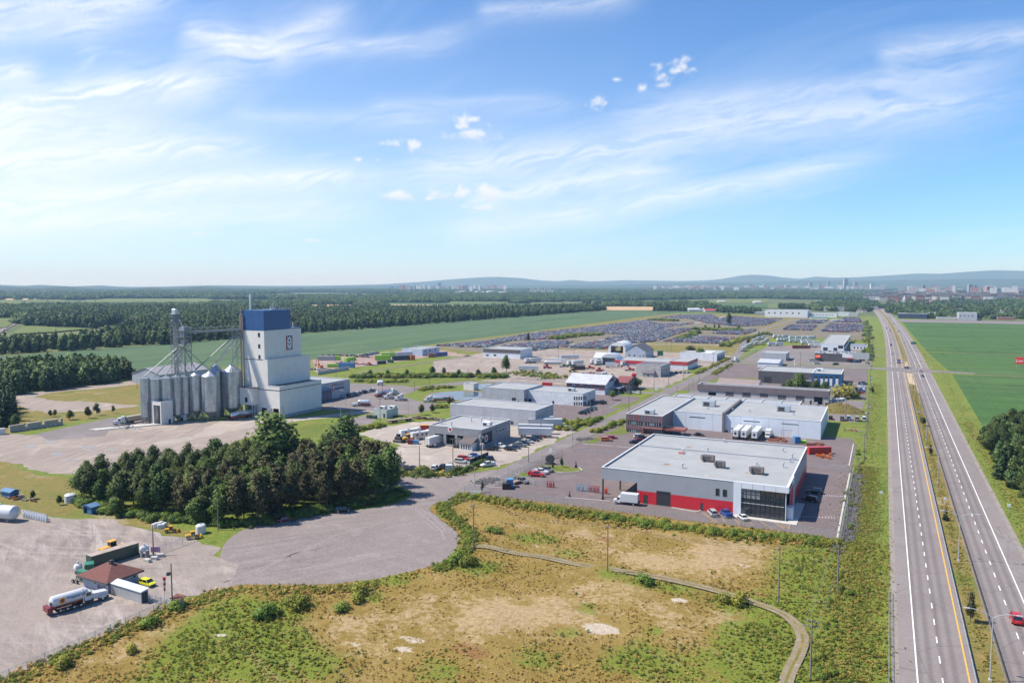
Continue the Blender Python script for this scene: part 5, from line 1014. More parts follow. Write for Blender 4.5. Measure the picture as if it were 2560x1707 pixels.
for (x0,y0,x1,y1,m_)in ((135,462,675,630,7),(780,515,1350,690,7),(120,765,672,935,7)):
 a,z1=fo(x0,y0);b,z0=fo(x1,y1)
 for i in range(1,m_):MB().box(a+(b-a)*i/m_-0.05,-0.06,z0+0.1,a+(b-a)*i/m_+0.05,0.04,z1-0.1).build('mullion',FRAME_W,off2)
 for i in (2,3):MB().box(a+(b-a)*i/m_+0.06,-0.02,z0+0.15,a+(b-a)*(i+1)/m_-0.06,0.025,z1-0.15).build('blind',GLASS_T,off2)
COPPER=plain('rust_soffit',(0.26,0.085,0.065),0.5)
a,z1=fo(690,700);b,z0=fo(1400,740);k=MB();k.box(a,-1.6,z0-0.3,0.4,-0.003,z1);k.build('entry_canopy',COPPER,off2);k=MB();k.box(a,-1.5,0,a+0.7,-0.003,z0-0.3);k.build('entry_pier',COPPER,off2)
k=MB();k.box(0.003,0.5,z0-0.9,9.5,7.0,z0-0.1);k.build('terrace_slab',COPPER,off2)
for x,y in ((8.6,1.2),(8.6,6.2)):MB().tube((x,y,0),(x,y,z0-0.9),0.15,seg=8).build('terrace_post',FRAME_W,off2)
k=MB()
for y in np.linspace(0.6,6.9,8):k.tube((9.4,y,z0-0.1),(9.4,y,z0+1.0),0.03,seg=4)
for x in np.linspace(0.3,9.4,9):k.tube((x,0.6,z0-0.1),(x,0.6,z0+1.0),0.03,seg=4)
k.tube((9.4,0.6,z0+1.0),(9.4,6.9,z0+1.0),0.04,seg=4);k.tube((0.3,0.6,z0+1.0),(9.4,0.6,z0+1.0),0.04,seg=4);k.build('terrace_rail',GALV,off2)
rooftop_unit(off2,-oW*0.45,6,oH-0.35,3.6)
# ---- the big red and grey shop
bc=Vector((-22.3,219.5,0));bh=9.6;bX0=-76.0;bW=bc.x-bX0
bD=solve(lambda y:to_px((bc.x,y,bh))[0],ZB(1845,210)[0],bc.y,bc.y+200)-bc.y
GREYP=siding('grey_panel',(0.285,0.30,0.33),1.0,0.5,depth=0.08,var=0.03,grime=0.05);REDP=siding('red_panel',(0.50,0.018,0.03),1.0,0.45,depth=0.08,var=0.03,grime=0.03);WHITEP=plain('white_composite',(0.62,0.65,0.70),0.4,var=0.03)
fxb=lambda p:on_y(p,bc.y)[0]-bc.x;fzb=lambda p:on_y(p,bc.y)[1]
big=thing('red_grey_shop','large shop with white roof, grey and red front and glazed corner','shop',(bc.x,bc.y,0))
xg=fxb(ZB(1188,700));xo=fxb(ZB(331,600));xw=fxb(ZB(1256,700));zr=fzb(ZB(760,640));zs=fzb(ZB(25,487))
wl=MB();wr_=MB()
hd=[(fxb(ZB(387,640)),0.05,fxb(ZB(428,640)),fzb(ZB(400,630))),(fxb(ZB(502,650)),0.05,fxb(ZB(630,650)),fzb(ZB(560,598))),(fxb(ZB(893,730)),0.05,fxb(ZB(923,730)),fzb(ZB(905,703)))]
hw=[(fxb(ZB(1030,600)),fzb(ZB(1045,637)),fxb(ZB(1064,600)),fzb(ZB(1045,573))),(fxb(ZB(1094,610)),fzb(ZB(1112,645)),fxb(ZB(1131,610)),fzb(ZB(1112,582)))]
hd2=[q if q[3]<zr else (q[0],q[1],q[2],zr)for q in hd]
slab_holes(wr_,(xo,xg),zr,0.3,hd2,'x',0.0);wr_.box(bc.x*0-0.3,12,0,0,bD,zr);wr_.build('red_lower_wall',REDP,big)
slab_holes(wl,(xo,xg),bh,0.3,hw+[(hd[1][0],zr,hd[1][2],hd[1][3])],'x',0.0,z0=zr+0.001);wl.box(-bW,0,zs,xo,0.3,bh);wl.box(-0.3,12,zr+0.001,0,bD,bh);wl.box(-bW,0.3,zs,-bW+0.3,bD,bh);wl.box(-bW+0.3,bD-0.3,0,-0.3,bD,bh);wl.box(xo,0.3,0,xo+0.3,bD-0.3,bh-0.6)
wl.build('grey_upper_wall',GREYP,big);MB().box(-bW+0.3,0.3,zs+0.02,xo,bD-0.3,zs+0.2).build('canopy_soffit',WHITEP,big)
for q in hw:opening(big,'winb',*q,'x',0.0)
opening(big,'gdoord',*hd[1],'x',0.0);opening(big,'door',*hd2[0],'x',0.0);opening(big,'door',*hd[2],'x',0.0)
MB().box(-bW+0.3,0.3,bh-0.75,-0.3,bD-0.3,bh-0.45).build('roof',ROOF_W,big)
k=MB();e=0.08;k.box(-bW-e,-e,bh,e,0.35,bh+0.12);k.box(-bW-e,bD-0.35,bh,e,bD+e,bh+0.12);k.box(-bW-e,0.35,bh,-bW+0.35,bD-0.35,bh+0.12);k.box(-0.35,0.35,bh,e,bD-0.35,bh+0.12);k.build('coping',STEEL_W,big)
yr=solve(lambda y:to_px((bc.x-bW,y,bh))[0],ZB(330,205)[0],bc.y,bc.y+200)-bc.y;MB().box(-bW+0.35,yr,bh-0.449,-0.35,yr+0.35,bh-0.1).build('roof_step',GREYP,big)
MB().box(-0.02,yr,bh-1.2,0.05,bD,bh-0.05).build('red_side_band',plain('dull_red',(0.24,0.05,0.05),0.5),big)
zt=fzb(ZB(1300,573));k=MB();k.box(xg,-0.25,0,xw,0.28,bh+0.1);k.box(xw,-0.25,zt,0.35,0.28,bh+0.1);k.box(0.05,0.28,zt,0.35,14,bh+0.1);k.build('white_corner_cladding',WHITEP,big)
for x in (xw+(0-xw)*0.25,xw+(0-xw)*0.5,xw+(0-xw)*0.75,xw):MB().box(x-0.03,-0.28,zt+0.05,x+0.03,-0.251,bh).build('panel_joint',GREYP,big)
gl=thing('x','','')if False else None;cols=9;rows=[0.12,2.0,3.9,5.2,6.5,zt];xe=-0.75
glz=MB().box(xw+0.02,1.3,0.1,xe,1.4,zt).build('glazing_backing',plain('dark_interior',(0.03,0.028,0.03),0.8),big)
for i in range(cols):
 for j in range(5):
  x0=xw+(xe-xw)*i/cols;x1=xw+(xe-xw)*(i+1)/cols
  MB().box(x0+0.05,0.12,rows[j]+0.05,x1-0.05,0.15,rows[j+1]-0.05).build('pane',GLASS if (j<3 or i>3)else plain('grey_blind',(0.22,0.225,0.23),0.4),big)
for i in range(cols+1):x0=xw+(xe-xw)*i/cols;MB().box(x0-0.05,0.02,0.1,x0+0.05,0.2,zt).build('mullion',FRAME_D,big)
for j,z in enumerate(rows):MB().box(xw,0.03,z-0.05,xe,0.19,z+0.05).build('transom',FRAME_D if j!=2 else STEEL_W,big)
for j in range(4):
 for i in range(6):MB().box(xe-0.03,0.4+i*1.9,0.15+j*zt/4,xe,2.2+i*1.9,zt/4*(j+1)-0.05).build('pane',GLASS,big)
MB().tube((xe+0.35,0.25,0),(xe+0.35,0.25,zt),0.16,seg=10).build('corner_post',STEEL_W,big)
k=MB();k.box(0.003,5,0,0.12,13.5,zt-0.2);k.build('red_side_panel',REDP,big);MB().box(0.12,13.5,0,0.55,14.2,zt+0.02).build('white_fin',WHITEP,big);MB().box(-0.5,1.6,0,1.4,4.2,3.6).build('entry_box',WHITEP,big)
o=lettering('AUTO',big,1.4,FRAME_D)if False else None
k=MB();[k.box(0.351,2.0+i*0.9,zt+0.6,0.42,2.6+i*0.9,zt+1.7)for i in range(6)];k.build('side_lettering',FRAME_D,big)
for px in (ZB(25,655),ZB(180,590)):
 q=ray_at(*px);MB().box(q.x-bc.x-0.25,max(q.y-bc.y,0.05),0,q.x-bc.x+0.15,max(q.y-bc.y,0.05)+0.4,zs).build('canopy_post',DARK,big)
rx=lambda x,y:(ray_at(*ZB(x,y),bh-0.4)-bc)
for x,y,s in ((965,330,3.4),(1070,385,2.7),(1400,440,3.4)):
 p=rx(x,y);o=MB().rbox(p.x-s*0.55,p.y-s*0.35,bh-0.15,p.x+s*0.55,p.y+s*0.35,bh+1.5,0.08).build('rooftop_unit',plain('weathered_unit',(0.10,0.085,0.085),0.6),big)
 for i in (0,3):MB().add([(p.x-s*0.62+i*s*0.33,p.y-s*0.6,bh+0.5),(p.x-s*0.42+i*s*0.33,p.y-s*0.6,bh+0.5),(p.x-s*0.42+i*s*0.33,p.y-s*0.36,bh+1.8),(p.x-s*0.62+i*s*0.33,p.y-s*0.36,bh+1.8)],[(0,1,2,3)]).build('screen_panel',MATS['weathered_unit'],o)
for x,y,h_ in ((735,392,1.2),(960,242,1.0),(1395,366,0.7),(1632,385,1.2),(1692,338,1.0),(1712,305,1.2),(1630,245,1.0),(1108,160,0.9),(740,250,0.8)):
 p=rx(x,y);vent(big,p.x,p.y,bh-0.45,h_,0.35)
p=rx(725,262);MB().rbox(p.x-0.9,p.y-0.5,bh-0.45,p.x+0.9,p.y+0.5,bh+0.2,0.05).build('red_roof_box',plain('faded_red',(0.45,0.16,0.13),0.6),big)
RUST=plain('rust_stain',(0.26,0.17,0.115),0.9,var=0.3,scale=1.5)
for x,y,a_,b_ in ((595,355,55,12),(790,205,50,9),(690,290,52,7),(1310,432,30,9),(945,455,30,14),(1350,370,20,6)):
 q=[rx(x+a_*0.8*math.cos(t)*random.uniform(.5,1),y+b_*0.8*math.sin(t)*random.uniform(.5,1))for t in np.linspace(0,2*math.pi,11)[:-1]]
 MB().add([(v.x,v.y,bh-0.444)for v in q[::-1]],[tuple(range(10))]).build('rust_stain',RUST if y in (355,205,432)else plain('pale_rust',(0.40,0.36,0.32),0.9,var=0.2,scale=1.5),big)
k=MB();k.box(xg-1,-2.4,0.0,2.8,-0.26,0.22);k.box(0.36,-0.26,0,2.8,20,0.22);k.build('pavement',CONC,big)
# ---- foreground depot: hut with hipped brown roof
hb=ray_at(*ZY(958,800));hL=ray_at(*ZY(605,700));hF=ray_at(*ZY(1380,640));HUTW=siding('hut_blue_siding',(0.36,0.40,0.48),0.3,0.6,horiz=True,depth=0.3)
vL=(hL-hb);vF=(hF-hb);ang=math.atan2(vL.y,vL.x);uL=vL.normalized();uF=Vector((uL.y,-uL.x,0));
if uF.dot(vF)<0:uF=-uF
Wh,Dh=vL.length,vF.dot(uF);eh=z_at(ZY(945,650),hb.x,hb.y)
hut=thing('depot_hut','low blue hut with hipped brown shingle roof in the gravel yard','hut',(hb.x,hb.y,0),math.atan2(-uL.y,-uL.x))
hw_=[(-Wh*0.58,1.2,-Wh*0.46,2.2)];k=MB();slab_holes(k,(-Wh,0),eh,0.2,hw_,'x',0.0);hs_=[(Dh*0.82,1.2,Dh*0.93,2.3)];slab_holes(k,(0.0,Dh),eh,0.2,hs_,'y',0.0);k.box(-Wh,0.2,0,-Wh+0.2,Dh,eh);k.box(-Wh+0.2,Dh-0.2,0,-0.2,Dh,eh);k.build('wall',HUTW,hut)
opening(hut,'win',*hw_[0],'x',0.0);opening(hut,'win',*hs_[0],'y',0.0)
MB().box(-Wh*0.02-0.0,-0.06,0.05,-0.02,-0.003,eh-0.1).build('corner_board',FRAME_W,hut);MB().box(0.003,1.8,0.05,0.08,2.9,2.1).build('door',FRAME_W,hut)
ov=0.9;rh=2.6;P=[(-Wh-ov,-ov),(ov,-ov),(ov,Dh+ov),(-Wh-ov,Dh+ov)];rd=[(-Wh/2,Wh/2+0.2),(-Wh/2,Dh-Wh/2-0.2)]if Dh>Wh else [(-Wh+Dh/2,Dh/2),(-Dh/2,Dh/2)]
vs=[(x,y,eh-0.05)for x,y in P]+[(x,y,eh+0.28)for x,y in P]+[(x,y,eh+rh)for x,y in rd]
fs=[(3,2,1,0),(0,1,5,4),(1,2,6,5),(2,3,7,6),(3,0,4,7)]+([(4,5,8),(5,6,9,8),(6,7,9),(7,4,8,9)]if Dh>Wh else [(4,5,9,8),(5,6,9),(6,7,8,9),(7,4,8)])
SHING=plain('brown_red_shingle',(0.155,0.065,0.055),0.95,var=0.22,scale=1.5,bump=0.6)
MB().add(vs,fs).build('roof',SHING,hut);k=MB();
for (x0,y0,x1,y1)in ((-Wh-ov,-ov-0.04,ov,-ov-0.002),(ov+0.002,-ov,ov+0.04,Dh+ov)):k.box(x0,y0,eh-0.1,x1,y1,eh+0.3)
k.build('fascia',BROWN,hut);MB().box(rd[1][0]-0.4,rd[1][1]-0.5,eh+rh-0.5,rd[1][0]+0.3,rd[1][1]+0.2,eh+rh+0.6).build('chimney',DARK,hut)
k=MB()
for i,x in enumerate((-Wh*0.38,-Wh*0.33,-Wh*0.2,-Wh*0.12)):k.tube((x,-0.15,0.2),(x,-0.15,1.4+0.2*(i%2)),0.05,seg=5)
k.tube((-Wh*0.4,-0.15,0.9),(-Wh*0.08,-0.15,0.9),0.05,seg=5);k.build('wall_pipe',DARK,hut)
sL,sR=ray_at(*ZY(960,800)),ray_at(*ZY(1420,945));d_=(sR-sL);ang=math.atan2(d_.y,d_.x);L=d_.length
shd=thing('metal_side_shed','long narrow grey metal shed with bright roof beside the hut','shed',(sL.x,sL.y,0),ang)
sh_h=z_at(ZY(1400,785),sR.x,sR.y);MB().box(0.8,0,0,L,1.6,sh_h).build('wall',siding('shed_zinc',(0.36,0.37,0.38),0.2,0.5,0.2,depth=0.4),shd);MB().add([(0.6,-0.2,sh_h+0.003),(L+0.15,-0.2,sh_h+0.003),(L+0.15,1.8,sh_h+0.3),(0.6,1.8,sh_h+0.3),(0.6,-0.2,sh_h+0.1),(L+0.15,-0.2,sh_h+0.1),(L+0.15,1.8,sh_h+0.4),(0.6,1.8,sh_h+0.4)],[(0,3,2,1),(4,5,6,7),(0,1,5,4),(1,2,6,5),(2,3,7,6),(3,0,4,7)]).build('roof',siding('zinc_roof',(0.60,0.64,0.70),0.25,0.4,0.2),shd);MB().box(L+0.003,0.2,0,L+0.1,1.4,sh_h-0.2).build('door',DARK,shd)
q=ray_at(*B1(520,545));gable_hall('blue_tool_hut','tiny blue open tool hut at the edge of the wood','hut',q+Vector((2.0,0.3,0)),3.6,2.4,2.1,2.6,siding('hut_bright_blue',(0.05,0.14,0.28),0.3,0.6),plain('hut_blue_roof',(0.08,0.17,0.30),0.7),front=[('open',-3.2,0,-1.8,1.8)],along='y')
q=ray_at(*B1(40,445));gable_hall('blue_rubble_hut','half ruined blue shed at the left picture edge','hut',q+Vector((2,0,0)),4.6,2.6,1.9,2.4,MATS['hut_bright_blue'],MATS['hut_blue_roof'],along='x')
# --- plants
BARK=plain('bark',(0.10,0.085,0.07),0.9,var=0.3,scale=3,bump=0.5)
LEAF_D=leaf_mat('dark_leaves',(0.048,0.070,0.019),(0.079,0.110,0.029),(0.134,0.166,0.043))
LEAF_M=leaf_mat('mid_leaves',(0.056,0.102,0.025),(0.096,0.156,0.035),(0.151,0.208,0.053))
LEAF_B=leaf_mat('brownish_leaves',(0.052,0.054,0.022),(0.088,0.086,0.036),(0.140,0.128,0.060))
LEAF_C=leaf_mat('conifer_needles',(0.017,0.036,0.017),(0.031,0.059,0.025),(0.050,0.084,0.034),0.1)
LEAF_F=leaf_mat('far_leaves',(0.052,0.094,0.030),(0.085,0.140,0.043),(0.132,0.197,0.064),0.15,0.5)
WEED_G=leaf_mat('weed_green',(0.176,0.200,0.030),(0.259,0.268,0.041),(0.376,0.339,0.063),0.35,0.5)
WEED_Y=leaf_mat('weed_straw',(0.394,0.266,0.062),(0.598,0.394,0.120),(0.786,0.550,0.204),0.35,0.5)
WEED_D=leaf_mat('weed_deep',(0.119,0.197,0.034),(0.197,0.282,0.048),(0.291,0.359,0.070),0.35,0.4)
def soft_normals(me,nv):
 me.polygons.foreach_set('use_smooth',[True]*len(me.polygons));me.normals_split_custom_set_from_vertices(nv.tolist())
def leaf_mesh(name,lobes,n,size,mat,seed,shell=0.30,up=0.35):
 g_=np.random.default_rng(seed);L=np.array(lobes,float);vol=L[:,3]*L[:,4]*L[:,5];k=g_.choice(len(L),n,p=(vol**0.75)/(vol**0.75).sum())
 d=g_.normal(size=(n,3));d/=np.linalg.norm(d,axis=1)[:,None];rr=g_.uniform(0,1,n)**shell
 P=L[k,:3]+d*rr[:,None]*L[k,3:6]*(1+0.18*g_.normal(size=(n,1)))
 P[:,2]=np.maximum(P[:,2],0.02)
 nn=d*0.6+g_.normal(size=(n,3))*0.65+np.array([0,0,up]);nn/=np.linalg.norm(nn,axis=1)[:,None]
 t=np.cross(nn,g_.normal(size=(n,3)));t/=np.linalg.norm(t,axis=1)[:,None];b=np.cross(nn,t)
 s=size*g_.uniform(0.6,1.35,(n,1));t=t*s;b=b*s*0.7
 V=np.stack([P-t,P-b*0.9+t*0.1,P+t,P+b],1).reshape(-1,3);Fc=np.arange(4*n).reshape(-1,4)
 me=bpy.data.meshes.new(name);me.from_pydata(V.tolist(),[],Fc.tolist());me.materials.append(mat);me.update();cen=L[:,:3].mean(0);nv=(P-cen)/(np.abs(P-cen).max(0)+1e-6);nv[:,2]+=0.35;nv=nv/np.linalg.norm(nv,axis=1)[:,None]*0.8+d*0.45+g_.normal(size=(n,3))*0.25
 soft_normals(me,np.repeat(nv/np.linalg.norm(nv,axis=1)[:,None],4,0));return me
def crown_lobes(h,w,seed,n=9,base=0.22):
 r_=random.Random(seed);L=[]
 for i in range(n):
  t=i/(n-1);z=h*(base+0.1+(0.84-base-0.1)*t);rad=w*(0.55+0.5*math.sin(math.pi*min(1,0.25+0.72*t)))*0.5
  a=r_.uniform(0,6.28);off_=rad*r_.uniform(0.25,0.75)*(1-0.6*t)
  q=rad*r_.uniform(0.55,0.85);L.append((off_*math.cos(a),off_*math.sin(a),z,q,q,q*r_.uniform(0.75,1.15)))
 L.append((0,0,h*0.55,w*0.32,w*0.32,h*0.3));return L
def trunk_mesh(name,h,r,seed):
 r_=random.Random(seed);m=MB();m.tube((0,0,-0.1),(r*0.3,0,h*0.45),r,r*0.7,7);m.tube((r*0.3,0,h*0.45),(0,r*0.4,h*0.8),r*0.7,r*0.25,6)
 for i in range(6):
  a=r_.uniform(0,6.28);z=h*r_.uniform(0.3,0.65);l=h*r_.uniform(0.14,0.24);m.tube((0,0,z),(l*math.cos(a),l*math.sin(a),z+l*0.8),r*0.35,r*0.1,5)
 return m.mesh(name,BARK)
def conifer_mesh(name,h,w,n,size,seed):
 g_=np.random.default_rng(seed);L=[]
 for i in range(14):
  t=i/13;rad=w*0.5*(1-t)**0.85+0.12;z=h*(0.08+0.9*t)
  for j in range(max(3,int(7*(1-t)))):a=g_.uniform(0,6.28);L.append((rad*0.62*math.cos(a),rad*0.62*math.sin(a),z-rad*0.15,rad*0.45+0.1,rad*0.45+0.1,h*0.035+0.1))
 return leaf_mesh(name,L,n,size,LEAF_C,seed,shell=0.5)
CROWN={'dark':[leaf_mesh('crown',crown_lobes(15,7.0,10+i,10),2600,0.36,LEAF_D,10+i)for i in range(3)],'mid':[leaf_mesh('crown',crown_lobes(15,6.5,20+i,10),2600,0.36,LEAF_M,20+i)for i in range(3)],'brown':[leaf_mesh('crown',crown_lobes(16,5.2,30+i,11,0.15),2500,0.34,LEAF_B,30+i)for i in range(3)]}
TRUNK=[trunk_mesh('trunk',14,0.22,40+i)for i in range(3)]
CONI=[conifer_mesh('crown',14,5.5,1800,0.34,50+i)for i in range(2)]
BUSH=[leaf_mesh('bush',[(0,0,0.9,1.1,1.1,0.8),(0.7,0.3,0.6,0.8,0.8,0.6),(-0.6,-0.5,0.7,0.8,0.8,0.7),(0.1,-0.7,0.5,0.7,0.7,0.5)],420,0.17,m_,60+i,up=0.8)for i,m_ in enumerate((LEAF_M,WEED_D,WEED_G))]
BALL=[leaf_mesh('crown',[(0,0,3.2,1.6,1.6,1.6),(0.6,0.2,3.6,1.1,1.1,1.1),(-0.5,-0.3,2.7,1.1,1.1,1.0)],900,0.2,m_,66+i)for i,m_ in enumerate((LEAF_M,LEAF_D))]
def tuft_mesh(name,mat,seed,n=34):return leaf_mesh(name,[(0,0,0.22,0.5,0.5,0.22),(0.3,0.25,0.3,0.3,0.3,0.3),(-0.3,0.1,0.2,0.35,0.35,0.2)],n,0.17,mat,seed,up=1.7)
TUFT_Y=[tuft_mesh('tuft_y%d'%i,WEED_Y,70+i)for i in range(3)];TUFT_G=[tuft_mesh('tuft_g%d'%i,WEED_G,80+i,40)for i in range(3)]
WEED=[leaf_mesh('weed_%d'%i,[(0,0,0.45,0.55,0.55,0.45),(0.35,0.2,0.3,0.4,0.4,0.3)],110,0.13,m_,90+i,up=1.0)for i,m_ in enumerate((WEED_G,WEED_D,WEED_G,WEED_Y))]
LOW=[leaf_mesh('tree_far_%d'%i,crown_lobes(13,7.5,100+i,8,0.02),420,0.85,LEAF_F if i!=2 else LEAF_D,100+i)for i in range(4)]
LOWC=conifer_mesh('tree_far_conifer',15,6,420,0.8,110)
def tree(label,x,y,kind,h,cat='tree',group=None,i=None,wid=1.0,name=None):
 i=random.randrange(3)if i is None else i
 src={'conifer':CONI,'ball':BALL}.get(kind)or CROWN[kind];ref={'conifer':14,'ball':4.8}.get(kind,15.2)
 o=thing(name or {'conifer':'spruce_tree','ball':'round_tree'}.get(kind,'leafy_tree'),label,cat,(x,y,0.05),random.uniform(0,6.28),group);s=h/ref;o.scale=(s*wid,s*wid,s)
 link('crown',src[i%len(src)],o);t=link('trunk',TRUNK[i%3],o)
 if kind=='ball':t.scale=(0.5,0.5,0.28)
 return o
# ---- the wood beside the turning circle
wood_poly=[(-221,150),(-205,146),(-194,144),(-182,146),(-170,148),(-158,150),(-150,153),(-143,170),(-135,184),(-134,194),(-142,203),(-152,208),(-180,212),(-205,200),(-232,182),(-238,166)]
pts=[];tries=0
while len(pts)<165 and tries<40000:
 tries+=1;x=random.uniform(-240,-128);y=random.uniform(140,214)
 if inside(wood_poly,np.array([x]),np.array([y]))[0]and all((x-a)**2+(y-b)**2>4.1**2 for a,b in pts):pts.append((x,y))
for x,y in pts:
 t=min(1,max(0,(x+225)/85));rnd=random.random()
 kind='brown' if (t>0.55 and rnd<0.58)else ('mid' if rnd>0.72 else 'dark');h=9.0+5.6*t+random.uniform(-2.2,2.2)+(1.2 if y>185 else 0)
 tree({'brown':'slender brownish green tree in the right half of the turning circle wood','dark':'dark green leafy tree in the wood by the turning circle','mid':'lighter green leafy tree in the wood by the turning circle'}[kind],x,y,kind,h,group='trees of the wood beside the turning circle',wid=random.uniform(0.9,1.25))
for px,h,kd,lb in ((B2(120,500),25,'mid','tall broad light green tree rising above the wood'),(B2(560,480),24,'mid','tall bright green poplar rising at the right of the wood'),(B1(1190,610),8.5,'mid','bright green young tree at the front of the wood'),(B1(700,560),6.0,'mid','small bright green tree at the left front of the wood')):
 q=ray_at(*px);k_=34 if h>15 else 0;q=q+Vector((q.x,q.y,0)).normalized()*k_;tree(lb,q.x,q.y,kd,h,wid=1.35)
# ---- single trees and bushes that stand apart
singles=[(A2(2300,995),'mid',15,'lone tall leafy tree beside the dark fascia hall',1.0),(A3(1640,850),'ball',10,'left of two round trees before the white workshop',1.3),(A3(1728,868),'ball',9.5,'right of two round trees before the white workshop',1.3),(A3(1157,1148),'ball',6.5,'small round tree on the corner lawn by the street lamp',1.2),(A3(923,1250),'ball',5.5,'small round tree beside the brown gabled shop',1.2),(A3(1990,575),'dark',24,'tall dark tree standing among the scrap cars',0.8),(A3(1860,600),'conifer',12,'spruce in the scrapyard hedge, tallest of the row',1.0),(A3(1775,603),'dark',8,'low dark tree at the left end of the scrapyard hedge',1.0),(A3(1900,605),'dark',9,'dark tree in the scrapyard hedge, next to the tallest spruce',1.0),(A3(2080,600),'mid',9,'green tree at the right end of the scrapyard hedge',1.0),(A3(1720,640),'mid',7,'round low tree in the grass between scrap lots',1.2),(A3(2168,745),'dark',9,'dark tree beside the depot fence, lower of a pair',1.0),(A3(2265,690),'conifer',11,'dark spruce beside the depot fence, upper of a pair',1.0),(A3(150,720),'brown',12,'brownish tree standing in front of the scrap car rows',0.9),(A4(955,1190),'dark',5,'small dark bush tree beside the roadside pole',1.0),(A2(1050,1040),'dark',6,'shrub tree at the left of the overgrown hedge by the rail line',1.4),(A2(1620,1030),'mid',8,'tallest shrub tree in the overgrown hedge by the rail line',1.3),(A2(1725,1030),'dark',7,'slim shrub tree in the middle of the overgrown hedge',1.0),(A2(1860,1035),'mid',6,'low shrub tree right of the middle of the overgrown hedge',1.4),(A2(2040,1035),'dark',6,'round shrub tree near the right of the overgrown hedge',1.5),(A2(2180,1035),'mid',8,'shrub tree next to the lone tall tree',1.3),(A2(1385,1035),'dark',6,'shrub tree left of the middle of the overgrown hedge',1.3),(A2(1210,1038),'dark',5.5,'bushy shrub tree second from the left in the hedge',1.4),(A2(1520,1385),'mid',6,'bare looking shrub tree beside the tanker yard',1.2),(A2(1620,1365),'dark',5,'dense shrub beside the long grey hall',1.3),(A2(1775,1300),'brown',5.5,'brownish young tree at the end of the tank trailer',1.0),(A1(810,1415),'dark',6.5,'left of two dark young trees beside the mill lot',1.1),(A1(890,1390),'dark',7,'right of two dark young trees beside the mill lot',0.9),(A1(1040,1370),'mid',4.5,'small green tree near the silos by the mill lot',0.9),(A1(640,1430),'mid',5.5,'rounded bush tree behind the pale stacked wall',1.5),(A1(460,1405),'mid',4,'small bush tree behind the pale stacked wall, left',1.2),(A1(505,1400),'mid',4,'small bush tree behind the pale stacked wall, second from left',1.2),(A1(120,1440),'conifer',15,'dark spruce at the left edge, second row',1.0),(A1(50,1490),'conifer',19,'tall black green spruce at the left picture edge',1.1),(A1(-20,1470),'conifer',21,'tallest spruce cut off by the left picture edge',1.1),(A1(150,1520),'mid',8,'pale green bush tree in front of the left edge spruces',1.2),(A1(80,1400),'conifer',16,'dark spruce behind the left edge bush',1.0),(B4(1075,585),'conifer',3.8,'small dark spruce in the highway median',1.2),(A4(1422,1490),'ball',4.2,'round dark shrub in the highway median',1.0),(B4(985,190),'brown',4.5,'thin bare young tree in the highway median by a lamp',0.8),(B4(1225,1200),'brown',6.5,'sparse young tree in the highway median in the foreground',0.8),(B1(360,490),'dark',3.2,'small dark shrub left of the wood by the white tank',1.2),(B1(200,455),'dark',3.0,'small dark shrub by the ruined blue shed',1.3),(ZP(1855,300),'conifer',2.6,'slim conical shrub on the lawn island, right of three',0.9),(ZP(1498,300),'conifer',2.6,'slim conical shrub on the lawn island, left of three',0.9),(ZP(1635,300),'mid',4.2,'young staked tree on the lawn island',0.7),(ZP(1757,755),'conifer',2.0,'small conical shrub at the left end of the long kerb',1.0),(ZP(2270,795),'conifer',2.0,'small conical shrub at the canopy post of the red shop',1.0),(ZP(405,690),'brown',4.0,'thin brown young tree at the gate by the lamp',0.7),(ZB(765,745),'brown',4.2,'thin dark young tree against the red shop wall',0.6)]
for px,kd,h,lb,wd in singles:
 q=ray_at(*px);tree(lb,q.x,q.y,kd,h,wid=wd)
for x,yt,kd,wd,lb in ((140,1075,'mid',1.3,'leafy tree behind the taupe garage row, leftmost'),(205,1040,'mid',1.2,'leafy tree behind the taupe garage row, second from left'),(285,970,'mid',1.1,'tall feathery tree behind the taupe garage row'),(350,1060,'dark',1.1,'low tree right of the tall feathery tree'),(435,1042,'dark',1.1,'tree before the blue shop front, left of a pair'),(520,1058,'mid',1.2,'tree before the blue shop front, right of a pair')):
 yy=row_c.y+17;xx=solve(lambda v:to_px((v,yy,6))[0],A4(x,1100)[0],-200,0);tree(lb,xx,yy,kd,z_at(A4(x,yt),xx,yy),wid=wd)
for px,s in ((B2(1215,840),2.4),(B2(1285,865),2.4),(B2(1465,665),1.7),(B2(1415,650),1.3),(B2(225,1100),2.0),(B2(275,1120),2.4),(B2(60,1180),2.6),(B2(610,1075),1.7),(B2(635,1025),2.0),(B2(515,1130),1.6),(B3(800,970),2.2),(B3(1385,1100),2.4),(B3(1290,1080),1.8),(B1(790,1385),1.5),(B1(385,1470),1.9),(B1(910,1230),1.9),(B1(1070,1130),2.0),(B2(1010,290),2.2),(A4(720,1230),5.5),(A4(800,1225),3.0)):
 q=ray_at(*px);s*=0.72 if s<5 else 1;o=link('shrub',BUSH[random.randrange(1,3)],None,(q.x,q.y,0.1),random.uniform(0,6));o.scale=(s*random.uniform(0.9,1.2),)*2+(s*0.95,)
 tag(o,'leafy green shrub standing up from the weeds' if s<5 else 'large dark rounded shrub behind the taupe garage row','shrub','shrubs among the weeds')
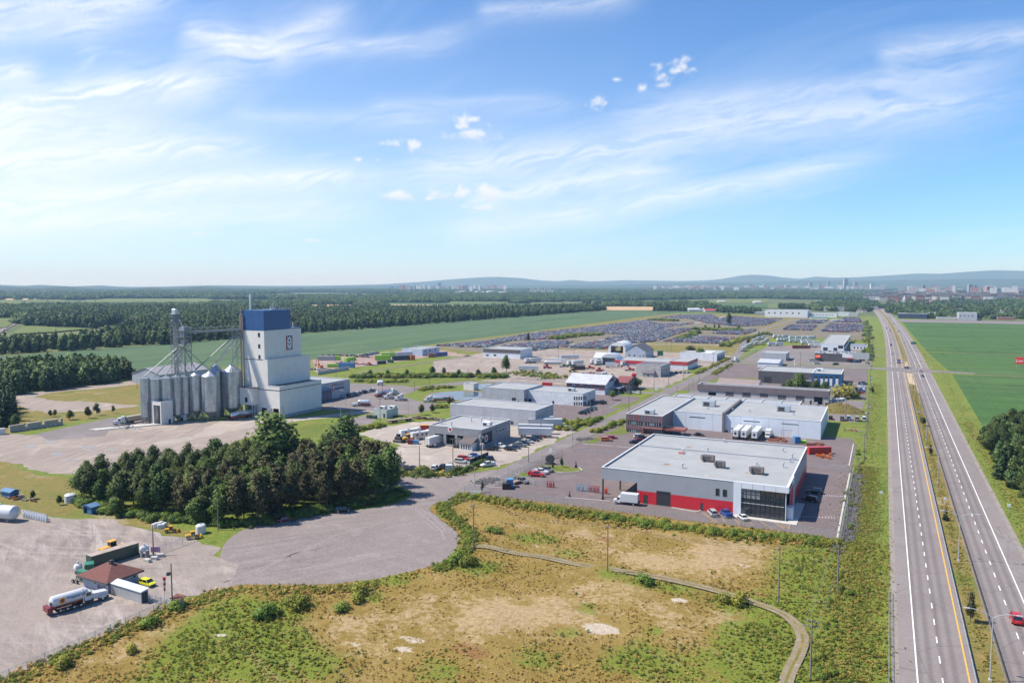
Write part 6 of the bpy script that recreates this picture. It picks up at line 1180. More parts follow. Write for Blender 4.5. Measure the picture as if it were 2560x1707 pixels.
# ---- weeds and grass: masses nobody could count
def in_poly_pts(poly,n,z=0.1):
 P=np.array([(p[0],p[1])for p in poly]);lo,hi=P.min(0),P.max(0);out=np.zeros((0,2))
 while len(out)<n:
  q=rng.uniform(lo,hi,(n*2,2));out=np.vstack([out,q[inside(poly,q[:,0],q[:,1])]])
 out=out[:n];return np.column_stack([out,np.full(n,z)])
def along_pts(path,n,width,z=0.1):
 P=np.array([(p[0],p[1])for p in path]);d=np.hypot(*np.diff(P,axis=0).T);cum=np.concatenate([[0],np.cumsum(d)]);s=rng.uniform(0,cum[-1],n)
 x=np.interp(s,cum,P[:,0]);y=np.interp(s,cum,P[:,1]);i=np.clip(np.searchsorted(cum,s)-1,0,len(d)-1);t=np.diff(P,axis=0)[i]/d[i][:,None]
 o=rng.normal(0,width/2.4,n);return np.column_stack([x-t[:,1]*o,y+t[:,0]*o,np.full(n,z)])
n=64000;X=rng.uniform(-130,3,n);Y=62+148*rng.uniform(0,1,n)**1.15;ix=np.clip((X+131).astype(int),0,MX.shape[1]-1);iy=np.clip((Y-40).astype(int),0,MX.shape[0]-1)
kp=MKEEP[iy,ix];dr=MDRY[iy,ix];wh_=MWHITE[iy,ix];gr=MGRN[iy,ix];cl=0.5+0.5*np.sin(X*0.35+2*np.sin(Y*0.21))*np.sin(Y*0.42+1.5*np.sin(X*0.17))
pr=np.clip(0.42+0.3*gr-0.34*dr-0.8*wh_+0.3*(cl-0.5),0.0,1);kp&=rng.uniform(0,1,n)<pr
tx=np.array([(p.x,p.y)for p in _tp]);dt_=np.min((X[:,None]-tx[None,:,0])**2+(Y[:,None]-tx[None,:,1])**2,axis=1);kp&=dt_>1.6
isg=rng.uniform(0,1,n)<np.clip(0.03+0.5*gr+0.16*(cl-0.5),0,0.9)
for nm,sel,pro,lb,s0,s1 in (('dry_meadow_grass',kp&~isg,TUFT_Y+[WEED[3]],'straw coloured dry grass tufts covering the foreground meadow',0.16,0.48),('green_meadow_weeds',kp&isg,TUFT_G+WEED[:3],'green weeds and grass tufts covering the foreground meadow',0.2,0.62)):
 scatter(nm,np.column_stack([X[sel],Y[sel],np.full(sel.sum(),0.25)]),pro,s0,s1,lb,'grass',5,tilt=0.15)
hedge=[gb(2,1210,440),gb(3,0,490),gb(3,200,520),gb(3,500,560),gb(3,800,610),gb(3,1100,650),gb(3,1400,680),gb(4,0,690),gb(4,250,715),gb(4,430,735)]
scatter('fence_hedge',np.vstack([along_pts(hedge,330,2.2),along_pts(hedge[3:],240,2.4)]),BUSH[1:]+WEED[:2],0.5,1.05,'dense weedy hedge along the chain link fence of the red shop','hedge',9)
scatter('fence_weeds',along_pts(hedge,2400,5.0),WEED+TUFT_G+TUFT_Y,0.5,1.1,'tall yellow green weeds in front of the fence hedge','weeds',10)
bank=[(-127.2,68),(-127,85),(-126.8,100),(-125.5,110),(-122,117),(-115,121),(-105,126),(-97,133)]
scatter('bank_weeds',np.vstack([along_pts(bank[:5],1500,3.2),along_pts(bank[3:],800,2.6)]),WEED+TUFT_G+TUFT_Y,0.4,0.85,'weeds growing along the yard fence and turning circle edge','weeds',11)
rim=[(-90,146),(-88.5,154),(-92,166),(-97,174),(-108,183),(-115,190),(-113,198)]
scatter('rim_grass',along_pts(rim,1100,2.6),TUFT_G+WEED[:2],0.6,1.1,'bright green grass rim on the right of the turning circle','grass',12)
ditch=[(-3,96),(-3.5,160),(-3.5,220),(-4,300),(-3.5,420),(-4,560)]
scatter('ditch_weeds',np.vstack([along_pts(ditch[:4],8500,6.5),along_pts(ditch[2:],2600,6.0)]),TUFT_G+TUFT_Y[:1],0.2,0.45,'tall mixed weeds in the ditch between poles and highway','weeds',13)
scatter('ditch_bushes',along_pts([(-8,120),(-7.5,180),(-7,240),(-6.5,330)],60,3.0),BUSH[1:],0.3,0.7,'low bushes along the roadside poles','bushes',14)
scatter('median_weeds',np.vstack([along_pts([(17.9,95),(17.9,250),(17.9,560)],2200,1.8),along_pts([(18,690),(14,1100)],400,2.0)]),TUFT_Y+TUFT_G,0.25,0.55,'dry grass and weeds in the highway median','grass',15)
scatter('right_verge_weeds',np.vstack([along_pts([(36.5,200),(37,300),(37,420)],1700,4.4),along_pts([(37,400),(39,560),(41,650),(36,800),(30,1000)],1300,5)]),TUFT_G+TUFT_Y,0.25,0.5,'weeds on the right verge between highway and crop','weeds',16)
scatter('wood_undergrowth',along_pts([(-219,148),(-196,144),(-172,147),(-155,151),(-150,158),(-142,175),(-133,189),(-135,199)],620,3.0),BUSH[:2]+WEED[:2],0.6,1.3,'dark undergrowth along the front of the wood','undergrowth',17)
scatter('garage_corner_weeds',along_pts([gb(2,795,300),gb(2,1000,315),gb(2,1180,310),gb(2,1330,265),gb(2,1420,215)],330,4),WEED+BUSH[:1]+TUFT_G,0.6,1.2,'weeds on the grass corner before the garage yard','weeds',18)
scatter('estate_weeds',np.vstack([along_pts([(-123,330),(-123,352)],130,3),along_pts([ga(3,470,1530),ga(3,560,1480),ga(3,700,1430)],260,7),along_pts([ga(3,760,1550),ga(3,1040,1440)],160,3),along_pts([(-122,560),(-122,690)],260,3),along_pts([(-110,560),(-111,640)],180,3),along_pts([ga(3,0,1000),ga(3,400,1040),ga(3,450,1060)],300,16),along_pts([ga(2,900,1075),ga(2,1400,1085)],200,8),along_pts([ga(2,1480,1160),ga(2,1800,1125)],160,6),along_pts([ga(2,880,1540),ga(2,1180,1480)],160,3),along_pts([ga(2,1640,1320),ga(2,1760,1310)],80,5)]),BUSH[1:]+WEED+TUFT_G,0.6,1.25,'rough bushes and weeds on the idle plots of the estate','bushes',19)
scatter('rail_hedge',along_pts([ga(2,880,1040),ga(2,1300,1040),ga(2,1700,1035),ga(2,2300,1040)],330,7),BUSH,0.8,2.0,'overgrown hedge between the rail line and the pond road','hedge',20)
scatter('scrap_hedge',np.vstack([along_pts([ga(3,370,690),ga(3,560,665),ga(3,780,650)],160,12),along_pts([ga(3,1700,600),ga(3,1900,610),ga(3,2100,610)],130,16),along_pts([ga(3,1310,515),ga(3,1500,525)],110,16),along_pts([ga(3,1560,690),ga(3,1700,630)],60,10)]),BUSH,1.2,2.6,'bushes growing between the rows of scrap cars','bushes',21)
scatter('pole_line_trees',np.vstack([along_pts([(-11,690),(-14,900),(-20,1150),(-30,1500)],120,5),along_pts([ga(3,1960,760),ga(3,2120,700),ga(3,2350,640)],70,8)]),BUSH,1.0,2.6,'scrubby trees along the far roadside pole line','scrub',22)
q=ga(4,690,1370);mound=MB();n=24;vs=[(0,0,4.2)]
for j,(rr,zz)in enumerate(((0.3,3.7),(0.6,2.4),(0.85,1.0),(1.05,0.0))):vs+=[(13*rr*math.cos(2*math.pi*i/n)*random.uniform(.93,1.07),9*rr*math.sin(2*math.pi*i/n)*random.uniform(.93,1.07),zz*random.uniform(.9,1.1))for i in range(n)]
fs=[(0,1+i,1+(i+1)%n)for i in range(n)]+[(1+j*n+i,1+(j+1)*n+i,1+(j+1)*n+(i+1)%n,1+j*n+(i+1)%n)for j in range(3)for i in range(n)]
o=tag(mound.add(vs,fs).build('soil_mound',ground_mat('mound_soil',[(0.16,0.12,0.04),(0.09,0.09,0.025),(0.2,0.13,0.06)],0.3,1.5,bump=0.8),loc=(q.x-2,q.y+5,0.05),smooth=True),'grassy brown soil mound behind the white warehouse','mound')
scatter('mound_weeds',[(q.x-2+13*0.9*r_*math.cos(a),q.y+5+9*0.9*r_*math.sin(a),4.0*(1-r_))for r_,a in zip(np.sqrt(rng.uniform(0,1,260)),rng.uniform(0,6.28,260))],WEED,0.8,1.5,'weeds growing over the soil mound','weeds',23)
# ---- bigger woods
def wood(name,poly,n,protos,s0,s1,label,seed):return scatter(name,in_poly_pts(poly,n,0.0),protos,s0,s1,label,'wood',seed)
wood('left_wood',[ga(1,-700,1150),ga(1,-300,1180),ga(1,60,1210),ga(1,420,1165),ga(1,900,1105),ga(1,1190,1070),ga(1,1170,1020),ga(1,960,1000),ga(1,700,985),ga(1,300,1000),ga(1,-300,1030),ga(1,-800,1050)],640,LOW,0.75,1.25,'dark wood at the left behind the mill lots',31)
wood('left_wood_edge',[ga(1,-600,1240),ga(1,0,1480),ga(1,60,1490),ga(1,140,1400),ga(1,60,1260),ga(1,-300,1200)],90,CONI+LOW[:2],0.8,1.2,'dense dark trees filling the left picture edge',32)
wood('right_wood',[gb(4,1660,560),gb(4,1500,480),gb(4,1400,330),gb(4,1310,170),gb(4,1300,110),gb(4,1400,20),gb(4,1700,0),gb(4,2100,100),gb(4,2100,700)],420,LOW[:2]+CROWN['dark'],0.4,0.68,'dense green thicket at the right picture edge',33)
fe=[ga(1,-500,880),ga(1,0,840),ga(1,560,805),ga(1,1000,775),ga(1,1600,735),ga(2,430,635),ga(2,1280,575),ga(2,2350,492),ga(3,560,448),ga(3,760,432),ga(3,890,424),ga(3,560,410),ga(3,0,418),ga(2,1600,425),ga(2,900,430),ga(2,330,440),ga(1,1700,470),ga(1,1250,560),ga(1,960,690),ga(1,500,745),ga(1,0,768),ga(1,-600,800)]
wood('field_forest',fe,7000,LOW+[LOWC],0.75,1.35,'long mixed forest along the far side of the crop field',34)
wood('field_forest_upper',[ga(1,225,570),ga(1,560,590),ga(1,860,598),ga(1,1200,520),ga(1,1700,470),ga(2,330,440),ga(2,300,425),ga(1,1700,425),ga(1,900,430),ga(1,300,470)],4200,LOW+[LOWC],0.8,1.4,'forest block behind the light green field strip',35)
wood('field_forest_left',[ga(1,-600,500),ga(1,0,495),ga(1,180,495),ga(1,280,420),ga(1,0,400),ga(1,-600,410)],1500,LOW+[LOWC],0.8,1.3,'forest block left of the rail line',36)
# --- far country
FIELD_L=ground_mat('light_field',[(0.10,0.135,0.035),(0.13,0.15,0.045),(0.085,0.12,0.03)],0.01,0.2,bump=0)
FIELD_G=ground_mat('green_field',[(0.055,0.105,0.04),(0.07,0.12,0.045),(0.048,0.09,0.035)],0.01,0.2,bump=0)
def tile_poly(i,pts):return [A(i,x,y)for x,y in pts]
fields=[(tile_poly(1,[(0,318),(610,312),(610,322),(0,332)]),SAND),(tile_poly(1,[(-300,334),(550,326),(560,338),(-300,348)]),FIELD_L),(tile_poly(1,[(780,332),(1000,318),(1930,318),(1940,345),(1200,352),(800,352)]),FIELD_L),(tile_poly(2,[(480,376),(930,374),(930,394),(480,396)]),SAND),(tile_poly(3,[(430,390),(1300,394),(1590,402),(1570,428),(900,428),(640,402)]),SAND),(tile_poly(2,[(1180,356),(2350,364),(2350,388),(1180,384)]),FIELD_G),(tile_poly(3,[(0,364),(830,370),(850,390),(0,390)]),FIELD_G),(tile_poly(2,[(1740,345),(2350,350),(2350,362),(1740,366)]),FIELD_L),(tile_poly(3,[(1740,334),(2350,318),(2350,358),(1820,364)]),FIELD_L),(tile_poly(3,[(1815,372),(2350,372),(2350,405),(1900,408)]),FIELD_G),(tile_poly(4,[(0,372),(420,376),(400,412),(0,412)]),FIELD_L),(tile_poly(1,[(225,578),(400,574),(850,600),(500,632),(80,655)]),FIELD_L),(tile_poly(1,[(-300,505),(190,502),(60,590),(-300,620)]),FIELD_L),(tile_poly(1,[(0,350),(220,352),(220,368),(0,372)]),FIELD_L),(tile_poly(2,[(1240,376),(2350,388),(2350,396),(1240,386)]),SAND)]
for k_,(pp_,m_)in enumerate(fields):ear_sheet('far_field',[ray_at(*p)for p in pp_],0.35+0.12*k_,m_)
strip('rail_embankment',[ga(1,-40,640),ga(1,60,585),ga(1,140,545),ga(1,215,510)],9,0.9,plain('rail_ballast',(0.20,0.165,0.16),0.9,var=0.2))
strip('rail_line',[ga(2,820,1030),ga(2,1050,985),ga(2,1400,930),ga(2,1750,875),ga(2,1990,845)],3.2,0.16,plain('rail_ballast',(0.20,0.165,0.16),0.9))
for d_ in (-0.75,0.75):strip('steel_rail',[ga(2,820,1030)+Vector((d_,d_,0)),ga(2,1400,930)+Vector((d_,d_,0)),ga(2,1990,845)+Vector((d_,d_,0))],0.18,0.30,plain('rusty_rail',(0.10,0.06,0.045),0.6,0.3))
def clump(seed):
 r_=random.Random(seed);L=[]
 for i in range(9):
  a,d_=r_.uniform(0,6.28),r_.uniform(2,15);h=r_.uniform(8,14);L+=[(d_*math.cos(a),d_*math.sin(a),h*0.55,4.2,4.2,h*0.48)]
 return leaf_mesh('clump_%d'%seed,L,520,1.5,LEAF_F,seed)
CLUMP=[clump(200+i)for i in range(4)]
n=60000;u_=rng.uniform(0,1,n);rr=1500+8500*u_**1.15;az=rng.uniform(-0.66,0.66,n)+YAW;X=-rr*np.sin(az);Y=rr*np.cos(az)
f3,r3,u3=np.array(_f),np.array(_r),np.array(_u);q=np.column_stack([X,Y,np.full(n,-CAM_H)]);kk=q@f3;PXX=PX_W/2+F_PX*(q@r3)/kk;PYY=PX_H/2-F_PX*(q@u3)/kk
ok=np.ones(n,bool)
hh_=13*np.clip(0.55+rr/5200,0.8,1.7);PYT=PYY-F_PX*hh_/kk
for pp_,_m in fields:ok&=~(inside(pp_,PXX,PYY)|inside(pp_,PXX,PYT)|inside(pp_,PXX,(PYY+PYT)/2))
ok&=~((X>-720)&(Y<1680)&(X<1000));ok&=~((np.abs(X+22*((Y-700)/1260)**2-18)<26)&(Y<2300))
ok&=~inside([A(3,0,500),A(3,560,450),A(3,900,426),A(3,1300,432),A(3,1420,470),A(3,2350,560),A(4,960,560),A(4,960,440),A(4,0,425),A(3,2200,440),A(3,1600,432)],PXX,PYY)
town=(PXX>2190)&(PYY<800)&(rr<6500);ok&=~(town&(rng.uniform(0,1,n)<0.8));ok&=~((X>20)&(Y<1680))
ok&=~inside([A(2,1780,268),A(3,400,255),A(3,400,278),A(2,1780,280)],PXX,PYY)
patch=np.sin(X*0.0021+1.3*np.sin(Y*0.0013))*np.sin(Y*0.0017+X*0.0006);ok&=~((patch>0.22)&(rr>2600))
X,Y,rr=X[ok],Y[ok],rr[ok];LIFT=lambda X,Y,rr:np.where(rr>5200,(rr-5200)*0.0042,0)
scatter('distant_woodland',np.column_stack([X,Y,np.zeros(len(X))]),CLUMP,0.75,1.25,'distant woodland spreading to the horizon','wood',41,scl=np.clip(0.55+rr/5200,0.8,1.7))
def ridge(name,R_,prof,mat,depth,seed,base=-20):
 xs=np.array([p[0]for p in prof]);zs=np.array([p[1]for p in prof]);n=260;px=np.linspace(xs[0],xs[-1],n);py=np.interp(px,xs,zs);vs=[];rows=9;g_=np.random.default_rng(seed)
 nz=np.convolve(g_.normal(size=n+40),np.ones(14)/14,'same')[20:-20]
 for j in range(rows):
  t=j/(rows-1)
  for i in range(n):
   d=pix_dir(px[i],HORIZON);d=Vector((d.x,d.y,0)).normalized();D=R_*(1+0.015*nz[i]);crest=CAM_H+(HORIZON-py[i])*D/F_PX/max(0.6,math.cos(math.atan((px[i]-1280)/1920)))
   spur=depth*0.35*math.sin(i*0.35+seed+3*t)*(1-t);z=base+(crest-base)*(t**0.8)+(nz[i]*30*math.sin(t*3.1));p=d*(D-depth*(1-t)+spur);vs.append((p.x,p.y,z))
 for i in range(n):p=Vector(vs[(rows-1)*n+i]);dd=Vector((p.x,p.y,0)).normalized();vs.append((p.x+dd.x*depth,p.y+dd.y*depth,base))
 fs=[(j*n+i,j*n+i+1,(j+1)*n+i+1,(j+1)*n+i)for j in range(rows)for i in range(n-1)]
 tag(MB().add(vs,fs).build(name,mat,smooth=True),kind='structure')
HILL=ground_mat('wooded_hill',[(0.025,0.045,0.018),(0.038,0.058,0.024),(0.02,0.036,0.015)],0.0012,0.01,bump=0)
ridge('far_hills',17000,[(-500,722),(0,718),(300,717),(550,715),(800,714),(950,711),(1050,705),(1120,699),(1200,693.5),(1240,692),(1300,695),(1350,701),(1395,703),(1430,700),(1480,704),(1560,701),(1640,702),(1700,703),(1760,702),(1800,699),(1850,691),(1880,689),(1920,691),(1960,696),(2000,699),(2040,694),(2080,697),(2150,696),(2220,693),(2290,690),(2350,691),(2420,688),(2480,686),(2560,688),(3000,690)],HILL,2500,3)
ridge('middle_hills',12500,[(-500,713),(0,712),(60,714),(100,712),(180,715),(250,713),(330,717),(400,716),(520,713),(640,714),(760,716),(900,714),(1150,714),(1300,713),(1500,713),(1640,709),(1760,707),(1900,706),(2000,703),(2200,704),(2400,701),(2560,702),(3000,703)],HILL,2600,5)
ridge('near_hills',7600,[(-500,716),(0,715),(90,718),(160,715),(230,719),(300,720),(380,717),(430,721),(500,716),(560,718),(640,721),(760,723),(880,725),(1100,724),(1300,724),(1500,723),(1620,720),(1750,719),(1900,718),(2100,720),(2300,722),(2560,722),(3000,722)],HILL,1500,9)
# ---- city on the skyline
TOWER=[plain('tower_beige',(0.34,0.30,0.29),0.7,var=0.1,scale=0.05),plain('tower_grey',(0.26,0.27,0.30),0.6,var=0.1,scale=0.05),plain('tower_white',(0.52,0.52,0.52),0.6,var=0.1,scale=0.05),plain('tower_brick',(0.32,0.18,0.14),0.8,var=0.1,scale=0.05)]
def tower(label,i,x0,y0,x1,y1,Rr,mat,crown=0.0):
 c=A(i,(x0+x1)/2,y1);d=pix_dir(c[0],HORIZON);p=Vector((d.x,d.y,0)).normalized()*Rr;mpp=Rr/F_PX/1.1;w=(x1-x0)/3.672*mpp;top=CAM_H+(HORIZON-A(i,0,y0)[1])*mpp
 o=thing('city_tower',label,'tower block',(p.x,p.y,0),YAW);b=MB().box(-w/2,-w*0.35,0,w/2,w*0.35,top-crown*top).build('wall',mat,o)
 if crown:MB().box(-w*0.3,-w*0.2,top-crown*top,w*0.3,w*0.2,top).build('plant_room',mat,o)
 k=MB();nfl=max(4,int((top-50)/9))
 for f in range(nfl):z=45+(top*0.97-45)*f/nfl;k.box(-w/2*0.96,-w*0.35-0.6,z,w/2*0.96,-w*0.35-0.003,z+(top-45)/nfl*0.4)
 tag(k.build('window_band',GLASS,o),kind='stuff')
for a_ in (('broad beige city tower, tallest on the skyline',4,692,128,730,208,8600,0,0.08),('dark slim city tower left of the tallest one',4,546,157,564,206,8600,1,0.05),('beige city tower just right of the tallest one',4,788,160,818,206,8600,0,0.05),('grey city tower near the left of the city skyline',4,375,170,405,206,8700,1,0),('low beige slab at the right of the city skyline',4,940,180,975,214,8500,2,0),('small dark city block near the left skyline end',4,465,184,483,206,8700,1,0),('low brick city block farthest left on the skyline',4,160,198,200,212,8700,3,0),('tall grey twin tower on the right, left one of two',4,1838,186,1872,258,5200,1,0.05),('shorter grey twin tower on the right, right one of two',4,1882,196,1912,245,5600,1,0),('wide brick block with crane at the right',4,1998,206,2058,250,5200,3,0),('grey block beside the wide brick block',4,2070,222,2120,254,5000,1,0),('brick chateau like block left of the twin towers',4,1328,210,1380,236,6500,3,0.3),('slim brick turret beside the brick chateau',4,1415,194,1442,234,6500,3,0.3),('pale slab at the right skyline edge',4,2290,245,2360,272,4600,3,0),('tall cream block at the foot of the long mountain',2,1672,168,1698,212,9800,1,0.06),('small cream block left below the long mountain',2,1236,205,1270,216,9800,1,0),('low pale block right below the long mountain',2,1920,188,1940,214,9800,1,0),('pale apartment slab before the right hills',3,1380,196,1418,224,9000,2,0),('grey pair block before the right hills',3,2172,190,2204,214,9000,1,0),('slim pale tower before the right hills',3,2305,182,2328,208,9000,2,0)):
 tower(a_[0],*a_[1:7],TOWER[a_[7]],a_[8])
k=MB()
for i in range(260):
 t_=random.random();i_,x,y=random.choice([(3,random.uniform(1300,2350),random.uniform(205,225)),(3,random.uniform(1620,1880),random.uniform(200,228)),(2,random.uniform(1250,2350),random.uniform(203,215)),(4,random.uniform(0,1100),random.uniform(200,225)),(4,random.uniform(1200,2350),random.uniform(205,260))])
 Rr=random.uniform(7000,8800)if i_!=4 or x<1100 else random.uniform(4800,7000);d=pix_dir(A(i_,x,y)[0],HORIZON);p=Vector((d.x,d.y,0)).normalized()*Rr;top=CAM_H+(HORIZON-A(i_,x,y-8)[1])*Rr/F_PX;w=random.uniform(14,46)
 k.box(p.x-w/2,p.y-w/4,0,p.x+w/2,p.y+w/4,max(12,top),random.choice((0,0,1,2,2,3)))
tag(k.build('distant_city',TOWER),'pale low buildings of the distant city merging along the skyline','city',kind='stuff')
STK=plain('refinery_steel',(0.55,0.52,0.50),0.5,var=0.1);rf=[]
for i,(x,y0,w)in enumerate([(175,232,10),(190,215,6),(205,225,8),(230,200,5),(240,222,9),(254,198,5),(270,226,10),(300,218,7),(324,210,5),(340,232,10),(352,215,5),(370,240,12),(215,240,16),(285,240,16)]):
 Rr=5200;d=pix_dir(A(3,x,260)[0],HORIZON);p=Vector((d.x,d.y,0)).normalized()*Rr;top=CAM_H+(HORIZON-A(3,0,y0)[1])*Rr/F_PX;r_=w/3.672*Rr/F_PX/2
 o=thing('refinery_stack','thin pale refinery stack in the cluster left of the hills','stack',(p.x,p.y,0),group='refinery stacks on the skyline');MB().lathe([(r_,0),(r_,top*0.7),(r_*0.6,top)],8).build('shaft',STK,o);MB().box(-r_*1.6,-r_*1.6,top*0.5,r_*1.6,r_*1.6,top*0.53).build('gallery',STK,o)
for x,w,y in ((1895,70,248),(2030,50,252),(2150,74,250),(2080,40,256),(2280,60,254),(1840,40,258),(2240,40,258)):
 Rr=4700;d=pix_dir(A(2,x,268)[0],HORIZON);p=Vector((d.x,d.y,0)).normalized()*Rr;r_=w/3.672*Rr/F_PX/2;top=CAM_H+(HORIZON-A(2,0,y)[1])*Rr/F_PX
 o=thing('oil_tank','low white oil tank in the far tank farm','tank',(p.x,p.y,0),group='white tanks of the far tank farm');MB().lathe([(r_,0),(r_,max(top,8))],24).build('shell',TARP,o,smooth=True);MB().lathe([(r_,max(top,8)+0.01),(0.2,max(top,8)+2.5)],24).build('roof',TARP,o)
# ---- farms and town edge
BARNR=plain('barn_red',(0.42,0.06,0.06),0.7);HW=[plain('house_white',(0.52,0.51,0.49),0.7),plain('house_tan',(0.36,0.29,0.24),0.8),plain('house_brick',(0.24,0.12,0.095),0.8),plain('house_grey',(0.30,0.30,0.32),0.8)]
HR=[plain('roof_charcoal',(0.07,0.065,0.07),0.9),plain('roof_brown',(0.12,0.085,0.07),0.9),plain('roof_grey',(0.17,0.165,0.17),0.9),plain('roof_red',(0.25,0.08,0.06),0.9)]
def barn(label,i,x0,x1,y,hpx,wall,roofm,D=16):
 a,b=ga(i,x0,y),ga(i,x1,y);W=(b-a).length;mpp=(a.length)/F_PX/1.05;h=hpx/3.672*mpp;o=gable_hall('farm_barn',label,'barn',b,W,D,h*0.55,h,wall,roofm,along='x',over=0.6);o.rotation_euler=(0,0,math.atan2((b-a).y,(b-a).x));return o
barn('long white farm barn with red end beyond the crop field',3,1622,1770,436,32,HW[0],WROOF,22);barn('short farm barn with red roof at the end of the long barn',3,1772,1872,438,24,HW[0],BARNR,18);barn('white barn roof on the distant plain, left of the red one',2,370,465,352,20,HW[0],WROOF,30);barn('red barn roof on the distant plain',2,915,985,366,16,BARNR,BARNR,24);barn('low white shed beside the distant white barn',2,528,580,356,9,HW[0],WROOF,16);barn('white barn roof in the forest left of the elevator',1,955,1000,384,12,HW[0],WROOF,18);barn('white barn in front of the far right woods',3,1895,1960,352,16,HW[0],WROOF,24);barn('white barn at the far right of the far fields',3,2225,2290,360,20,HW[0],WROOF,24);barn('bright farm shed at the far left edge',1,65,120,296,10,HW[0],WROOF,24);barn('small white barn beside the mill chimney',1,2110,2160,362,12,HW[0],WROOF,18);barn('long white barn before the crop field behind the tower',2,0,140,378,10,HW[0],WROOF,20)
def box_building(name,label,i,x0,x1,yb,yt,D,wall,roofm,bands=(),cat='warehouse',wins=0):
 b=ga(i,x1,yb);W=b.x-solve(lambda x:to_px((x,b.y,0))[0],A(i,x0,yb)[0],b.x-600,b.x);h=z_at(A(i,x1,yt),b.x,b.y)
 fr=[('winb',-W*(0.92-0.84*j/wins),h*0.5,-W*(0.92-0.84*j/wins)+W*0.03+0.6,h*0.7)for j in range(wins)]
 o=hall(name,label,cat,b,W,D,h,wall,roofm,front=fr)
 for m_,z0,z1 in bands:MB().box(-W-0.1,-0.2,h*z0,0.1,-0.003,h*z1).build('band',m_,o)
 return o
box_building('far_white_warehouse','large white warehouse at the far end of the scrapyard',4,-30,362,492,428,60,WHITEW,ROOF_W,wins=6);box_building('far_white_showroom','white showroom with window strip at the far scrapyard end',4,368,632,490,455,40,WHITEW,ROOF_W,wins=8);box_building('far_green_awning_shop','low shop with green awning in front of the far showroom',4,380,545,505,487,20,WHITEW,ROOF_G,[(plain('green_awning',(0.03,0.22,0.14),0.6),0.55,0.95)]);box_building('far_pale_shop','pale low shop right of the far showroom',4,636,740,478,446,30,WHITEW,ROOF_W,wins=4);box_building('far_grey_shop','small grey shop beside the trees near the highway',4,742,828,480,452,24,GREYW,ROOF_G);box_building('far_white_tent_row','long white low shed among the far scrap cars',4,575,690,525,512,12,TARP,TARP);box_building('far_hall_left','white hall with dark front at the far left of the warehouses',3,2225,2320,470,442,40,GREYD,ROOF_W)
box_building('dark_blue_shop','dark blue retail shop with bright blue corner by the highway',4,1195,1462,504,458,45,siding('navy_sheet',(0.035,0.05,0.085),0.5,0.5),ROOF_W,wins=5,cat='shop');box_building('white_shop_end','white end building right of the dark blue shop',4,1462,1540,498,448,30,WHITEW,ROOF_W,cat='shop');box_building('glass_front_hall','pale hall with slanted skylights beyond the right crop field',4,1750,1918,520,450,45,GREYW,ROOF_W,wins=4);box_building('low_concrete_store','low beige store left of the slanted skylight hall',4,1548,1730,512,492,25,BEIGE,ROOF_G);box_building('orange_roof_store','low rust coloured store at the right of the builders yard',4,2110,2260,516,490,18,HW[2],HR[3])
box_building('apartment_row_left','three storey brick apartment row left of the highway end',4,510,700,434,392,18,HW[3],HR[0],wins=8,cat='apartments');box_building('apartment_row_right','three storey apartment row nearer the highway end',4,705,780,430,394,18,HW[1],HR[0],wins=5,cat='apartments');box_building('apartment_brick','brick apartment block at the left of the apartment rows',4,390,470,420,392,16,HW[2],HR[0],wins=5,cat='apartments');box_building('apartment_by_highway','grey apartment block right beside the highway end',4,860,1010,424,392,20,HW[3],HR[0],wins=8,cat='apartments')
def house_protos():
 out=[]
 for i in range(6):
  w,d_,h=random.uniform(9,14),random.uniform(8,11),random.uniform(4.5,6.5);m=MB();m.box(-w/2,-d_/2,0,w/2,d_/2,h,0);r_=MB();o_=0.5;rz_=h+random.uniform(2.2,3.4)
  r_.add([(-w/2-o_,-d_/2-o_,h-0.1),(w/2+o_,-d_/2-o_,h-0.1),(w/2+o_,d_/2+o_,h-0.1),(-w/2-o_,d_/2+o_,h-0.1),(-w*0.28,0,rz_),(w*0.28,0,rz_)],[(3,2,1,0),(0,1,5,4),(1,2,5),(2,3,4,5),(3,0,4)])
  wn=MB();[wn.box(-w/2+1+k_*w/3.4,-d_/2-0.06,1.2,-w/2+2.4+k_*w/3.4,-d_/2-0.003,2.8)for k_ in range(3)]
  out.append((m.mesh('wall',HW[i%4]),r_.mesh('roof',HR[(i*5+1)%4]),wn.mesh('window',GLASS)))
 return out
HP=house_protos();hs=[]
tries=0
while len(hs)<120 and tries<9000:
 tries+=1;x=random.uniform(1090,2350);y=330+175*random.random()**0.8 if x>1560 else random.uniform(330,440)
 if 1730<x<1935 and y>440:continue
 if x>1540 and y>486:continue
 p=ga(4,x,y)
 if all((p-q_).length>19 for q_ in hs):hs.append(p)
for _ in range(26):
 p=ga(4,random.uniform(820,1010),random.uniform(400,470));
 if all((p-q_).length>22 for q_ in hs)and abs(p.x+22*((p.y-700)/1260)**2-18)>34:hs.append(p)
for j,p in enumerate(hs):
 wl_,rf_,wn_=HP[j%6];cn=('white','tan','brick','grey','white','tan')[j%6]
 o=thing('house','small %s house with pitched roof in the suburb right of the highway end'%cn if p.x>10 else 'small %s house beside the far end of the estate'%cn,'house',(p.x,p.y,0),random.choice((0,0.3,1.57,1.8)),'houses of the suburb');link('wall',wl_,o);link('roof',rf_,o);link('window',wn_,o)
k=MB();kr=MB()
for _ in range(700):
 x,y=random.uniform(900,2500),random.uniform(235,345);p=ga(4,x,y)
 if p.length>7000:continue
 s_=random.uniform(0.9,1.6)*(1+p.length/5000);h=6*s_;k.box(p.x-6*s_,p.y-4*s_,0,p.x+6*s_,p.y+4*s_,h+6,random.choice((0,0,1,2,3)));kr.box(p.x-6.4*s_,p.y-4.4*s_,h+6,p.x+6.4*s_,p.y+4.4*s_,h+7.5,random.choice((0,1,2,2,3)))
